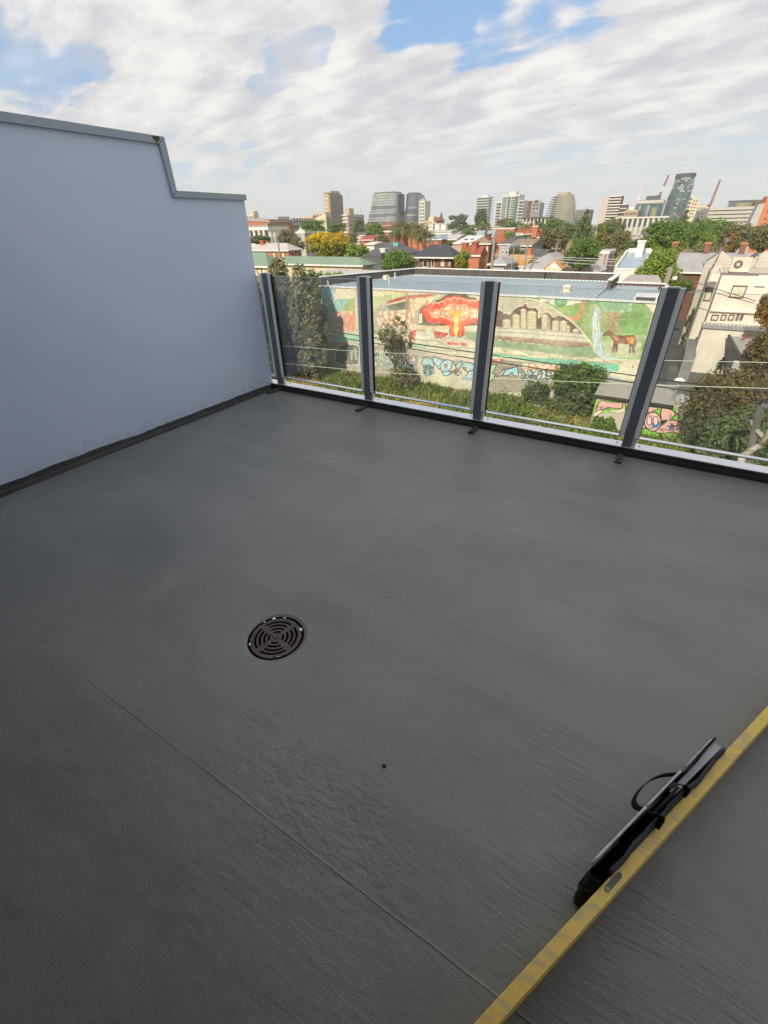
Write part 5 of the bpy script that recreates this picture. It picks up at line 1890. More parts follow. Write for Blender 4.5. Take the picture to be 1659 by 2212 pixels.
def house(name, label, xl, xr, ye, yr, dist=None, Y=None, dep=9.0, xs=None, roof='hip', wm=None, rm=None, cat='house', oh=.45, fw=(), sw=(), ch=(), flat=None, group=None, trim=None):
    """walls seen between xl..xr at eave row ye; ridge row yr, dist: metres from the terrace"""
    xm = (xl + xr) / 2
    if Y is None:
        Y = YD(xm, ye, dist)
    x0, x1 = float(onY(xl, ye, Y)[0]), float(onY(xr, ye, Y)[0])
    ze = float(onY(xm, ye, Y)[2])
    if xs is not None:
        dep = max(3.0, float(onX(xs, ye, x1)[1]) - Y)
    y1 = Y + dep
    yrg = Y + dep / 2 if roof in ('hip', 'gx') else (y1 if roof == 'sk' else Y)
    zr = max(float(onY(xm, yr, yrg)[2]), ze + .15)
    t = thing(name, label, cat, ((x0 + x1) / 2, (Y + y1) / 2, G), group)
    B(x0, x1, Y, y1, G, ze - .17).build('wall', wm, t)
    if roof == 'flat':
        B(x0 - .08, x1 + .08, Y - .08, y1 + .08, ze - .168, ze + .25).build('parapet', flat or wm, t)
        B(x0 + .25, x1 - .25, Y + .25, y1 - .25, ze + .251, ze + .27).build('roof', rm, t)
    else:
        trim = trim or FRM
        roof_mb(roof, x0 - oh, x1 + oh, Y - oh, y1 + oh, ze, zr).build('roof', rm, t)
        if trim:
            B(x0 - oh - .02, x1 + oh + .02, Y - oh - .06, Y - oh - .003, ze - .20, ze + .02).build('fascia', trim, t)
    for f in fw:
        a, b = onY(f[0], (f[2] + f[3]) / 2, Y), onY(f[1], (f[2] + f[3]) / 2, Y)
        za, zb_ = onY((f[0] + f[1]) / 2, f[2], Y)[2], onY((f[0] + f[1]) / 2, f[3], Y)[2]
        win(t, 'y', Y, a[0], b[0], zb_, za, *(f[4] if len(f) > 4 else (WIN, FRM)), sill=FRM if len(f) > 5 else None)
    for f in sw:
        a, b = onX(f[0], (f[2] + f[3]) / 2, x1), onX(f[1], (f[2] + f[3]) / 2, x1)
        za, zb_ = onX((f[0] + f[1]) / 2, f[2], x1)[2], onX((f[0] + f[1]) / 2, f[3], x1)[2]
        win(t, 'x', x1, a[1], b[1], zb_, za, *(f[4] if len(f) > 4 else (WIN, FRM)))
    for c in ch:
        chimney(t, c[0], c[1], Y + dep * c[2], c[3], ze - .1, c[4], c[5] if len(c) > 5 else None, c[6] if len(c) > 6 else 0)
    rs = np.random.RandomState(int(abs(x0 * 31 + Y * 7)))
    if roof in ('hip', 'gx') and Y < 175:
        vx, vy = x0 + (x1 - x0) * rs.uniform(.3, .7), (Y + y1) / 2 - dep * .12
        vz = zr - (zr - ze) * .3
        MB().tube([(vx, vy, vz - .3), (vx, vy, vz + .45)], .07, 6).build('vent_pipe', SLG_, t)
        if rs.rand() < .6:
            ax, az = x0 + (x1 - x0) * rs.uniform(.35, .65), zr
            q = MB()
            q.tube([(ax, (Y + y1) / 2, az - .2), (ax, (Y + y1) / 2, az + 1.9)], .03, 5)
            for k in range(4):
                q.tube([(ax - .55 + .06 * k, (Y + y1) / 2, az + 1.85 - .18 * k), (ax + .55 - .06 * k, (Y + y1) / 2, az + 1.85 - .18 * k)], .02, 4)
            q.build('aerial', SLG_, t)
    t['_b'] = (x0, x1, Y, y1, ze, zr)
    return t


BL_ = (WINL, FRD)
# --- near row beyond the warehouse
house('garden_house', 'long cream single storey building under a pale green hip roof', 592, 782, 571, 554, dist=85, xs=806, roof='hip', wm=CR, rm=ROOF['green'], trim=FRM, fw=[(660, 676, 583, 600, BL_), (727, 741, 583, 600, BL_)])
house('garden_house', 'small cream house with green hip roof half hidden by the pale wall', 500, 578, 574, 545, dist=80, xs=592, roof='hip', wm=CR, rm=ROOF['green'], fw=[(556, 566, 580, 592, BL_)])
house('grey_shed', 'pinkish grey metal roof behind the leafy bushes by the warehouse', 655, 812, 594, 582, dist=68, dep=8, roof='hip', wm=GRY, rm=ROOF['pinkgrey'], cat='shed')
house('grey_shed', 'grey gabled shed right of the long green roof', 812, 838, 586, 574, dist=80, xs=852, roof='gx', wm=GRY, rm=ROOF['slate'], cat='shed', sw=[(843, 847, 582, 588)])
house('brick_house', 'two storey orange brick house with pale hip roof and red chimney on the left', 537, 623, 540.5, 525, dist=122, xs=651, roof='hip', wm=BRICK['orange'], rm=ROOF['pinkgrey'],
      fw=[(545, 551, 541.5, 549, BL_), (569, 575.5, 545, 557, BL_), (589, 595.5, 545, 562, BL_), (608.5, 615, 545, 557, BL_)], sw=[(627.5, 635, 545, 553), (642, 649, 544, 552)],
      ch=[(568, 519, .45, 1.1, BRICK['red'], BRICK['red'])])
house('slate_house', 'dark slate hip roofed house with two white chimneys and a skylight', 790, 868, 548, 522, dist=108, xs=908, dep=10, roof='hip', wm=WHT, rm=ROOF['slate'], fw=[(806, 812, 552, 559), (841, 847, 552, 559)],
      ch=[(790, 536, .05, 1.1, WHT, WHT), (829, 536, .05, 1.1, WHT, WHT)])
house('grey_annex', 'dark grey flat roofed annex below the slate house', 787, 823, 552, 552, dist=98, dep=6, roof='flat', wm=ROOF['slate'], rm=ROOF['slate'], cat='house')
house('navy_roof_house', 'brown brick house with a wide dark navy hip roof', 905, 975, 555, 528, dist=92, xs=990, dep=11, roof='hip', wm=BRICK['brown'], rm=ROOF['navy'], oh=.9,
      fw=[(914, 924, 562, 577), (932, 938, 560, 577), (953, 960, 556, 575, (WINL, FRM)), (970, 973, 566, 574)])
house('brick_cottage', 'bright orange brick cottage with dark red gable roof beside the yellow green tree', 996, 1036, 551, 531, dist=86, xs=1044, roof='gx', wm=BRICK['orange'], rm=ROOF['terracotta'], oh=.25,
      ch=[(1005, 524, .5, .9, BRICK['red']), (1027, 522, .3, .9, BRICK['red'])])
house('quoined_house', 'two storey brown brick house with cream quoins and a rusty tin roof', 1019, 1058, 526, 512, dist=112, xs=1072, roof='hip', wm=BRICK['brown'], rm=ROOF['brown'],
      fw=[(1043, 1047, 531, 545, (WIN, CR)), (1036, 1040, 531, 545, (CR, CR)), (1050, 1054, 531, 545, (CR, CR))], ch=[(1055, 505, .55, 1.0, BRICK['dark'])])
house('white_roof_house', 'house with a broad white metal roof and skylights left of the tin roof', 980, 1016, 525, 509, dist=122, dep=9, roof='sk', wm=TAN, rm=ROOF['white'], oh=.2)
house('tile_roof_house', 'house with a bright orange tiled gable roof', 1088, 1132, 574, 550, dist=90, dep=8.5, roof='gx', wm=GRY, rm=ROOF['orange'], oh=.3)
house('grey_gable_house', 'low grey house front left of the orange tiles', 1060, 1090, 570, 554, dist=84, dep=6, roof='hip', wm=GRY, rm=ROOF['grey'])
house('grey_roof_house', 'single storey house with a large pale grey tin roof and small timber gable', 1130, 1212, 581, 545, dist=86, dep=12, roof='hip', wm=CR, rm=ROOF['grey'], oh=.5)
house('charcoal_roof_house', 'low dark charcoal roof behind the tall orange chimney', 1122, 1170, 560, 538, dist=100, dep=8, roof='gx', wm=BRICK['dark'], rm=ROOF['charcoal'])
house('grey_deck_house', 'grey rendered house with a metal roof deck and pale posts', 1079, 1100, 535, 526, dist=104, dep=7, roof='flat', wm=GRY, rm=ROOF['bluegrey'], fw=[(1084, 1089, 541, 549), (1092, 1097, 541, 549)])
house('dark_roof_house', 'brown hip roofed house behind the grey roof deck', 1080, 1118, 527, 509, dist=120, dep=11, roof='hip', wm=BRICK['brown'], rm=ROOF['charcoal'])
house('dark_roof_house', 'grey brown roof right of the brown hip roof', 1106, 1146, 530, 516, dist=112, dep=11, roof='gx', wm=GRY, rm=ROOF['brown'])
house('white_gable_house', 'small white gable front below the red flats', 1112, 1134, 503, 493, Y=YD(1122, 500, 210), dep=10, roof='gy', wm=WHT, rm=ROOF['terracotta'], oh=.3)
house('terracotta_roof_house', 'steep terracotta hip roof beside the white gable', 1130, 1158, 505, 488, Y=YD(1145, 500, 190), dep=10, roof='hip', wm=BRICK['red'], rm=ROOF['terracotta'])
house('ornate_brick_house', 'ornate red brick gable with stepped chimney in front of the brown tree', 1148, 1166, 512, 497, Y=YD(1155, 510, 150), dep=8, roof='gy', wm=BRICK['orange'], rm=ROOF['terracotta'], oh=.1,
      ch=[(1158, 488, .0, 1.3, BRICK['orange'], CR, 2), (1168, 497, .5, 1.2, BRICK['red'], BRICK['red'], 1)])
house('red_flats', 'long low red brick flats with a white fascia', 1026, 1112, 494, 493, Y=YD(1070, 495, 260), dep=12, roof='flat', wm=BRICK['red'], rm=ROOF['grey'], flat=WHT, xs=1130, cat='apartment block',
      fw=[(1040 + i * 12, 1045 + i * 12, 497, 502) for i in range(6)], sw=[(1116, 1119, 494, 500), (1122, 1125, 494, 500)])
house('bluegrey_roof_house', 'red brick house under a blue grey hip roof right of the palms', 921, 953, 517, 506, dist=150, dep=12, roof='hip', wm=BRICK['red'], rm=ROOF['bluegrey'], fw=[(928, 932, 519, 525), (940, 944, 519, 525)])
house('grey_roof_cottage', 'grey rendered cottage beside the blue grey hip roof', 957, 985, 517, 506, dist=152, dep=10, roof='gx', wm=GRY, rm=ROOF['pinkgrey'], fw=[(962, 965, 520, 526), (974, 977, 520, 526)])
house('grey_roof_cottage', 'low grey terrace with three white chimneys before the spire', 925, 975, 500, 496, Y=YD(950, 498, 250), dep=12, roof='gx', wm=WHT, rm=ROOF['grey'],
      ch=[(933, 483, .5, 2.6, WHT), (947, 483, .5, 2.6, WHT), (960, 483, .5, 2.6, WHT)])
house('grey_roof_cottage', 'low pale grey roofs between the white chimneys and the red flats', 985, 1030, 506, 500, Y=YD(1008, 504, 210), dep=10, roof='gx', wm=WHT, rm=ROOF['grey'])
house('grey_roof_cottage', 'grey cottage roof left of the white metal roof', 985, 1015, 515, 508, Y=YD(1000, 512, 160), dep=9, roof='hip', wm=WHT, rm=ROOF['grey'])
house('brick_terrace', 'bright orange brick terrace wall behind the palm trunks', 882, 914, 509, 507, dist=165, dep=9, roof='flat', wm=BRICK['orange'], rm=ROOF['grey'], flat=BRICK['orange'])
house('brick_terrace', 'low white trimmed buildings behind the left palm', 826, 872, 500, 498, Y=YD(850, 500, 190), dep=9, roof='flat', wm=BRICK['brown'], rm=ROOF['grey'], flat=WHT, fw=[(834, 840, 502, 507), (852, 858, 502, 507)])
house('red_roof_house', 'house with a deep red roof right of the yellow tree', 776, 806, 518, 508, Y=YD(790, 514, 170), dep=10, roof='gx', wm=BRICK['red'], rm=ROOF['red'], fw=[(782, 786, 519.5, 523)])
house('grey_roof_cottage', 'grey ridge roof behind the deep red roof', 760, 788, 508, 501, Y=YD(775, 505, 195), dep=10, roof='gx', wm=WHT, rm=ROOF['slate'])
house('white_cottage', 'little white cottage below the deep red roof', 792, 808, 527, 522, dist=135, dep=7, roof='gx', wm=WHT, rm=ROOF['white'])
house('terracotta_hall', 'wide brown red roof below the broad glass tower', 797, 850, 488, 480, Y=YD(823, 485, 330), dep=18, roof='hip', wm=BRICK['dark'], rm=ROOF['terracotta'], fw=[(818, 822, 489, 493)])
house('narrow_townhouse', 'narrow grey townhouse with an orange stripe on its side wall', 1295, 1316, 546, 544, dist=86, dep=7, roof='flat', wm=GRY, rm=ROOF['grey'], flat=WHT)
house('blue_roof_house', 'house with a pale blue metal roof and white parapet chimney', 1333, 1386, 580, 545, dist=76, dep=9, roof='sk', wm=WHT, rm=ROOF['blue'], oh=.0, ch=[(1388, 519, .75, .9, WHT, WHT)])
house('long_terrace', 'long terrace under one grey roof with three brick chimneys on the right', 1462, 1690, 589, 546, dist=84, dep=10, roof='gx', wm=BRICK['dark'], rm=ROOF['grey'], oh=.4,
      ch=[(1461, 522, .5, 0.72, BRICK['brown'], BRICK['orange']), (1532, 523, .5, 0.72, BRICK['brown'], BRICK['orange']), (1609, 524, .5, 0.72, BRICK['brown'], BRICK['orange'])])
house('grey_gable_house', 'little pale gable just over the warehouse parapet', 1242, 1290, 588, 571, dist=74, dep=7, roof='gy', wm=GRY, rm=ROOF['pinkgrey'], oh=.3)

# details on named houses
def find(lbl):
    for o in COL.objects:
        if o.get('label', '').startswith(lbl):
            return o


t = find('narrow grey townhouse')
x0, x1, y0, y1, ze, zr = t['_b']
B(x1 + .002, x1 + .05, y0 + 2.2, y0 + 3.0, G, ze).build('orange_panel', BRICK['orange'], t)
B(x0 + (x1 - x0) * .62, x0 + (x1 - x0) * .80, y0 - .05, y0 - .003, G, ze - .2).build('orange_panel', BRICK['orange'], t)
t = find('house with a pale blue')
x0, x1, y0, y1, ze, zr = t['_b']
for xx in (x0 - .28, x1 + .003):
    MB().hexa([(xx, y0 - .1, G), (xx + .25, y0 - .1, G), (xx + .25, y1, G), (xx, y1, G)], [(xx, y0 - .1, ze + .35), (xx + .25, y0 - .1, ze + .35), (xx + .25, y1, zr + .35), (xx, y1, zr + .35)]).build('parapet', WHT, t)
B(x0, x1, y1 + .01, y1 + .5, G, zr + .5).build('parapet', WHT, t)
t = find('house with a bright orange')
x0, x1, y0, y1, ze, zr = t['_b']
n_ = int((x1 - x0 + .6) / .42)
for r in range(9):            # tile courses: pieces of the roof, lapped one over the next
    f0, f1 = r / 9, (r + 1) / 9
    ya, yb = y0 - .3 + f0 * ((y1 - y0) / 2 + .3), y0 - .3 + f1 * ((y1 - y0) / 2 + .3)
    za, zb_ = ze + (zr - ze) * f0, ze + (zr - ze) * f1
    q = MB()
    for i in range(n_):
        xa = x0 - .3 + i * .42
        q.hexa([(xa, ya, za + .01), (xa + .40, ya, za + .01), (xa + .40, yb, zb_ + .01), (xa, yb, zb_ + .01)], [(xa + .05, ya, za + .13), (xa + .35, ya, za + .13), (xa + .35, yb, zb_ + .05), (xa + .05, yb, zb_ + .05)])
    q.build('tile_course', ROOF['orange'], t)['kind'] = 'stuff'
t = find('single storey house with a large pale grey')
c = onY(1196, 560, t['_b'][2] - 1)
gx = float(onY(1196, 575, t['_b'][2] - 1.2)[0])
y0 = t['_b'][2]
zg_ = float(onY(1196, 563, y0 - 1.2)[2])
MB().prism([(gx - 1.3, y0 - 1.2), (gx + 1.3, y0 - 1.2), (gx + 1.3, y0 + 2), (gx - 1.3, y0 + 2)], G, zg_ - 1.1).build('porch', CR, t)
for s in (-1, 1):
    MB().hexa([(gx + s * 1.5, y0 - 1.3, zg_ - 1.25), (gx, y0 - 1.3, zg_ - .12), (gx, y0 + 3, zg_ - .12), (gx + s * 1.5, y0 + 3, zg_ - 1.25)],
              [(gx + s * 1.5, y0 - 1.3, zg_ - 1.05), (gx, y0 - 1.3, zg_ + .08), (gx, y0 + 3, zg_ + .08), (gx + s * 1.5, y0 + 3, zg_ - 1.05)]).build('gable_board', mat('orange_timber', (.50, .26, .10)), t)
MB().prism([(gx - 1.2, y0 - 1.22), (gx + 1.2, y0 - 1.22), (gx + 1.2, y0 - 1.1), (gx - 1.2, y0 - 1.1)], zg_ - 1.09, zg_ - .15, top=[(gx - .05, y0 - 1.22), (gx + .05, y0 - 1.22), (gx + .05, y0 - 1.1), (gx - .05, y0 - 1.1)]).build('gable_infill', WHT, t)
# tall orange chimney of its own
t = find('low dark charcoal')
cc = onY(1145, 536, t['_b'][2] - 3)
B(cc[0] - .38, cc[0] + .38, t['_b'][2] - 3.4, t['_b'][2] - 2.6, G, cc[2] - .2).build('chimney', BRICK['orange'], t)
B(cc[0] - .48, cc[0] + .48, t['_b'][2] - 3.5, t['_b'][2] - 2.5, cc[2] - .199, cc[2]).build('chimney_cap', BRICK['orange'], t)
# solar panels and skylights on the white roof
t = find('house with a broad white')
x0, x1, y0, y1, ze, zr = t['_b']
sl = (zr - ze) / (y1 - y0)
for fx, fy in ((.35, .45), (.72, .45)):
    xx, yy = x0 + (x1 - x0) * fx, y0 + (y1 - y0) * fy
    z_ = ze + sl * (yy - y0)
    MB().hexa([(xx - .35, yy - .5, z_ + .02 - .5 * sl), (xx + .35, yy - .5, z_ + .02 - .5 * sl), (xx + .35, yy + .5, z_ + .02 + .5 * sl), (xx - .35, yy + .5, z_ + .02 + .5 * sl)],
              [(xx - .35, yy - .5, z_ + .12 - .5 * sl), (xx + .35, yy - .5, z_ + .12 - .5 * sl), (xx + .35, yy + .5, z_ + .12 + .5 * sl), (xx - .35, yy + .5, z_ + .12 + .5 * sl)]).build('skylight', WIN, t)
for i in range(2):
    c = onY(1040 + i * 22, 503, y1 + 2)
    MB().hexa([(c[0] - 1, y1 + .5, zr - .4), (c[0] + 1, y1 + .5, zr - .4), (c[0] + 1, y1 + 2.2, zr + .9), (c[0] - 1, y1 + 2.2, zr + .9)], [(c[0] - 1, y1 + .5, zr - .3), (c[0] + 1, y1 + .5, zr - .3), (c[0] + 1, y1 + 2.2, zr + 1.0), (c[0] - 1, y1 + 2.2, zr + 1.0)]).build('solar_panel', ROOF['bluegrey'], t)
t = find('dark slate hip')
x0, x1, y0, y1, ze, zr = t['_b']
c = onY(857, 524, (y0 + y1) / 2 - 1.2)
B(c[0] - .6, c[0] + .6, c[1] - .5, c[1] + .4, c[2] - .6, c[2]).build('skylight', mat('teal_skylight', (.18, .42, .42), rough=.2), t)

# --- cream two storey house with lean-to on the right
HY = 57.0
hx0 = float(onY(1558, 600, HY)[0])
hx1 = hx0 + 9.5
htz = float(onY(1600, 593, HY)[2])
ch_ = thing('cream_house', 'cream two storey house with air conditioner on its flat roof beside the lane', 'house', (hx0 + 4, HY + 6, G))
CRH = mat('cream_house_render', (.72, .67, .58), var=.06, scale=.5, dirt=(.62, .58, .51))
B(hx0, hx1, HY, HY + 11, G, htz).build('wall', CRH, ch_)
B(hx0 - .1, hx1 + .1, HY - .1, HY - .003, htz - .02, htz + .14).build('parapet_cap', mat('mauve_trim', (.22, .18, .19)), ch_)
B(hx0 + .2, hx1 - .2, HY + .1, HY + 11, htz + .001, htz + .05).build('roof', mat('cream_roof', (.52, .47, .40)), ch_)
rx0 = float(onY(1527, 620, HY + 3)[0])
B(rx0, hx0 - .003, HY + 3.2, HY + 11, G, htz - .25).build('rear_wing', CRH, ch_)
B(rx0 - .12, rx0 - .003, HY + 3.1, HY + 11.2, G, htz - .1).build('side_wall', GRY, ch_)


def hwin(xa, xb, ya, yb, Y=HY, pane=WINL, fr=mat('mauve_frame', (.15, .09, .10)), ft=.09):
    a, b = onY(xa, (ya + yb) / 2, Y), onY(xb, (ya + yb) / 2, Y)
    win(ch_, 'y', Y, a[0], b[0], onY(xa, yb, Y)[2], onY(xa, ya, Y)[2], pane, fr, ft)


hwin(1579, 1611, 616, 643)
hwin(1525, 1541, 608, 650, HY + 3.2)
B(float(onY(1533, 600, HY)[0]), float(onY(1553, 600, HY)[0]), HY + 2.2, HY + 3.19, htz - 1.35, htz - 1.0).build('awning', mat('mauve_awning', (.20, .19, .20)), ch_)
za_, zc_ = float(onY(1570, 671, HY - .3)[2]), float(onY(1560, 692, HY)[2])
B(hx0 + .05, hx0 + 7.2, HY - .35, HY - .003, za_ - .12, za_ + .12).build('ledge', WHT, ch_)
for i, (xa, xb) in enumerate(((1536, 1552), (1557, 1569), (1573, 1586), (1590, 1596), (1599, 1605))):
    hwin(xa, xb, 679, 692, HY, WINL if i < 4 else WIN, mat('mauve_frame'), .09)
acx = onY(1600, 571, HY + 1.3)
ac = thing('air_conditioner', 'beige air conditioner unit with round fan on the cream house roof', 'air conditioner', (acx[0], HY + 1.3, htz + .05))
ACM = mat('ac_beige', (.60, .55, .44), rough=.5)
B(acx[0] - .75, acx[0] + .75, HY + 1.0, HY + 1.6, htz + .14, htz + 1.35).build('casing', ACM, ac)
B(acx[0] - .75, acx[0] - .55, HY + 1.05, HY + 1.55, htz + .052, htz + .139).build('foot', FRD, ac)
B(acx[0] + .55, acx[0] + .75, HY + 1.05, HY + 1.55, htz + .052, htz + .139).build('foot', FRD, ac)
fan = MB()
for r0, r1 in ((.0001, .13),):
    for i in range(20):
        a0, a1 = 2 * pi * i / 20, 2 * pi * (i + 1) / 20
        p = lambda r, a: (acx[0] - .2 + r * cos(a), HY + .985, htz + .75 + r * sin(a))
        fan.face([p(r0, a0), p(r1, a0), p(r1, a1), p(r0, a1)][::-1])
MB().tube([(acx[0] - .2, HY + .9995, htz + .75), (acx[0] - .2, HY + .990, htz + .75)], .36, 20).build('grille', mat('grille_grey', (.16, .14, .13)), ac)
fan.build('fan_guard', ACM, ac)
acb = thing('wall_box', 'small white box high on the cream house wall', 'meter box', (float(onY(1646, 606, HY)[0]), HY - .1, htz - 1))
q_ = onY(1646, 606, HY)
B(q_[0] - .4, q_[0] + .4, HY - .22, HY - .004, q_[2] - .45, q_[2] + .45).build('box', WHT, acb)
# gabled parapets above
for i, (xa, xb, xt, yt_, yb_) in enumerate(((1523, 1588, 1562, 542, 568), (1614, 1690, 1655, 542, 568))):
    Yg = HY + 9 + i * .5
    a, b, tp = onY(xa, yb_, Yg), onY(xb, yb_, Yg), onY(xt, yt_, Yg)
    g_ = thing('gabled_terrace', ('left', 'right')[i] + ' of two cream gabled parapets with dark blue roofs behind the cream house', 'house', (tp[0], Yg, G))
    q = MB()
    zb0 = min(a[2], b[2])
    F = [(a[0], Yg, G), (b[0], Yg, G), (b[0], Yg, b[2]), (tp[0], Yg, tp[2]), (a[0], Yg, a[2])]
    K = [(p[0], Yg + .5, p[2]) for p in F]
    q.face(F)
    q.face(K[::-1])
    for k in range(5):
        j = (k + 1) % 5
        q.face([F[j], F[k], K[k], K[j]])
    q.build('gable_wall', mat('gable_render', (.50, .465, .40), var=.1, scale=.6), g_)
    q = MB()
    q.face([(a[0], Yg + .5, a[2] - .5), (tp[0], Yg + .5, tp[2] - .5), (tp[0], Yg + 9, tp[2] - .5), (a[0], Yg + 9, a[2] - .5)][::-1])
    q.face([(b[0], Yg + .5, b[2] - .5), (tp[0], Yg + .5, tp[2] - .5), (tp[0], Yg + 9, tp[2] - .5), (b[0], Yg + 9, b[2] - .5)])
    q.build('roof', ROOF['slate'], g_)
    u0, u1 = onY(xa + 17, yb_ - 3, Yg - 2.4), onY(xa + 38, yb_ - 14, Yg - 2.4)
    MB().hexa([(u0[0], Yg - 2.6, u0[2] - .8), (u1[0] - .6, Yg - 2.6, u0[2] - .8), (u1[0] - .2, Yg - .02, u1[2] + .2), (u0[0] + .4, Yg - .02, u1[2] - .6)], [(u0[0], Yg - 2.6, u0[2] - .6), (u1[0] - .6, Yg - 2.6, u0[2] - .6), (u1[0] - .2, Yg - .02, u1[2] + .4), (u0[0] + .4, Yg - .02, u1[2] - .4)]).build('dormer_roof', ROOF['slate'], g_)
# lean-to and garage below
LY = 53.2
lz = float(onY(1545, 708, LY)[2])
lx0, lx1 = float(onY(1518, 712, LY)[0]), float(onY(1690, 712, LY)[0])
ln = thing('lean_to', 'cream walled lean to with grey corrugated roof below the cream house', 'outbuilding', (lx0 + 3, LY + 2, G))
B(lx0, lx1, LY, HY - .01, G, lz - .1).build('wall', CRH, ln)
lt = float(onY(1560, 694, HY)[2]) - .15
q = MB()
n_ = int((lx1 - lx0) / .3)
for i in range(n_):
    xx = lx0 - .1 + i * .3
    q.hexa([(xx, LY - .2, lz - .06), (xx + .15, LY - .2, lz - .06), (xx + .15, HY - .02, lt - .06), (xx, HY - .02, lt - .06)], [(xx, LY - .2, lz), (xx + .15, LY - .2, lz), (xx + .15, HY - .02, lt), (xx, HY - .02, lt)])
    q.hexa([(xx + .1501, LY - .2, lz - .06), (xx + .2999, LY - .2, lz - .06), (xx + .2999, HY - .02, lt - .06), (xx + .1501, HY - .02, lt - .06)], [(xx + .1501, LY - .2, lz - .03), (xx + .2999, LY - .2, lz - .03), (xx + .2999, HY - .02, lt - .03), (xx + .1501, HY - .02, lt - .03)])
q.build('roof', ROOF['grey'], ln)
gz0 = float(onY(1575, 727, 52.0)[2])
q0, q1 = onY(1575, 728, 52.6), onY(1603, 777, 47.0)
ga = thing('garage_awning', 'wide grey sheet awning with dark edge beam and red struts on the right', 'awning', (q0[0] + 3, 50, G))
ax0 = float(q0[0])
AW = mat('awning_sheet', (.36, .36, .35), rough=.6, var=.08)
z0_, z1_ = float(q0[2]), float(q1[2])
MB().hexa([(float(q1[0]), 47, z1_), (ax0 + 9, 47, z1_), (ax0 + 9, 52.6, z0_), (ax0, 52.6, z0_)], [(float(q1[0]), 47, z1_ + .08), (ax0 + 9, 47, z1_ + .08), (ax0 + 9, 52.6, z0_ + .08), (ax0, 52.6, z0_ + .08)]).build('sheet', AW, ga)
MB().tube([(float(q1[0]) - .05, 47, z1_ + .08), (ax0 - .05, 52.6, z0_ + .12)], .13, 6).build('edge_beam', mat('mauve_beam', (.12, .09, .10)), ga)
for i, (xa, ya, xb, yb) in enumerate(((1601, 737, 1624, 722), (1607, 756, 1640, 738), (1626, 777, 1655, 756))):
    t_ = (i + .4) / 3.4
    Yc = 52.0 - 4.6 * t_
    zc = z0_ + (z1_ - z0_) * t_ + .16
    a, b = onY(xa, ya, Yc), onY(xb, yb, Yc + 1.4)
    a, b = np.array([a[0], Yc, zc]), np.array([a[0] + 1.0, Yc + 1.5, zc + .55])
    MB().tube([a, a + (b - a) * .55], .06, 6).build('red_strut', mat('red_paint', (.45, .03, .03)), ga)
    MB().tube([a + (b - a) * .55, a + (b - a) * 2.4], .025, 6).build('stay', GRY, ga)
gp = MB()
B(ax0 + .4, ax0 + 9, 46.9, 46.98, G, z1_ - .1).build('door_panel', mat('garage_door', (.42, .42, .42)), ga)
# grey lean at lane side
B(lx0 - .9, lx0 - .02, LY - 4, HY, G, lz - 1.8).build('side_fence', mat('fence_grey', (.22, .22, .22)), ln)
# person in the yard
def person(label, X, Yp, h, top, legs):
    t = thing('person', label, 'person', (X, Yp, G + .02))
    me = bpy.data.meshes.new('body')
    V = [(0, 0, .50), (-.09, 0, .48), (-.10, .02, .26), (-.10, .0, .03), (-.10, -.09, .015), (.09, 0, .48), (.11, -.05, .26), (.12, .03, .03), (.12, -.06, .015), (0, .0, .62), (0, -.01, .74), (0, -.02, .83), (0, -.03, .90), (0, -.03, .97),
         (-.13, 0, .80), (-.17, -.02, .64), (-.14, -.12, .52), (.13, 0, .80), (.18, -.02, .64), (.16, -.12, .53)]
    E = [(0, 1), (1, 2), (2, 3), (3, 4), (0, 5), (5, 6), (6, 7), (7, 8), (0, 9), (9, 10), (10, 11), (11, 12), (12, 13), (11, 14), (14, 15), (15, 16), (11, 17), (17, 18), (18, 19)]
    R = [.085, .055, .042, .03, .025, .055, .042, .03, .025, .085, .10, .06, .05, .055, .042, .032, .024, .042, .032, .024]
    me.from_pydata([(a * h, b * h, c * h) for a, b, c in V], E, [])
    o = obj('body', me, t)
    sk = o.modifiers.new('skin', 'SKIN')
    for i, r in enumerate(R):
        me.skin_vertices[0].data[i].radius = (r * h, r * h * .8)
    me.skin_vertices[0].data[0].use_root = True
    o.modifiers.new('sub', 'SUBSURF').render_levels = 2
    me.materials.append(mat(top, (.02, .022, .03), rough=.9))
    MB().tube([(X, Yp - .03 * h, G + .02 + h * .95), (X, Yp - .03 * h, G + .02 + h * 1.0), (X, Yp - .03 * h, G + .02 + h * 1.015)], [.06 * h, .055 * h, .02 * h], 8).build('hair', mat('dark_hair', (.03, .02, .015)), t)
    return t


pp_ = onZ(1548, 812, G)
person('person in dark clothes standing in the yard beside the brown tree', float(pp_[0]), float(pp_[1]), 1.72, 'dark_clothes', None)
cv = thing('orange_cover', 'orange cloth cover over low stack beside the person in the yard', 'cover', (pp_[0] + 1.2, pp_[1] + 1.5, G))
q = MB()
q.hexa([(pp_[0] + .4, pp_[1] + 1, G + .02), (pp_[0] + 2.6, pp_[1] + 1, G + .02), (pp_[0] + 2.6, pp_[1] + 2.4, G + .02), (pp_[0] + .4, pp_[1] + 2.4, G + .02)], [(pp_[0] + .5, pp_[1] + 1.1, G + 1.2), (pp_[0] + 2.4, pp_[1] + 1.1, G + 1.3), (pp_[0] + 2.4, pp_[1] + 2.3, G + 1.4), (pp_[0] + .5, pp_[1] + 2.3, G + 1.25)])
q.build('cloth', mat('orange_cloth', (.55, .13, .04)), cv)
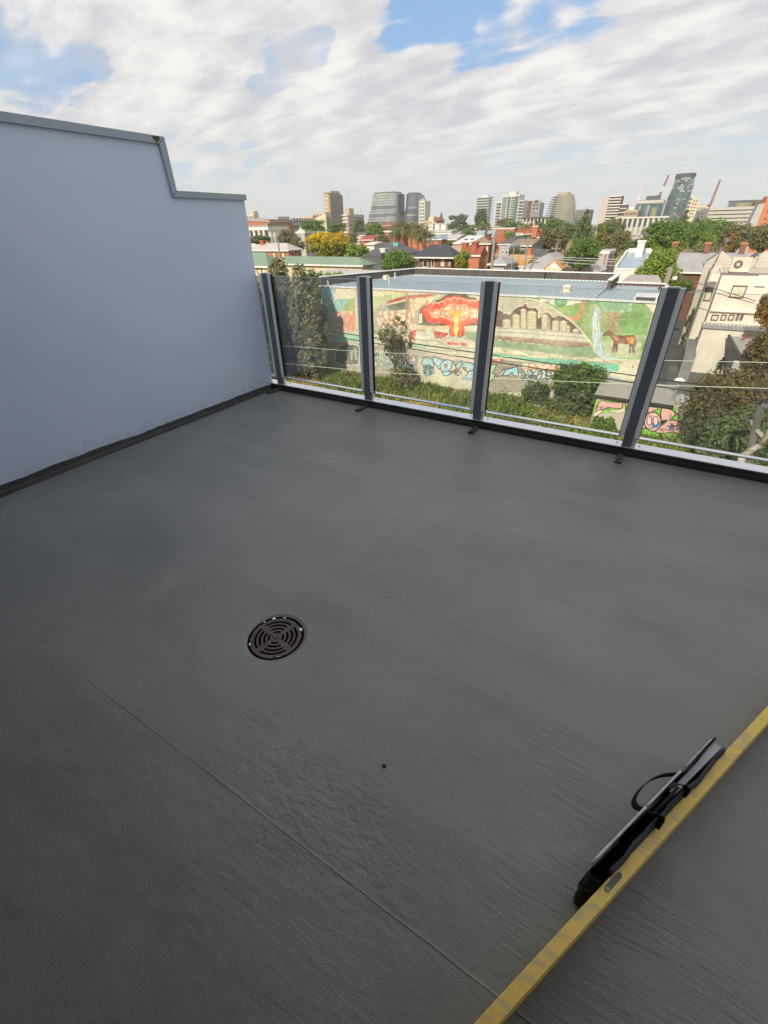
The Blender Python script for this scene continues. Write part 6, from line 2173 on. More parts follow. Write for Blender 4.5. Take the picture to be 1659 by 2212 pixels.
# white ute parked in the lane
ut = onZ(1486, 652, G)
uy, ux = float(ut[1]), float(ut[0])
ute = thing('parked_ute', 'white parked utility vehicle at the far end of the lane', 'ute', (ux, uy, G))
CARW = mat('car_white', (.75, .76, .78), rough=.25, var=.03, spec=.6)
q = MB()
q.hexa([(ux - .85, uy, G + .35), (ux + .85, uy, G + .35), (ux + .85, uy + 4.6, G + .35), (ux - .85, uy + 4.6, G + .35)], [(ux - .88, uy, G + 1.05), (ux + .88, uy, G + 1.05), (ux + .82, uy + 4.6, G + .95), (ux - .82, uy + 4.6, G + .95)])
q.hexa([(ux - .85, uy + .3, G + 1.051), (ux + .85, uy + .3, G + 1.051), (ux + .85, uy + 3, G + 1.051), (ux - .85, uy + 3, G + 1.051)], [(ux - .72, uy + .6, G + 1.75), (ux + .72, uy + .6, G + 1.75), (ux + .7, uy + 2.4, G + 1.75), (ux - .7, uy + 2.4, G + 1.75)])
q.build('body', CARW, ute)
MB().hexa([(ux - .72, uy + .30, G + 1.1), (ux + .72, uy + .30, G + 1.1), (ux + .72, uy + .40, G + 1.1), (ux - .72, uy + .40, G + 1.1)], [(ux - .62, uy + .54, G + 1.66), (ux + .62, uy + .54, G + 1.66), (ux + .62, uy + .62, G + 1.66), (ux - .62, uy + .62, G + 1.66)]).build('rear_window', WIN, ute)
for sx_ in (-.78, .78):
    for sy_ in (.8, 3.6):
        MB().tube([(ux + sx_ - .1, uy + sy_, G + .34), (ux + sx_ + .1, uy + sy_, G + .34)], .33, 14).build('wheel', mat('tyre', (.02, .02, .02)), ute)
    MB().box(ux + sx_ - .06, ux + sx_ + .06, uy - .03, uy - .003, G + .8, G + .98).build('tail_light', mat('tail_red', (.4, .02, .02), rough=.3), ute)
# ------------------------------------------------------------------ skyline
GLT = mat('tower_glass_pale', (.52, .54, .50), rough=.16, metal=.75, var=.22, scale=.09, spec=.6)
GLD = mat('tower_glass_dark', (.24, .26, .28), rough=.14, metal=.7, var=.3, scale=.09, spec=.6)
GLG = mat('tower_glass_green', (.17, .26, .21), rough=.16, metal=.6, var=.2, scale=.1, spec=.6)
GLY = mat('tower_glass_gold', (.46, .42, .23), rough=.22, metal=.6, var=.2, scale=.08, spec=.6)
GLB = mat('tower_glass_blue', (.10, .15, .18), rough=.16, metal=.6, var=.35, scale=.12, spec=.6)
SLB = mat('slab_dark', (.09, .09, .095), rough=.7)
SLG = mat('slab_grey', (.30, .30, .30), rough=.7)
SLW = mat('slab_white', (.58, .56, .52), rough=.7)
MAR = mat('maroon_cladding', (.13, .06, .055), rough=.8, var=.15)


def ext(xl, xc, xr, yt, dist, dep=None, ym=None):
    """plan of a distant block: front seen xl..xc, right side xc..xr"""
    ym = ym or (yt + 478) / 2
    Y = YD((xl + xc) / 2, ym, dist)
    x0, x1 = float(onY(xl, ym, Y)[0]), float(onY(xc, ym, Y)[0])
    if dep is None:
        dep = float(onX(xr, ym, x1)[1]) - Y
        if not 4 < dep < 80:
            dep = 18
    return x0, x1, Y, Y + dep, float(onY(xc, yt, Y)[2])


def zrow(px, y, Y):
    return float(onY(px, y, Y)[2])


def cells(par, axis, c, a0, a1, z0, z1, na, nz, fa=.6, fz=.55, m=WIN, name='window', proud=.12):
    """rows of equal windows standing a little proud of a wall, one object each"""
    w, h = (a1 - a0) / na, (z1 - z0) / nz
    q = MB()
    if axis == 'y':
        q.box(-w * fa / 2, w * fa / 2, -proud, -.01, -h * fz / 2, h * fz / 2)
    else:
        q.box(.01, proud, -w * fa / 2, w * fa / 2, -h * fz / 2, h * fz / 2)
    me = q.mesh(name, m)
    for i in range(na):
        for k in range(nz):
            a, z = a0 + w * (i + .5), z0 + h * (k + .5)
            inst(name, me, par, (a, c, z) if axis == 'y' else (c, a, z))


def slabs(par, poly, z0, z1, n, th, m, name='floor_slab'):
    cx, cy = np.mean([p[0] for p in poly]), np.mean([p[1] for p in poly])
    me = MB().prism([(p[0] - cx, p[1] - cy) for p in poly], 0, th).mesh(name, m)
    for k in range(n):
        inst(name, me, par, (cx, cy, z0 + (z1 - z0) * k / max(n - 1, 1)))


def rect(x0, x1, y0, y1, o=0):
    return [(x0 - o, y0 - o), (x1 + o, y0 - o), (x1 + o, y1 + o), (x0 - o, y1 + o)]


# tan fluted tower
x0, x1, y0, y1, zt = ext(700.5, 711, 739, 418, 520)
t = thing('tan_tower', 'tall tan concrete tower with a fluted right side', 'tower', (x0, y0, G))
B(x0, x1, y0, y1, G, zt).build('wall', TAN, t)
fn = mat('fin_brown', (.30, .235, .19), rough=.8)
n_ = 16
B(x1 + .003, x1 + .12, y0 + .3, y1 - .3, G, zt - .6).build('gap_shade_sheet', mat('fin_gap_shade', (.09, .07, .06)), t)  # dark sheet paints shade into the gaps between the fins
me = MB().box(0.13, 1.5, -.5, .5, G - G, zt - G - .5).mesh('fin', fn)
for i in range(n_):
    inst('fin', me, t, (x1 + .01, y0 + (y1 - y0) * (i + .5) / n_, G))
cells(t, 'y', y0, x0 + 1, x1 - 1, zt - 36, zt - 2, 3, 10, .7, .35, CR, 'spandrel')
B(x1 - 6, x1 - 1, y0 + 6, y0 + 20, zt + .01, zt + 2.6).build('plant_room', PINK, t)
B(x0 + .6, x1 - .6, y0 + .6, y1 - .6, zt - .0, zt + .8).build('roof_edge', MAR, t)

# the two stepped glass towers
for (lbl, prof, xr_, xs_, yt, dist, nf, mats) in (
        ('broad dark glass office tower whose left side steps outwards floor by floor', [(418, 801), (428, 799), (436, 798), (444, 796), (450, 793), (457, 791), (478, 790)], 852, 861, 417, 620, 15, (GLT, GLD)),
        ('narrow dark glass tower stepping outwards to the left behind the palms', [(418, 874), (430, 873), (440, 872.5), (448, 870), (455, 867), (462, 861), (470, 856), (478, 852)], 896, 904, 419, 640, 15, (GLD, GLT))):
    Y = YD(830, 450, dist)
    t = thing('glass_tower', lbl, 'tower', (float(onY(xr_, 450, Y)[0]), Y, G), 'stepped dark glass towers')
    xe = float(onY(xr_, 445, Y)[0])
    ztop = zrow(xr_ - 20, yt, Y)
    zlo = -2.0
    B(float(onY(prof[-1][1], 470, Y)[0]) + 2, xe - 1, Y + 1, Y + 24, G, zlo).build('podium', GLD, t)
    for k in range(nf):
        za, zb_ = zlo + (ztop - zlo) * k / nf, zlo + (ztop - zlo) * (k + 1) / nf
        yr_ = 478 + (yt - 478) * (k + .5) / nf
        xp = np.interp(yr_, [p[0] for p in prof], [p[1] for p in prof])
        xw = float(onY(xp, yr_, Y)[0])
        pl = rrect(xw, xe, Y, Y + 24, 6, 4)
        MB().prism(pl, za + .35, zb_ - .002).build('glass_floor', mats[0] if k > 9 or k % 3 else mats[1], t)
        if k < 11:
            xw2 = xw - (1.3 if k < 9 else .3)
            MB().prism(rrect(xw2, xw + (xe - xw) * (.45 if dist < 630 else .8), Y - .9, Y + 20, 4, 3), za + .02, za + .348).build('floor_slab', SLB, t)
        else:
            MB().prism(rrect(xw + .2, xe - .2, Y + .2, Y + 23.8, 6, 4), za, za + .348).build('floor_slab', SLB, t)
    B(xe + .02, xe + 1.2, Y + 6, Y + 22, G, ztop - 1).build('dark_flank', GLD, t)
    MB().prism(rrect(float(onY(prof[0][1], 420, Y)[0]) + 1.5, xe - 1, Y + 1, Y + 22, 5, 4), ztop + .01, ztop + 1.1).build('roof_rim', SLB, t)

# white gridded block beside them
x0, x1, y0, y1, zt = ext(905, 909, 917, 434, 600)
t = thing('white_grid_block', 'slim white apartment block with a grid of dark windows right of the glass towers', 'apartment block', (x0, y0, G))
B(x0, x1 + 5, y0, y0 + 14, G, zt).build('wall', SLW, t)
cells(t, 'y', y0, x0 + .6, x1 + 4.4, zt - 26, zt - 1, 3, 8, .6, .5)
B(x0 + 1, x0 + 4, y0 + 3, y0 + 8, zt + .01, zt + 2.2).build('plant_room', GRY, t)

# left edge of town
x0, x1, y0, y1, zt = ext(528, 548, 560, 463, 480)
t = thing('cream_apartments', 'distant cream apartment block with rooftop box just right of the pale wall', 'apartment block', (x0, y0, G))
B(x0, x1, y0, y1, G, zt).build('wall', CR, t)
cells(t, 'y', y0, x0 + .8, x1 - .8, zt - 9, zt - .6, 5, 3, .5, .5)
B(x1 - 6, x1 - 2, y0 + 3, y0 + 8, zt + .01, zt + 2.4).build('plant_room', PINK, t)
x0, x1, y0, y1, zt = ext(525, 582, 600, 474, 255)
t = thing('brick_warehouse', 'orange brick warehouse with a sloping grey roof on the far left', 'warehouse', (x0, y0, G))
y1 = y0 + 16
B(x0, x1, y0, y1, G, zt).build('wall', BRICK['orange'], t)
MB().hexa([(x0 - .4, y0 - .4, zt + .01), (x1 + .4, y0 - .4, zt - 1.2), (x1 + .4, y1, zt - 1.2), (x0 - .4, y1, zt + .01)], [(x0 - .4, y0 - .4, zt + .9), (x1 + .4, y0 - .4, zt - .6), (x1 + .4, y1, zt - .6), (x0 - .4, y1, zt + .9)]).build('roof', ROOF['grey'], t)
cells(t, 'y', y0, x0 + 1, x0 + 7, zt - 4.5, zt - 3.2, 6, 1, .6, .7)
x0, x1, y0, y1, zt = ext(576, 610, 624, 479, 300)
t = thing('grey_hall', 'grey roofed hall with a roof monitor beside the orange brick warehouse', 'hall', (x0, y0, G))
B(x0, x1, y0, y0 + 20, G, zt - .3).build('wall', GRY, t)
MB().hexa([(x0 - .4, y0 - .4, zt), (x1 + 1, y0 - .4, zt - 2.5), (x1 + 1, y0 + 20, zt - 2.5), (x0 - .4, y0 + 20, zt)], [(x0 - .4, y0 - .4, zt + .5), (x1 + 1, y0 - .4, zt - 2), (x1 + 1, y0 + 20, zt - 2), (x0 - .4, y0 + 20, zt + .5)]).build('roof', ROOF['slate'], t)
B(x0 + 1, x0 + 5, y0 + 4, y0 + 14, zt + .51, zt + 2.6).build('roof_monitor', GRY, t)
x0, x1, y0, y1, zt = ext(525, 578, 588, 491, 190)
t = thing('pilaster_building', 'white building with square pilasters and a blue grey roof edge on the left', 'building', (x0, y0, G))
y1 = y0 + 10
B(x0, x1, y0, y1, G, zt - .8).build('wall', WHT, t)
B(x0 - .4, x1 + .4, y0 - .5, y1 + .3, zt - .79, zt + .2).build('fascia', WHT, t)
B(x0 - .5, x1 + .5, y0 - .6, y1 + .3, zt + .201, zt + .6).build('roof', ROOF['bluegrey'], t)
w_ = (x1 - x0) / 5
for i in range(5):
    B(x0 + w_ * i + w_ * .3, x0 + w_ * i + w_ * .9, y0 - .05, y0 - .004, zt - 3.6, zt - 1.0).build('window', WIN if i != 3 else MAR, t)
    B(x0 + w_ * i - .15, x0 + w_ * i + .55, y0 - .35, y0 - .004, G, zt - .8).build('pilaster', WHT, t)
x0, x1, y0, y1, zt = ext(641, 656, 662, 500, 175)
t = thing('pedimented_hall', 'small pale grey hall front with a pediment among the trees', 'hall', (x0, y0, G))
B(x0, x1, y0, y0 + 9, G, zt).build('wall', GRY, t)
zp_ = zrow(649, 489, y0)
MB().face([(x0 - .2, y0 - .1, zt), (x1 + .2, y0 - .1, zt), ((x0 + x1) / 2, y0 - .1, zp_ - .5)]).face([(x1 + .2, y0 + .3, zt), (x0 - .2, y0 + .3, zt), ((x0 + x1) / 2, y0 + .3, zp_ - .5)]).build('pediment', SLW, t)
B(x0 - .6, x1 + .6, y0 - .3, y0 + 9, zt - .6, zt - .01).build('cornice', SLW, t)
MB().tube([((x0 + x1) / 2, y0, zp_ - .8), ((x0 + x1) / 2, y0, zp_)], [.35, .1], 8).build('finial', SLW, t)
x0, x1, y0, y1, zt = ext(604, 629, 680, 471, 400)
t = thing('modern_office', 'low office with white front left and dark glass with pale fins on the right', 'office', (x0, y0, G))
B(x0, x1, y0, y1, G, zt).build('wall', SLW, t)
cells(t, 'y', y0, x0 + 1, x1 - 1, zt - 7, zt - 1, 1, 2, .7, .3)
B(x1 + .01, x1 + .5, y0, y1, G, zt - .3).build('curtain_wall', GLB, t)
me = MB().box(0, .9, -.35, .35, 0, 9).mesh('fin', SLG)
for i in range(9):
    inst('fin', me, t, (x1 + .51, y0 + (y1 - y0) * (i + .3) / 9, zt - 9.2))
x0, x1, y0, y1, zt = ext(675, 703, 715, 458, 500)
t = thing('pink_block', 'pinkish block peeking over the left of the tan tower', 'apartment block', (x0, y0, G))
B(x0, x1, y0, y1, G, zt).build('wall', PINK, t)
cells(t, 'y', y0, x0 + 1, x1 - 1, zt - 6, zt - 1, 4, 2, .4, .4)
x0, x1, y0, y1, zt = ext(650, 676, 690, 466, 450)
t = thing('arched_block', 'low cream block with three arched windows left of the tan tower', 'apartment block', (x0, y0, G))
B(x0, x1, y0, y0 + 15, G, zt).build('wall', PINK, t)
cells(t, 'y', y0, x0 + 1, x1 - 1, zt - 4, zt - 1.5, 3, 1, .6, .9)
x0, x1, y0, y1, zt = ext(681, 704, 713, 470, 330)
t = thing('cream_green_block', 'cream apartment house with a green right side in front of the tan tower', 'apartment block', (x0, y0, G))
B(x0, x1, y0, y1, G, zt).build('wall', CR, t)
B(x1 + .005, x1 + .3, y0 + .3, y1, G, zt + .3).build('green_side', GRNW, t)
MB().hexa([(x0, y0, zt + .005), (x1, y0, zt + .005), (x1, y1, zt + .005), (x0, y1, zt + .005)], [(x0, y0, zt + .05), (x1 + .3, y0, zt + 2.0), (x1 + .3, y1, zt + 2.0), (x0, y1, zt + .05)]).build('roof', CR, t)
cells(t, 'y', y0, x0 + 4, x1 - 1, zt - 7, zt, 3, 3, .35, .4)
x0, x1, y0, y1, zt = ext(741, 752, 787, 463, 470)
t = thing('beige_offices', 'beige office block with balconies and roof aerials right of the tan tower', 'office', (x0, y0, G))
B(x0, x1, y0, y1, G, zt).build('wall', PINK, t)
slabs(t, rect(x0 - .5, x1 + .3, y0 - 1.2, y0 - .02), zt - 14, zt - 1, 6, .8, SLW, 'balcony')
cells(t, 'x', x1, y0 + 2, y1 - 2, zt - 12, zt - 1, 7, 4, .5, .45)
B(x0, x0 + 5, y0 + 3, y0 + 9, zt + .01, zt + 4.5).build('plant_room', TAN, t)
for i in range(4):
    MB().tube([(x1 - 2, y0 + 6 + i * 6, zt), (x1 - 2, y0 + 6 + i * 6, zt + 2.5 + (i % 2) * 2)], .25, 6).build('aerial', SLG, t)

# beige church hall and spire
x0, x1, y0, y1, zt = ext(912, 930, 944, 476, 420)
t = thing('beige_hall', 'beige hall with a square stub tower left of the spire', 'hall', (x0, y0, G))
B(x0, x1 + 5, y0, y0 + 12, G, zt).build('wall', TAN, t)
B(x1 - 1, x1 + 3, y0 - 1, y0 + 5, G, zrow(932, 468, y0)).build('tower', CR, t)
roof_mb('hip', x1, x1 + 8, y0 - .5, y0 + 12, zt + .01, zt + 2).build('roof', ROOF['terracotta'], t)
Y = YD(953, 475, 430)
sx_ = float(onY(953, 475, Y)[0])
t = thing('church_spire', 'slender maroon church spire on a pale square tower in the distance', 'church', (sx_, Y, G))
zb_, zt = zrow(953, 478, Y), zrow(953, 457, Y)
B(sx_ - 2.2, sx_ + 2.2, Y - 2.2, Y + 2.2, G, zb_).build('tower', TAN, t)
MB().tube([(sx_, Y, zb_), (sx_, Y, zb_ + .6), (sx_, Y, zt)], [2.4, 2.0, .08], 8).build('spire', MAR, t)
for s in (-1, 1):
    MB().tube([(sx_ + s * 2, Y - 2, zb_), (sx_ + s * 2, Y - 2, zb_ + 2.6)], [.4, .05], 6).build('pinnacle', TAN, t)

# green glass tower behind the round tree
x0, x1, y0, y1, zt = ext(1029, 1050, 1056, 427, 700, dep=18)
t = thing('green_glass_tower', 'pale green glass tower half hidden behind the tall round tree', 'tower', (x0, y0, G))
B(x0, x1, y0, y0 + 18, G, zt).build('wall', GLG, t)
slabs(t, rect(x0 - .4, x1 + 3.5, y0 - 1, y0 + 17), -2, zt, 13, .8, SLW)
B(x0 + 5, x1, y0 + 2, y0 + 10, zt + .9, zt + 2.6).build('plant_room', SLW, t)
# main residential tower
x0, x1, y0, y1, zt = ext(1082, 1119, 1124, 421, 620, dep=20)
t = thing('residential_tower', 'tall white and green glass apartment tower with stacked balconies in the middle of the skyline', 'tower', (x0, y0, G))
B(x0, x1, y0, y0 + 20, G, zt).build('wall', SLW, t)
w_ = x1 - x0
for (f0, f1) in ((.06, .30), (.36, .52), (.80, .97)):
    B(x0 + w_ * f0, x0 + w_ * f1, y0 - .5, y0 - .01, 0, zt - 1.5).build('glass_bay', GLG, t)
slabs(t, rect(x0 + w_ * .55, x0 + w_ * .78, y0 - 2.2, y0 - .02), 2, zt - 2, 13, .9, SLW, 'balcony')
B(x0 + w_ * .56, x0 + w_ * .77, y0 - .3, y0 - .012, 0, zt - 2).build('balcony_shade_panel', SLB, t)  # dark panel before the wall paints the shade behind the balconies
slabs(t, rect(x0 + w_ * .04, x0 + w_ * .32, y0 - .8, y0 - .51), 2, zt - 2, 13, .45, SLW, 'spandrel')
B(x0 + w_ * .35, x0 + w_ * .75, y0 + 3, y0 + 12, zt + .01, zt + 3.6).build('plant_room', SLW, t)
B(x0 - .3, x1 + .3, y0 - .6, y0 + 20, zt - 1.2, zt + .4).build('roof_slab', SLW, t)
zw = zrow(1075, 437, y0)
for (a, b, hz_) in ((float(onY(1069, 460, y0)[0]), x0 - .02, zw), (x1 + .02, float(onY(1128, 460, y0)[0]), zw + .8)):
    B(a, b, y0 + 2, y0 + 18, G, hz_).build('wing', SLW, t)
    slabs(t, rect(a - .6, b + .4, y0 + .6, y0 + 1.98), 0, hz_ - 1, 9, .8, SLW, 'balcony')
    B(a + .8, b - .5, y0 + 1.6, y0 + 1.99, -1, hz_ - 1.2).build('balcony_shade_panel', SLB, t)  # same painted shade for the wing balconies
# arched grey tower
x0, x1, y0, y1, zt = ext(1132, 1165, 1168, 433, 700, dep=20)
t = thing('arched_tower', 'grey tower with maroon left side and a round arch at the top', 'tower', (x0, y0, G))
xm = x0 + (x1 - x0) * .45
B(x0, xm - .02, y0 + 1, y0 + 20, G, zt).build('wall', MAR, t)
B(xm, x1, y0, y0 + 20, G, zt - 2).build('wall', SLG, t)
q = MB()
cx_, R_ = (xm + x1) / 2, (x1 - xm) / 2 * .92
ar = [(cx_ + R_ * cos(a), zt - 2 + R_ * .75 * sin(a)) for a in np.linspace(0, pi, 13)]
q.face([(p[0], y0 - .3, p[1]) for p in ar][::-1])
q.face([(p[0], y0 + 6, p[1]) for p in ar])
for i in range(12):
    q.face([(ar[i][0], y0 - .3, ar[i][1]), (ar[i + 1][0], y0 - .3, ar[i + 1][1]), (ar[i + 1][0], y0 + 6, ar[i + 1][1]), (ar[i][0], y0 + 6, ar[i][1])][::-1])
q.build('arch', PINK, t)
q = MB()
q.face([(cx_ + R_ * .6 * cos(a), y0 - .35, zt - 2 + R_ * .5 * sin(a)) for a in np.linspace(0, pi, 11)][::-1])
q.build('arch_window', WIN, t)
cells(t, 'y', y0, xm + 1, x1 - 1, zt - 10, zt - 2.5, 2, 2, .7, .5)
cells(t, 'y', y0, xm + 1, x1 - 1, 2, zt - 11, 1, 6, .9, .35, GLD)
cells(t, 'y', y0 + 1, x0 + .5, xm - 3, 2, zt - 2, 2, 11, .5, .4, SLB)
# gold curved tower
Y = YD(1204, 450, 600)
t = thing('gold_tower', 'bulging gold glass tower with balconies on its left edge', 'tower', (float(onY(1204, 450, Y)[0]), Y + 12, G))
pr = [(420, 1192, 1234), (428, 1186, 1237), (440, 1181, 1239), (452, 1177, 1240), (465, 1172, 1240), (480, 1170, 1241)]
nf = 15
zlo, ztop = -2, zrow(1212, 420, Y)
for k in range(nf):
    yr_ = 480 + (420 - 480) * (k + .5) / nf
    xa = float(onY(np.interp(yr_, [p[0] for p in pr], [p[1] for p in pr]), yr_, Y)[0])
    xb = float(onY(np.interp(yr_, [p[0] for p in pr], [p[2] for p in pr]), yr_, Y)[0])
    za, zb_ = zlo + (ztop - zlo) * k / nf, zlo + (ztop - zlo) * (k + 1) / nf
    c, r_ = (xa + xb) / 2, (xb - xa) / 2
    MB().prism(ellipse(c + r_ * .12, Y + 12, r_ * .84, 11, 24), za + .5, zb_ - .01).build('glass_floor', GLY, t)
    MB().prism(ellipse(c + r_ * .05, Y + 12, r_ * .93, 11.6, 24), za - .2, za + .499).build('floor_slab', SLG, t)
    MB().prism(rrect(xa, xa + r_ * .5, Y + 3, Y + 18, 2, 3), za - .2, za + .35).build('balcony', SLB, t)
    MB().prism(rrect(xb - r_ * .22, xb + .3, Y + 6, Y + 18, 2, 3), za - .2, za + .35).build('balcony', SLG, t)
c, r_ = float(onY(1213, 420, Y)[0]), 6.5
MB().prism(ellipse(c, Y + 12, r_, 7, 20), ztop, ztop + 2.2).build('plant_room', mat('plant_bronze', (.42, .35, .27)), t)
# dark roofed college with columns
x0, x1, y0, y1, zt = ext(1128, 1182, 1186, 469, 400, dep=16)
t = thing('columned_building', 'low cream building with tall columns under a wide flat dark roof', 'building', (x0, y0, G))
B(x0 + 1, x1 - 1, y0 + 2, y0 + 16, G, zt - .6).build('wall', CR, t)
B(x0 - 1, x1 + 1, y0 - .8, y0 + 17, zt - .59, zt + .3).build('roof', SLB, t)
me = MB().box(-.4, .4, -.4, .4, 0, 9).mesh('column', SLW)
for i in range(7):
    inst('column', me, t, (x0 + (x1 - x0) * (i + .3) / 6.8, y0 + .2, zt - 9.6))
cells(t, 'y', y0 + 2, x0 + 2, x1 - 2, zt - 6, zt - 1, 6, 1, .6, .7)
# brown block
x0, x1, y0, y1, zt = ext(1243, 1262, 1274, 453, 650, dep=20)
t = thing('brown_block', 'plain brown grey block behind the tall pine', 'apartment block', (x0, y0, G))
B(x0, x1 + 6, y0, y0 + 20, G, zt).build('wall', mat('brown_cladding', (.20, .165, .15), var=.12), t)
cells(t, 'y', y0, x0 + 1, x1 + 5, zt - 14, zt - 1, 6, 5, .4, .5, SLB)
MB().tube([(x0 + 8, y0 + 4, zt), (x0 + 8, y0 + 4, zt + 4)], .3, 6).build('aerial', SLG, t)
MB().tube([(x0 + 12, y0 + 4, zt), (x0 + 12, y0 + 4, zt + 4)], .3, 6).build('aerial', SLG, t)
# maroon balcony tower
x0, x1, y0, y1, zt = ext(1312, 1337, 1340, 422, 540, dep=18)
t = thing('balcony_tower', 'maroon balcony tower with a blank pale left side', 'tower', (x0, y0, G))
xa = float(onY(1298, 450, y0)[0])
B(x0, x1, y0, y0 + 18, G, zt).build('wall', MAR, t)
B(xa, x0 - .02, y0 - .8, y0 + 18, G, zt - .6).build('blank_side', mat('pale_pink_side', (.50, .43, .39), var=.05), t)
slabs(t, rect(x0 + .3, x1 + .5, y0 - 1.6, y0 - .02), 0, zt - 1, 11, 1.0, SLW, 'balcony')
x2 = float(onY(1351, 455, y0)[0])
B(x1 + .02, x2, y0 + 2, y0 + 16, G, zrow(1342, 441, y0)).build('annex', MAR, t)
slabs(t, rect(x1 + .5, x2 + .6, y0 + .8, y0 + 1.98), 0, zrow(1342, 443, y0), 6, .8, SLW, 'balcony')
# arched beige row
x0, x1, y0, y1, zt = ext(1348, 1376, 1380, 453, 500, dep=14)
t = thing('beige_row', 'beige building with a row of pale arches between two towers', 'building', (x0, y0, G))
B(x0, x1, y0, y0 + 14, G, zt).build('wall', TAN, t)
cells(t, 'y', y0, x0 + .5, x1 - .5, zt - 8, zt - 1, 6, 2, .55, .6)
B(x0 + 3, x1 - 4, y0 + 4, y0 + 10, zt + .01, zt + 2).build('plant_room', WHT, t)
# glass office with leaf panels
x0, x1, y0, y1, zt = ext(1371, 1430, 1432, 431, 520, dep=20)
t = thing('glass_office', 'wide grey and green glass office with patterned lower facade left of the leaning tower', 'office', (x0, y0, G))
w_ = x1 - x0
zm = zrow(1400, 441, y0)
B(x0, x1, y0, y0 + 20, G, zm).build('lower_floors', GLB, t)
B(x0 + .5, x1 - .2, y0 - .8, y0 + 20, zm + .01, zt).build('upper_floors', SLG, t)
slabs(t, rect(x0 + .4, x1 - .1, y0 - 1.0, y0 - .81), zm + 1, zt - 1, 3, .5, SLW, 'louvre_band')
B(x0 + w_ * .3, x0 + w_ * .8, y0 + 2, y0 + 12, zt + .01, zt + 3).build('plant_room', SLB, t)
for i in range(5):
    B(x0 + w_ * (.02 + i * .105), x0 + w_ * (.10 + i * .105), y0 - .5, y0 - .01, 0, zm - .6).build('glass_panel', (GLG, GLT, GLB)[i % 3], t)
B(x0 + w_ * .58, x0 + w_ * .86, y0 - .4, y0 - .01, 2, zm - 1.5).build('glass_panel', GLG, t)
B(x0 + w_ * .64, x0 + w_ * .80, y0 - .6, y0 - .41, 3.5, zm - 3).build('leaf_panel', GLY, t)
# leaning twisted tower
Y = YD(1462, 430, 500)
t = thing('leaning_tower', 'tall faceted blue green glass tower that seems to lean to the right', 'tower', (float(onY(1462, 470, Y)[0]), Y + 11, G))
zlo, ztop = -2, zrow(1479, 383, Y)
nf = 24
FA = [GLB, GLG, GLD, GLT]
rs = np.random.RandomState(6)
for k in range(nf):
    f = (k + .5) / nf
    yr_ = 474 + (383 - 474) * f
    xl_ = np.interp(f, [0, .25, .6, .85, 1], [1430, 1433, 1443, 1455, 1461])
    xr_ = np.interp(f, [0, .25, .6, .85, 1], [1474, 1480, 1492, 1497, 1496])
    xa, xb = float(onY(xl_, yr_, Y)[0]), float(onY(xr_, yr_, Y)[0])
    za, zb_ = zlo + (ztop - zlo) * k / nf, zlo + (ztop - zlo) * (k + 1) / nf
    c, r_ = (xa + xb) / 2, (xb - xa) / 2
    pl = ellipse(c, Y + 11, r_, 10.5, 26, f * .5)
    q = MB().prism(pl, za + .18, zb_)
    band = f > .70
    for i in range(len(q.mi)):
        a_ = 2 * pi * (i - 2) / 26 + f * .5
        gold = -1.9 < ((a_ + pi) % (2 * pi)) - pi - .0 < -1.1
        q.mi[i] = int(rs.choice([1, 3, 0])) if band else (int(rs.choice([3, 1])) if (gold and (i + k) % 2) else int(rs.choice([0, 2, 0, 1])))
    q.build('glass_floor', FA, t)
    MB().prism(ellipse(c, Y + 11, r_ + .12, 10.6, 26, f * .5), za - .02, za + .179).build('floor_slab', SLB, t)
c = float(onY(1480, 380, Y)[0])
MB().prism(ellipse(c, Y + 11, 7.2, 8, 22), ztop, ztop + 2.9).build('crown_ring', SLB, t)
# small blocks to the right
x0, x1, y0, y1, zt = ext(1482, 1504, 1508, 422, 640, dep=16)
t = thing('beige_tower', 'beige stepped tower just right of the leaning glass tower', 'tower', (x0, y0, G))
B(x0, x1, y0, y0 + 16, G, zrow(1493, 429, y0)).build('wall', CR, t)
B(x0 + 3, x1 - 5, y0 + 2, y0 + 10, G, zt).build('upper_block', CR, t)
slabs(t, rect(x0 - .3, x1 - 6, y0 - .8, y0 - .02), 4, zrow(1493, 431, y0), 6, 1.1, SLB, 'window_band')
cells(t, 'y', y0, x1 - 5, x1 - .5, 4, zrow(1493, 431, y0), 2, 6, .5, .5)
x0, x1, y0, y1, zt = ext(1498, 1524, 1526, 444, 480, dep=14)
t = thing('beige_block', 'low beige block with flat roof left of the striped car park', 'building', (x0, y0, G))
B(x0, x1, y0, y0 + 14, G, zt).build('wall', CR, t)
B(x0 + 4, x1 - 3, y0 + 3, y0 + 9, zt + .01, zt + 1.7).build('plant_room', TAN, t)
cells(t, 'y', y0, x0 + 1, x1 - 1, zt - 5, zt - .5, 5, 2, .5, .45)
x0, x1, y0, y1, zt = ext(1503, 1529, 1531, 449, 360, dep=14)
t = thing('grey_block', 'plain dark grey block at the left end of the striped car park', 'building', (x0, y0, G))
MB().hexa([(x0 - 3, y0, G), (x1, y0, G), (x1, y0 + 14, G), (x0 - 3, y0 + 14, G)], [(x0, y0, zt - 1), (x1, y0, zt), (x1, y0 + 14, zt), (x0, y0 + 14, zt - 1)]).build('wall', mat('grey_cladding', (.18, .18, .18), var=.1), t)
cells(t, 'y', y0, x0 + .5, x0 + 4, zt - 5, zt - 2, 2, 2, .5, .4)
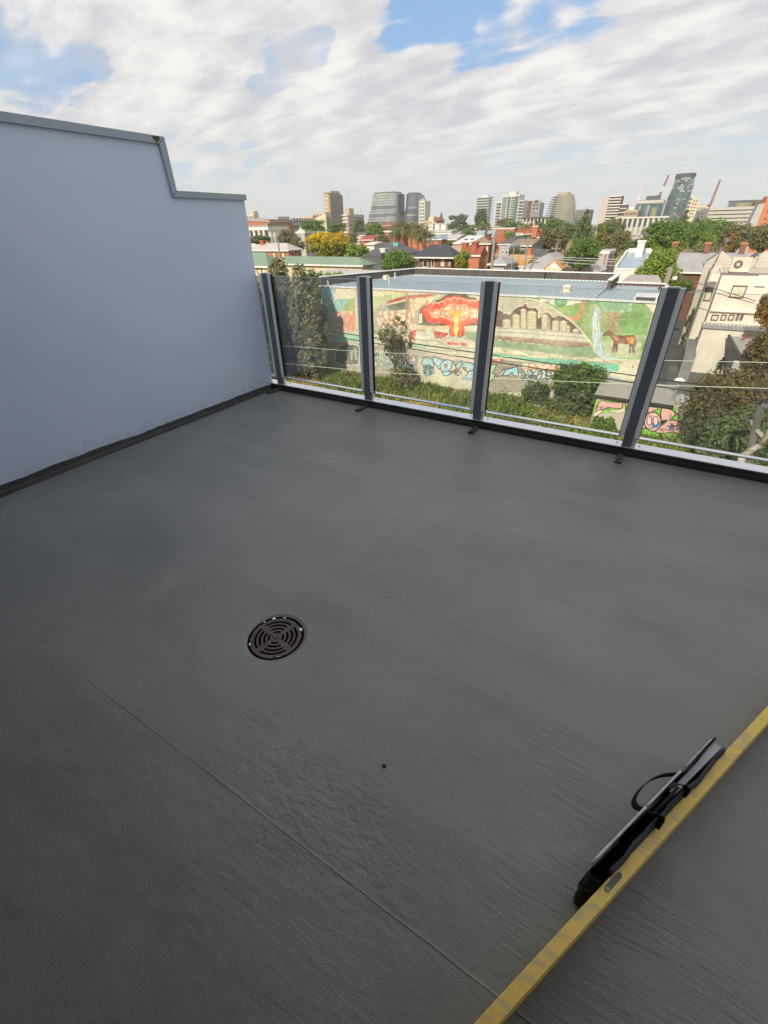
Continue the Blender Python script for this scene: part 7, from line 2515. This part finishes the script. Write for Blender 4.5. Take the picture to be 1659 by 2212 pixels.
# car park with white bands
Y = YD(1583, 465, 300)
t = thing('car_park', 'wide multi storey car park with white horizontal bands and dark gaps', 'car park', (float(onY(1583, 470, Y)[0]), Y, G))
xa0, xb0 = float(onY(1534, 448, Y)[0]), float(onY(1644, 448, Y)[0])
xa1, xb1 = float(onY(1523, 482, Y)[0]), float(onY(1634, 482, Y)[0])
ztop, zlo = zrow(1583, 447, Y), zrow(1583, 484, Y)
MB().hexa([(xa1 + .4, Y + 1.2, G), (xb1 - .4, Y + 1.2, G), (xb1 - .4, Y + 30, G), (xa1 + .4, Y + 30, G)], [(xa0 + .4, Y + 1.2, ztop - .6), (xb0 - .4, Y + 1.2, ztop - .6), (xb0 - .4, Y + 30, ztop - .6), (xa0 + .4, Y + 30, ztop - .6)]).build('dark_decks', MAR, t)
for k in range(5):
    f = k / 4.4
    z = ztop + (zlo - ztop) * f
    xa, xb = xa0 + (xa1 - xa0) * f, xb0 + (xb1 - xb0) * f
    B(xa, xb, Y, Y + .5, z - 1.15, z).build('deck_band', mat('deck_band_grey', (.46, .45, .41), var=.06), t)
for i in range(7):
    xx = xa1 + (xb1 - xa1) * (i + .5) / 7
    B(xx - .2, xx + .2, Y + .6, Y + 1.1, G, ztop - .8).build('column', SLG, t)
x0, x1, y0, y1, zt = ext(1569, 1619, 1621, 434, 420, dep=14)
t = thing('dark_glass_block', 'dark glass block with a patch of golden glazing behind the car park', 'office', (x0, y0, G))
B(x0, x1, y0, y0 + 14, G, zt).build('wall', GLD, t)
B(x0 + (x1 - x0) * .35, x1 - .6, y0 - .3, y0 - .01, zt - 4, zt - 1).build('gold_glazing', GLY, t)
B(x0 - .3, x1 + .3, y0 - .5, y0 + 14, zt + .01, zt + .5).build('roof_edge', SLB, t)
x0, x1, y0, y1, zt = ext(1624, 1650, 1655, 431, 380, dep=14)
t = thing('brown_block', 'dark brown block between the car park and the orange building', 'building', (x0, y0, G))
B(x0, x1 + 4, y0, y0 + 14, G, zt).build('wall', mat('umber_cladding', (.15, .10, .075), var=.15), t)
cells(t, 'y', y0, x0 + 1, x1, zt - 7, zt - 1, 4, 2, .6, .4, WIN)
Y = YD(1655, 455, 270)
xa, xb = float(onY(1648, 450, Y)[0]), float(onY(1700, 450, Y)[0])
t = thing('orange_building', 'bright orange panelled building with grey flank at the right edge', 'building', (xa, Y, G))
B(xa, xb, Y, Y + 16, G, zrow(1660, 423, Y)).build('wall', mat('orange_panels', (.52, .19, .08), var=.14, scale=.3), t)
MB().hexa([(xa - 4.2, Y - .6, G), (xa - .02, Y - .6, G), (xa - .02, Y + 15, G), (xa - 4.2, Y + 15, G)], [(xa - 2, Y - .6, zrow(1645, 441, Y)), (xa - .02, Y - .6, zrow(1645, 439, Y)), (xa - .02, Y + 15, zrow(1645, 439, Y)), (xa - 2, Y + 15, zrow(1645, 441, Y))]).build('grey_flank', GRY, t)
cells(t, 'y', Y, xa + 1, xa + 8, -2, 8, 3, 4, .5, .15, MAR, 'panel_joint')
# low front row
x0, x1, y0, y1, zt = ext(1331, 1442, 1446, 468, 330, dep=14)
t = thing('columned_row', 'long low white building with pale columns below the towers on the right', 'building', (x0, y0, G))
B(x0, x1, y0 + 1, y0 + 14, G, zt - .5).build('wall', GRY, t)
B(x0 - .5, x1 + .5, y0 - .4, y0 + 14.5, zt - .49, zt + .3).build('roof', SLW, t)
me = MB().box(-.5, .5, -.4, .4, 0, 8).mesh('column', SLW)
for i in range(10):
    inst('column', me, t, (x0 + (x1 - x0) * (i + .4) / 10, y0 + .3, zt - 8.5))
cells(t, 'y', y0 + 1, x0 + 1, x1 - 1, zt - 5, zt - .8, 9, 1, .6, .7, GLB)

# cranes
CRR = mat('crane_red', (.28, .075, .065), rough=.6)
CRW = mat('crane_white', (.72, .66, .64), rough=.6)


def crane(label, x0_, y0_, x1_, y1_, dist, w, seq):
    Y = YD(x0_, y0_, dist)
    a, b = onY(x0_, y0_, Y), onY(x1_, y1_, Y)
    t = thing('tower_crane', label, 'crane', (a[0], Y, G))
    B(a[0] - w * .7, a[0] + w * .7, Y - w * .7, Y + w * .7, G, a[2]).build('mast', seq[0], t)
    B(a[0] - w * 3, a[0] + w * .2, Y - w, Y + w, a[2] + .01, a[2] + w * 2).build('cab', seq[0], t)
    n = len(seq)
    for i, m_ in enumerate(seq):
        p, q_ = a + (b - a) * i / n, a + (b - a) * (i + 1) / n
        q = MB()
        k0, k1 = w * (1 - .4 * i / n), w * (1 - .4 * (i + 1) / n)
        for ox, oy in ((-1, -1), (1, -1), (1, 1), (-1, 1)):
            q.tube([p + np.array([ox * k0, oy * k0, 0]), q_ + np.array([ox * k1, oy * k1, 0])], w * .28, 4)
        for j in range(6):
            s0, s1 = p + (q_ - p) * j / 6, p + (q_ - p) * (j + 1) / 6
            q.tube([s0 + np.array([-k0, -k0, 0]), s1 + np.array([k0, -k0, 0])], w * .22, 4)
            q.tube([s0 + np.array([k0, -k0, 0]), s1 + np.array([-k0, -k0, 0])], w * .22, 4)
        q.build('boom_section', m_, t)


crane('raised dark red crane boom above the striped car park', 1533, 446, 1556, 388, 420, .6, [CRR, CRR, CRR])
crane('red and white crane boom left of the leaning tower', 1423, 426, 1445, 378, 620, .85, [CRR, CRW, CRR, CRR])
crane('faint white crane boom in the far distance', 1380, 430, 1389, 393, 900, .9, [CRW, CRW, CRW])

# ------------------------------------------------------------------ trees
def T(*a, **k):
    return tree(*a, **k)


# near, just past the balustrade
T('cypress_tree', 'tall dark olive cypress at the left end of the mural', 570, 662, 566, 815, 34.5, 'cypress', 'column', (150, 110), .05, zb=G + .2, asp=1.3, loose=.6, deep=.9)
T('cypress_tree', 'second dark cypress leaning on the left corner of the mural', 618, 702, 582, 810, 34.0, 'cypress', 'column', (130, 100), .05, zb=G + .2, asp=1.3, loose=.65, deep=.9)
T('cypress_tree', 'cypress glimpsed between the pale wall end and the first post', 505, 600, 590, 830, 30, 'cypress', 'column', (120, 100), .05, zb=G + .2, asp=1.3, loose=.6)
T('willow_tree', 'drooping olive tree overlapping the mural left edge', 658, 712, 640, 760, 34.2, 'olive', 'spread', (60, 90), .07, zb=G + 1.0, loose=.4)
T('shrub', 'dense olive bush at the foot of the left mural corner', 640, 702, 738, 815, 33.6, 'cypress', 'round', (60, 80), .075, cat='shrub', zb=G - .4)
T('leafy_tree', 'bright leafy bush behind the left parapet of the warehouse', 652, 712, 578, 660, 46, 'green', 'round', (50, 80), .075, loose=.5)
T('leafy_tree', 'pale green leafy tree beside the warehouse parapet', 695, 752, 582, 640, 52, 'bright', 'round', (44, 80), .08, loose=.5)
T('sapling', 'spindly olive sapling in front of the mural flames', 812, 896, 678, 792, 36.1, 'olive', 'spread', (44, 24), .062, zb=G + 1.2, loose=.7, tl=6, seed=8)
T('shrub', 'low olive bush under the sapling', 836, 905, 788, 836, 35.4, 'olive', 'round', (50, 60), .085, cat='shrub', zb=G - .3)
T('ivy_bush', 'dark green creeper bush covering the right end of the graffiti', 1186, 1314, 778, 893, 36.0, 'dark', 'spread', (100, 80), .055, cat='shrub', zb=G - .5, deep=.7, loose=.65, two=('green', .25))
T('ivy_bush', 'dark creeper clump between the lettering and the big creeper bush', 1118, 1196, 815, 872, 36.2, 'dark', 'round', (50, 44), .075, cat='shrub', zb=G - .3, deep=.6, loose=.7)
T('shrub', 'fresh green bush in front of the graffiti shed', 1262, 1340, 888, 962, 29.5, 'green', 'round', (70, 90), .065, cat='shrub', zb=G - .6)
T('shrub', 'dense green bush low behind the balustrade left of the big post', 1195, 1285, 905, 985, 25.5, 'green', 'round', (80, 80), .07, cat='shrub', zb=G - .8)
T('brown_tree', 'broad rusty brown green tree on the right beyond the balustrade', 1468, 1690, 780, 985, 31.5, 'dark', 'round', (230, 130), .037, zb=G + .4, loose=.5, two=('rust', -.05), seed=5, bark=PALEBARK)
T('brown_tree', 'darker lower tree under the rusty tree at the right edge', 1500, 1700, 870, 1005, 27, 'dark', 'round', (130, 100), .05, zb=G + .2, loose=.6, bark=PALEBARK)
T('orange_tree', 'orange brown tree at the right edge beside the cream house', 1628, 1720, 615, 712, 50, 'orange', 'round', (70, 90), .06, two=('rust', .1))
T('brown_tree', 'brown green bush under the orange tree at the right edge', 1612, 1720, 690, 790, 47, 'rust', 'round', (80, 90), .06, zb=G + .5)
T('lane_shrub', 'thin brown climber on the lane edge by the grey side wall', 1480, 1500, 668, 720, 66, 'rust', 'column', (22, 40), .12, zb=G, cat='shrub')
# bare pale trunk at the lower right
p0 = onZ(1608, 995, G + 2.2)
bt = thing('bare_tree', 'leaning bare pale trunk with a white limb at the lower right', 'tree', (p0[0], 22, G))
q = MB()
pa = [onY(1592, 1040, 21), onY(1603, 985, 21.2), onY(1640, 962, 21.5), onY(1652, 948, 21.7), onY(1630, 925, 22), onY(1622, 908, 22.2)]
q.tube([(p0[0], 21, G)] + [tuple(p) for p in pa], [.16, .15, .14, .11, .10, .08, .05], 8)
q.tube([tuple(pa[2]), tuple(onY(1659, 940, 21.4)), tuple(onY(1672, 900, 21.2))], [.10, .08, .04], 7)
q.build('trunk', PALEBARK, bt, smooth=True)
fr = thing('timber_gate', 'grey weathered timber gate post standing at the right edge behind the balustrade', 'gate', (7.5, 22, G))
c0, c1, c2 = onY(1643, 878, 22), onY(1668, 985, 22), onY(1690, 880, 22)
MB().tube([c0, (c1[0], 22, G)], .13, 6).build('post', mat('grey_timber', (.14, .14, .14), rough=.9, var=.3), fr)
MB().tube([c0, c2], .13, 6).build('rail', mat('grey_timber'), fr)

# middle distance
T('yellow_tree', 'glowing yellow autumn tree above the green roof', 652, 764, 497, 562, 88, 'yellowgreen', 'round', (100, 90), .058, two=('yellow', .22), seed=21)
T('yellow_tree', 'yellow crown bulging up right of the yellow autumn tree', 715, 762, 494, 556, 91, 'yellowgreen', 'round', (40, 60), .07, two=('yellow', .0), loose=.6, seed=4)
T('leafy_tree', 'green tree at the right foot of the yellow tree', 742, 800, 522, 572, 84, 'bright', 'round', (44, 70), .08)
T('leafy_tree', 'fresh green round tree in front of the slate house', 818, 905, 538, 600, 66, 'green', 'round', (90, 90), .06, seed=3)
T('leafy_tree', 'small yellow green tree beside the orange cottage', 977, 1021, 536, 590, 62, 'yellowgreen', 'round', (50, 70), .08, two=('bright', .3), seed=2)
T('leafy_tree', 'tall dense green tree right of the grey tin roof', 1216, 1302, 508, 590, 72, 'green', 'round', (110, 90), .055, seed=6)
T('leafy_tree', 'bright green tree in front of the pale blue roof', 1370, 1478, 528, 640, 60, 'bright', 'round', (130, 100), .05, zb=-7, seed=12)
T('leafy_tree', 'green bush beside the street lamp', 1455, 1502, 596, 640, 66, 'green', 'round', (40, 60), .08)
T('brown_tree', 'brownish tree between the ornate chimney and the pine', 1163, 1232, 487, 552, 120, 'rust', 'round', (70, 70), .07, two=('olive', .2))
T('pine_tree', 'tall tiered pine in front of the brown block', 1238, 1288, 449, 530, 150, 'dark', 'cone', (120, 40), .07, seed=3)
T('leafy_tree', 'green tree left of the tiered pine', 1206, 1250, 476, 520, 190, 'dark', 'round', (40, 50), .09)
T('leafy_tree', 'olive green tree with yellow tint right of the pine', 1284, 1312, 488, 545, 130, 'yellowgreen', 'column', (36, 50), .09)
T('leafy_tree', 'feathery green tree left of the broad tree', 1300, 1372, 492, 552, 125, 'olive', 'round', (60, 60), .075)
T('leafy_tree', 'dark tree below the columned row', 1340, 1400, 515, 560, 105, 'dark', 'round', (50, 60), .08)
T('leafy_tree', 'very broad green tree on the right of the skyline', 1378, 1496, 474, 560, 118, 'bright', 'spread', (130, 70), .052, two=('green', -.1), seed=9)
T('leafy_tree', 'dark rounded tree right of the broad green tree', 1480, 1560, 478, 545, 135, 'green', 'round', (80, 60), .065)
T('leafy_tree', 'olive tree below the car park', 1545, 1640, 482, 548, 140, 'olive', 'spread', (80, 60), .065)
T('leafy_tree', 'large olive tree at the right edge below the orange building', 1605, 1720, 476, 550, 120, 'olive', 'round', (100, 60), .06)
T('leafy_tree', 'pale grey green shrub tree before the chimneys', 1495, 1540, 520, 552, 92, 'pale', 'round', (40, 60), .08)
T('leafy_tree', 'bright green tree before the dark trees and the car park', 1505, 1550, 497, 540, 112, 'bright', 'round', (44, 60), .08)
T('leafy_tree', 'orange tinted small tree among the trees right of the chimneys', 1562, 1592, 505, 548, 100, 'orange', 'column', (30, 40), .1)
T('leafy_tree', 'dark feathery tree at the far left of the leaning tower', 1455, 1500, 452, 500, 260, 'dark', 'cone', (50, 40), .09)
T('leafy_tree', 'drooping olive tree left of the yellow tree', 596, 642, 489, 548, 118, 'olive', 'round', (60, 70), .07)
T('leafy_tree', 'olive shrub tree behind the orange brick house', 625, 662, 508, 545, 112, 'olive', 'round', (40, 50), .09)
T('hedge', 'dark clipped hedge below the pilaster building', 532, 592, 508, 528, 105, 'dark', 'round', (60, 60), .10, cat='hedge')
T('ivy_bush', 'green ivy mass on the flank of the brick warehouse', 576, 606, 479, 512, 165, 'green', 'round', (40, 60), .09, cat='shrub')
T('leafy_tree', 'wide green tree above the yellow tree', 640, 706, 474, 512, 200, 'green', 'spread', (60, 60), .075)
T('leafy_tree', 'green trees in front of the tan tower foot', 704, 752, 478, 510, 210, 'green', 'spread', (44, 60), .085)
T('leafy_tree', 'dark upright tree left of the broad glass tower', 761, 790, 469, 515, 220, 'dark', 'round', (44, 60), .09)
T('leafy_tree', 'green tree left of the palms', 786, 838, 482, 520, 165, 'green', 'round', (44, 60), .085)
T('leafy_tree', 'small palm like tree between the red roof and the palms', 806, 842, 505, 540, 120, 'olive', 'spread', (36, 40), .10)
T('leafy_tree', 'dull green tree behind the red roof house', 744, 782, 500, 530, 150, 'olive', 'round', (36, 50), .09)
T('gum_tree', 'open crowned gum tree right of the spire', 967, 1012, 460, 505, 290, 'dark', 'spread', (46, 46), .085, loose=.6)
T('gum_tree', 'tall rounded dark tree in front of the green glass tower', 1024, 1055, 443, 500, 300, 'dark', 'round', (70, 60), .08)
T('leafy_tree', 'rounded green tree left of the red flats', 988, 1032, 494, 522, 190, 'green', 'round', (40, 60), .085)
T('leafy_tree', 'olive tree in front of the red flats left half', 1028, 1066, 478, 515, 235, 'olive', 'round', (40, 60), .085)
T('orange_tree', 'orange brown tree at the foot of the residential tower', 1068, 1112, 471, 494, 330, 'orange', 'spread', (40, 60), .085, two=('rust', .1))
T('leafy_tree', 'bright green tree left of the white gable', 1086, 1118, 496, 524, 170, 'bright', 'round', (40, 60), .085)
T('leafy_tree', 'green tree right of the white gable', 1118, 1156, 504, 532, 145, 'green', 'round', (44, 60), .085)
T('leafy_tree', 'dark tree right of the columned building', 1176, 1222, 468, 502, 260, 'green', 'round', (44, 60), .08)
T('leafy_tree', 'dark green tree under the grey roof deck', 1096, 1132, 533, 560, 98, 'dark', 'round', (40, 60), .085)
T('leafy_tree', 'low green hedge tree behind the grey cottages', 958, 990, 518, 534, 118, 'dark', 'round', (30, 50), .10)
T('leafy_tree', 'dark trees between the balcony tower and the pine', 1284, 1340, 476, 510, 230, 'dark', 'round', (50, 60), .08)

palm('tallest palm with orange trunk left of the group', 872, 470, 120, 3.7, 1)
palm('second palm from the left in the group of palms', 888, 473, 116, 3.7, 3)
palm('middle palm with hanging brown fronds', 903, 478, 112, 3.7, 5)
palm('right palm leaning over the orange brick wall', 914, 482, 108, 3.7, 7)
palm('small palm at the left end of the group', 858, 486, 118, 2.8, 2)

# far canopy that fills the gaps between roofs
rs = np.random.RandomState(77)
def near_tower(x):
    for lim, s in ((600, 'the cream apartments at the pale wall'), (690, 'the modern office'), (760, 'the tan tower'), (865, 'the broad glass tower'), (930, 'the narrow glass tower'), (1010, 'the church spire'), (1065, 'the green glass tower'), (1130, 'the residential tower'), (1170, 'the arched tower'), (1245, 'the gold tower'), (1300, 'the brown block'), (1360, 'the balcony tower'), (1432, 'the glass office'), (1500, 'the leaning tower'), (1560, 'the left half of the car park'), (1620, 'the right half of the car park')):
        if x < lim:
            return s
    return 'the orange building'


far = [crown_mesh('round', 26, 40, .13, 300 + i, LEAF[k], loose=.45) for i, k in enumerate(('dark', 'green', 'olive', 'green'))]
for i in range(46):
    px_ = rs.uniform(530, 1660)
    dist = rs.uniform(240, 420)
    yt = rs.uniform(472, 486) - (px_ - 830) * .008
    Y = YD(px_, yt, dist)
    c = onY(px_, yt, Y)
    h = c[2] - G
    w_ = rs.uniform(4.5, 8)
    t = thing('far_tree', ('narrow ' if w_ < 5.6 else ('broad ' if w_ > 6.9 else 'rounded ')) + ('dark', 'green', 'olive', 'bright')[i % 4] + ' far tree in the belt below ' + near_tower(px_), 'tree', (c[0], Y, G), 'far trees below the skyline')
    o = obj('crown', far[i % 4], t, (0, 0, h * .6))
    o.scale = (w_, w_, h * .42)
    MB().tube([(c[0], Y, G), (c[0], Y, G + h * .4)], [.4, .3], 6).build('trunk', BARK, t)
# a wood beyond, one mass
n = 1500
V, Q = [], []
dist = rs.uniform(430, 900, n)
px_ = rs.uniform(480, 1720, n)
C, Nn = [], []
for i in range(n):
    r = ray(px_[i], 490)
    k = dist[i] / hypot(r[0], r[1])
    hh = rs.uniform(4, 9.5)
    d = rs.randn(26, 3)
    d /= np.linalg.norm(d, axis=1, keepdims=True)
    C.append(np.array([r[0] * k, r[1] * k, G + hh * .55]) + d * np.array([rs.uniform(4, 7), rs.uniform(4, 7), hh * .5]))
    Nn.append(d + .4 * rs.randn(26, 3))
V, Q = leaf_arrays(np.vstack(C), np.vstack(Nn), 1.6, rs)
tag(obj('distant_wood', np_mesh('distant_wood', V, Q, [LEAF['dark']])), 'continuous band of dark trees at the foot of the skyline', 'wood', kind='stuff')

# ------------------------------------------------------------------ poles, lamp and wires
WOODP = mat('pole_timber', (.30, .26, .21), rough=.95, var=.25, scale=2, stretch=(4, 4, .5))
CAB = mat('cable_black', (.02, .02, .022), rough=.6)
CABP = mat('cable_sky_sheen', (.62, .76, .60), rough=.5)  # pale colour paints in the sky reflected along the cables
CABG = mat('cable_grey', (.10, .10, .11), rough=.6)


def pole(label, x, yt, Y, r, arms=(), dx=0):
    c = onY(x, yt, Y)
    t = thing('telegraph_pole', label, 'pole', (c[0], Y, G))
    MB().tube([(c[0] - dx, Y, G), (c[0], Y, c[2])], [r * 1.2, r], 9).build('shaft', WOODP, t)
    for a in arms:
        B(c[0] - a, c[0] + a, Y - .06, Y + .06, c[2] - .9, c[2] - .75).build('crossarm', WOODP, t)
        for s in (-.9, .9):
            MB().tube([(c[0] + a * s, Y, c[2] - .75), (c[0] + a * s, Y, c[2] - .5)], .06, 6).build('insulator', SLG, t)
    return c


P1 = pole('tall timber telegraph pole before the quoined house', 1069, 507, 62, .17)
P2 = pole('timber pole in front of the orange brick house', 601, 526, 78, .16)
P3 = pole('weathered timber pole at the lane corner with the street lamp', 1449, 577, 56, .24)
P4 = pole('slim grey pole behind the dark roofs', 1142, 513, 80, .12, (.9,))
P5 = pole('thin pole left of the tall timber pole', 1112, 523, 74, .08)
P6 = pole('far pale pole above the red flats', 1203, 526, 95, .10, (.8,))
for (x, yt, yb, l) in ((584, 500, 524, 'pale mobile phone mast left of the drooping olive tree'), (593, 502, 524, 'second pale mast beside the phone mast')):
    Y = 118
    c = onY(x, yt, Y)
    t = thing('phone_mast', l, 'mast', (c[0], Y, G))
    MB().tube([(c[0], Y, G), (c[0], Y, c[2])], .13, 8).build('shaft', SLW, t)
    for s in (-.3, .3):
        B(c[0] + s - .12, c[0] + s + .12, Y - .25, Y - .14, c[2] - 1.5, c[2] - .2).build('panel_antenna', SLW, t)
lt = thing('street_lamp', 'white street lamp head on a curved arm at the lane corner', 'street lamp', (P3[0], 56, P3[2] - 1.6))
h0, h1, h2 = onY(1444, 606, 55.8), onY(1452, 602.5, 55.6), onY(1463, 600.5, 55.4)
MB().tube([h0, h1], .05, 7).build('arm', SLG, lt)
hd = MB()
hd.tube([h1, h1 + (h2 - h1) * .3, h1 + (h2 - h1) * .8, h2], [.10, .19, .20, .06], 10)
hd.build('lamp_head', mat('white_plastic'), lt, smooth=True)


def wire(label, pts, Y, r, m, name='power_cable', group=None):
    """pts: (x, y[, Y]) rows of the frame at distance Y"""
    P = [onY(p[0], p[1], p[2] if len(p) > 2 else Y) for p in pts]
    S = spline(P, 6)
    q = MB()
    q.tube(S, r, 5)
    o = q.build(name, m, None)
    return tag(o, label, 'cable', group)


wire('upper of two sagging black power cables across the mural', [(430, 668), (592, 696.5), (770, 724), (979, 754.5), (1382, 813), (1480, 826), (1659, 848), (1900, 876)], 15, .017, CAB, group='black power cables across the view')
wire('lower of two sagging black power cables across the mural', [(430, 676), (592, 704.5), (770, 735), (979, 768), (1370, 827), (1480, 843), (1659, 868), (1900, 897)], 15, .017, CAB, group='black power cables across the view')
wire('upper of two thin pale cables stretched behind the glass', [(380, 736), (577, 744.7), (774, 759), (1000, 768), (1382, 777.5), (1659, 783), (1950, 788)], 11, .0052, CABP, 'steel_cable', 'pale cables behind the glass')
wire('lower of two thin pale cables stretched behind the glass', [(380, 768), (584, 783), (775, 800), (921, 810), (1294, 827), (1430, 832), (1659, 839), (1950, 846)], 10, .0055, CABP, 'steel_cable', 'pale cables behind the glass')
wire('grey service cable from the lane pole down to the cream house', [(1450, 592, 56), (1503, 610, 56.2), (1560, 628, 56.4), (1632, 650, 56.6)], 56, .035, CABG)
wire('thin dark cable low behind the glass above the dry grass', [(420, 822), (600, 846), (790, 872), (990, 896), (1180, 918), (1400, 940)], 12, .010, CAB)
for i, (a, b) in enumerate((((1068, 548), (1330, 566)), ((1068, 552), (1330, 574)), ((1203, 556), (1660, 566)), ((1330, 560), (1660, 572)))):
    wire(('upper wire from the tall telegraph pole over the tiled roof', 'lower wire from the tall telegraph pole over the tiled roof', 'upper wire over the pale blue roof and cream house', 'lower wire over the pale blue roof and long terrace')[i], [a, ((a[0] + b[0]) / 2, (a[1] + b[1]) / 2 + 2.5), b], 61, .035, mat('wire_grey', (.42, .42, .42)), 'overhead_wire', 'overhead wires above the roofs')

# ------------------------------------------------------------------ thin afternoon air
HZ = bpy.data.materials.new('haze_air')
HZ.use_nodes = True
HZ.node_tree.nodes.clear()
_h = NT(HZ.node_tree)
pv = _h.new('ShaderNodeVolumePrincipled')
pv.inputs['Color'].default_value = (.90, .94, 1.0, 1)
pv.inputs['Density'].default_value = .00029
_o = _h.new('ShaderNodeOutputMaterial')
_h.nt.links.new(pv.outputs[0], _o.inputs['Volume'])
tag(B(-1500, 1500, -80, 1600, G - 1.0, 85).build('haze', HZ), kind='stuff')

# tidy: helper data used only while building
for o in COL.objects:
    if '_b' in o:
        del o['_b']
print('objects', len(COL.objects), 'tris', sum(len(o.data.polygons) for o in COL.objects if o.type == 'MESH'))
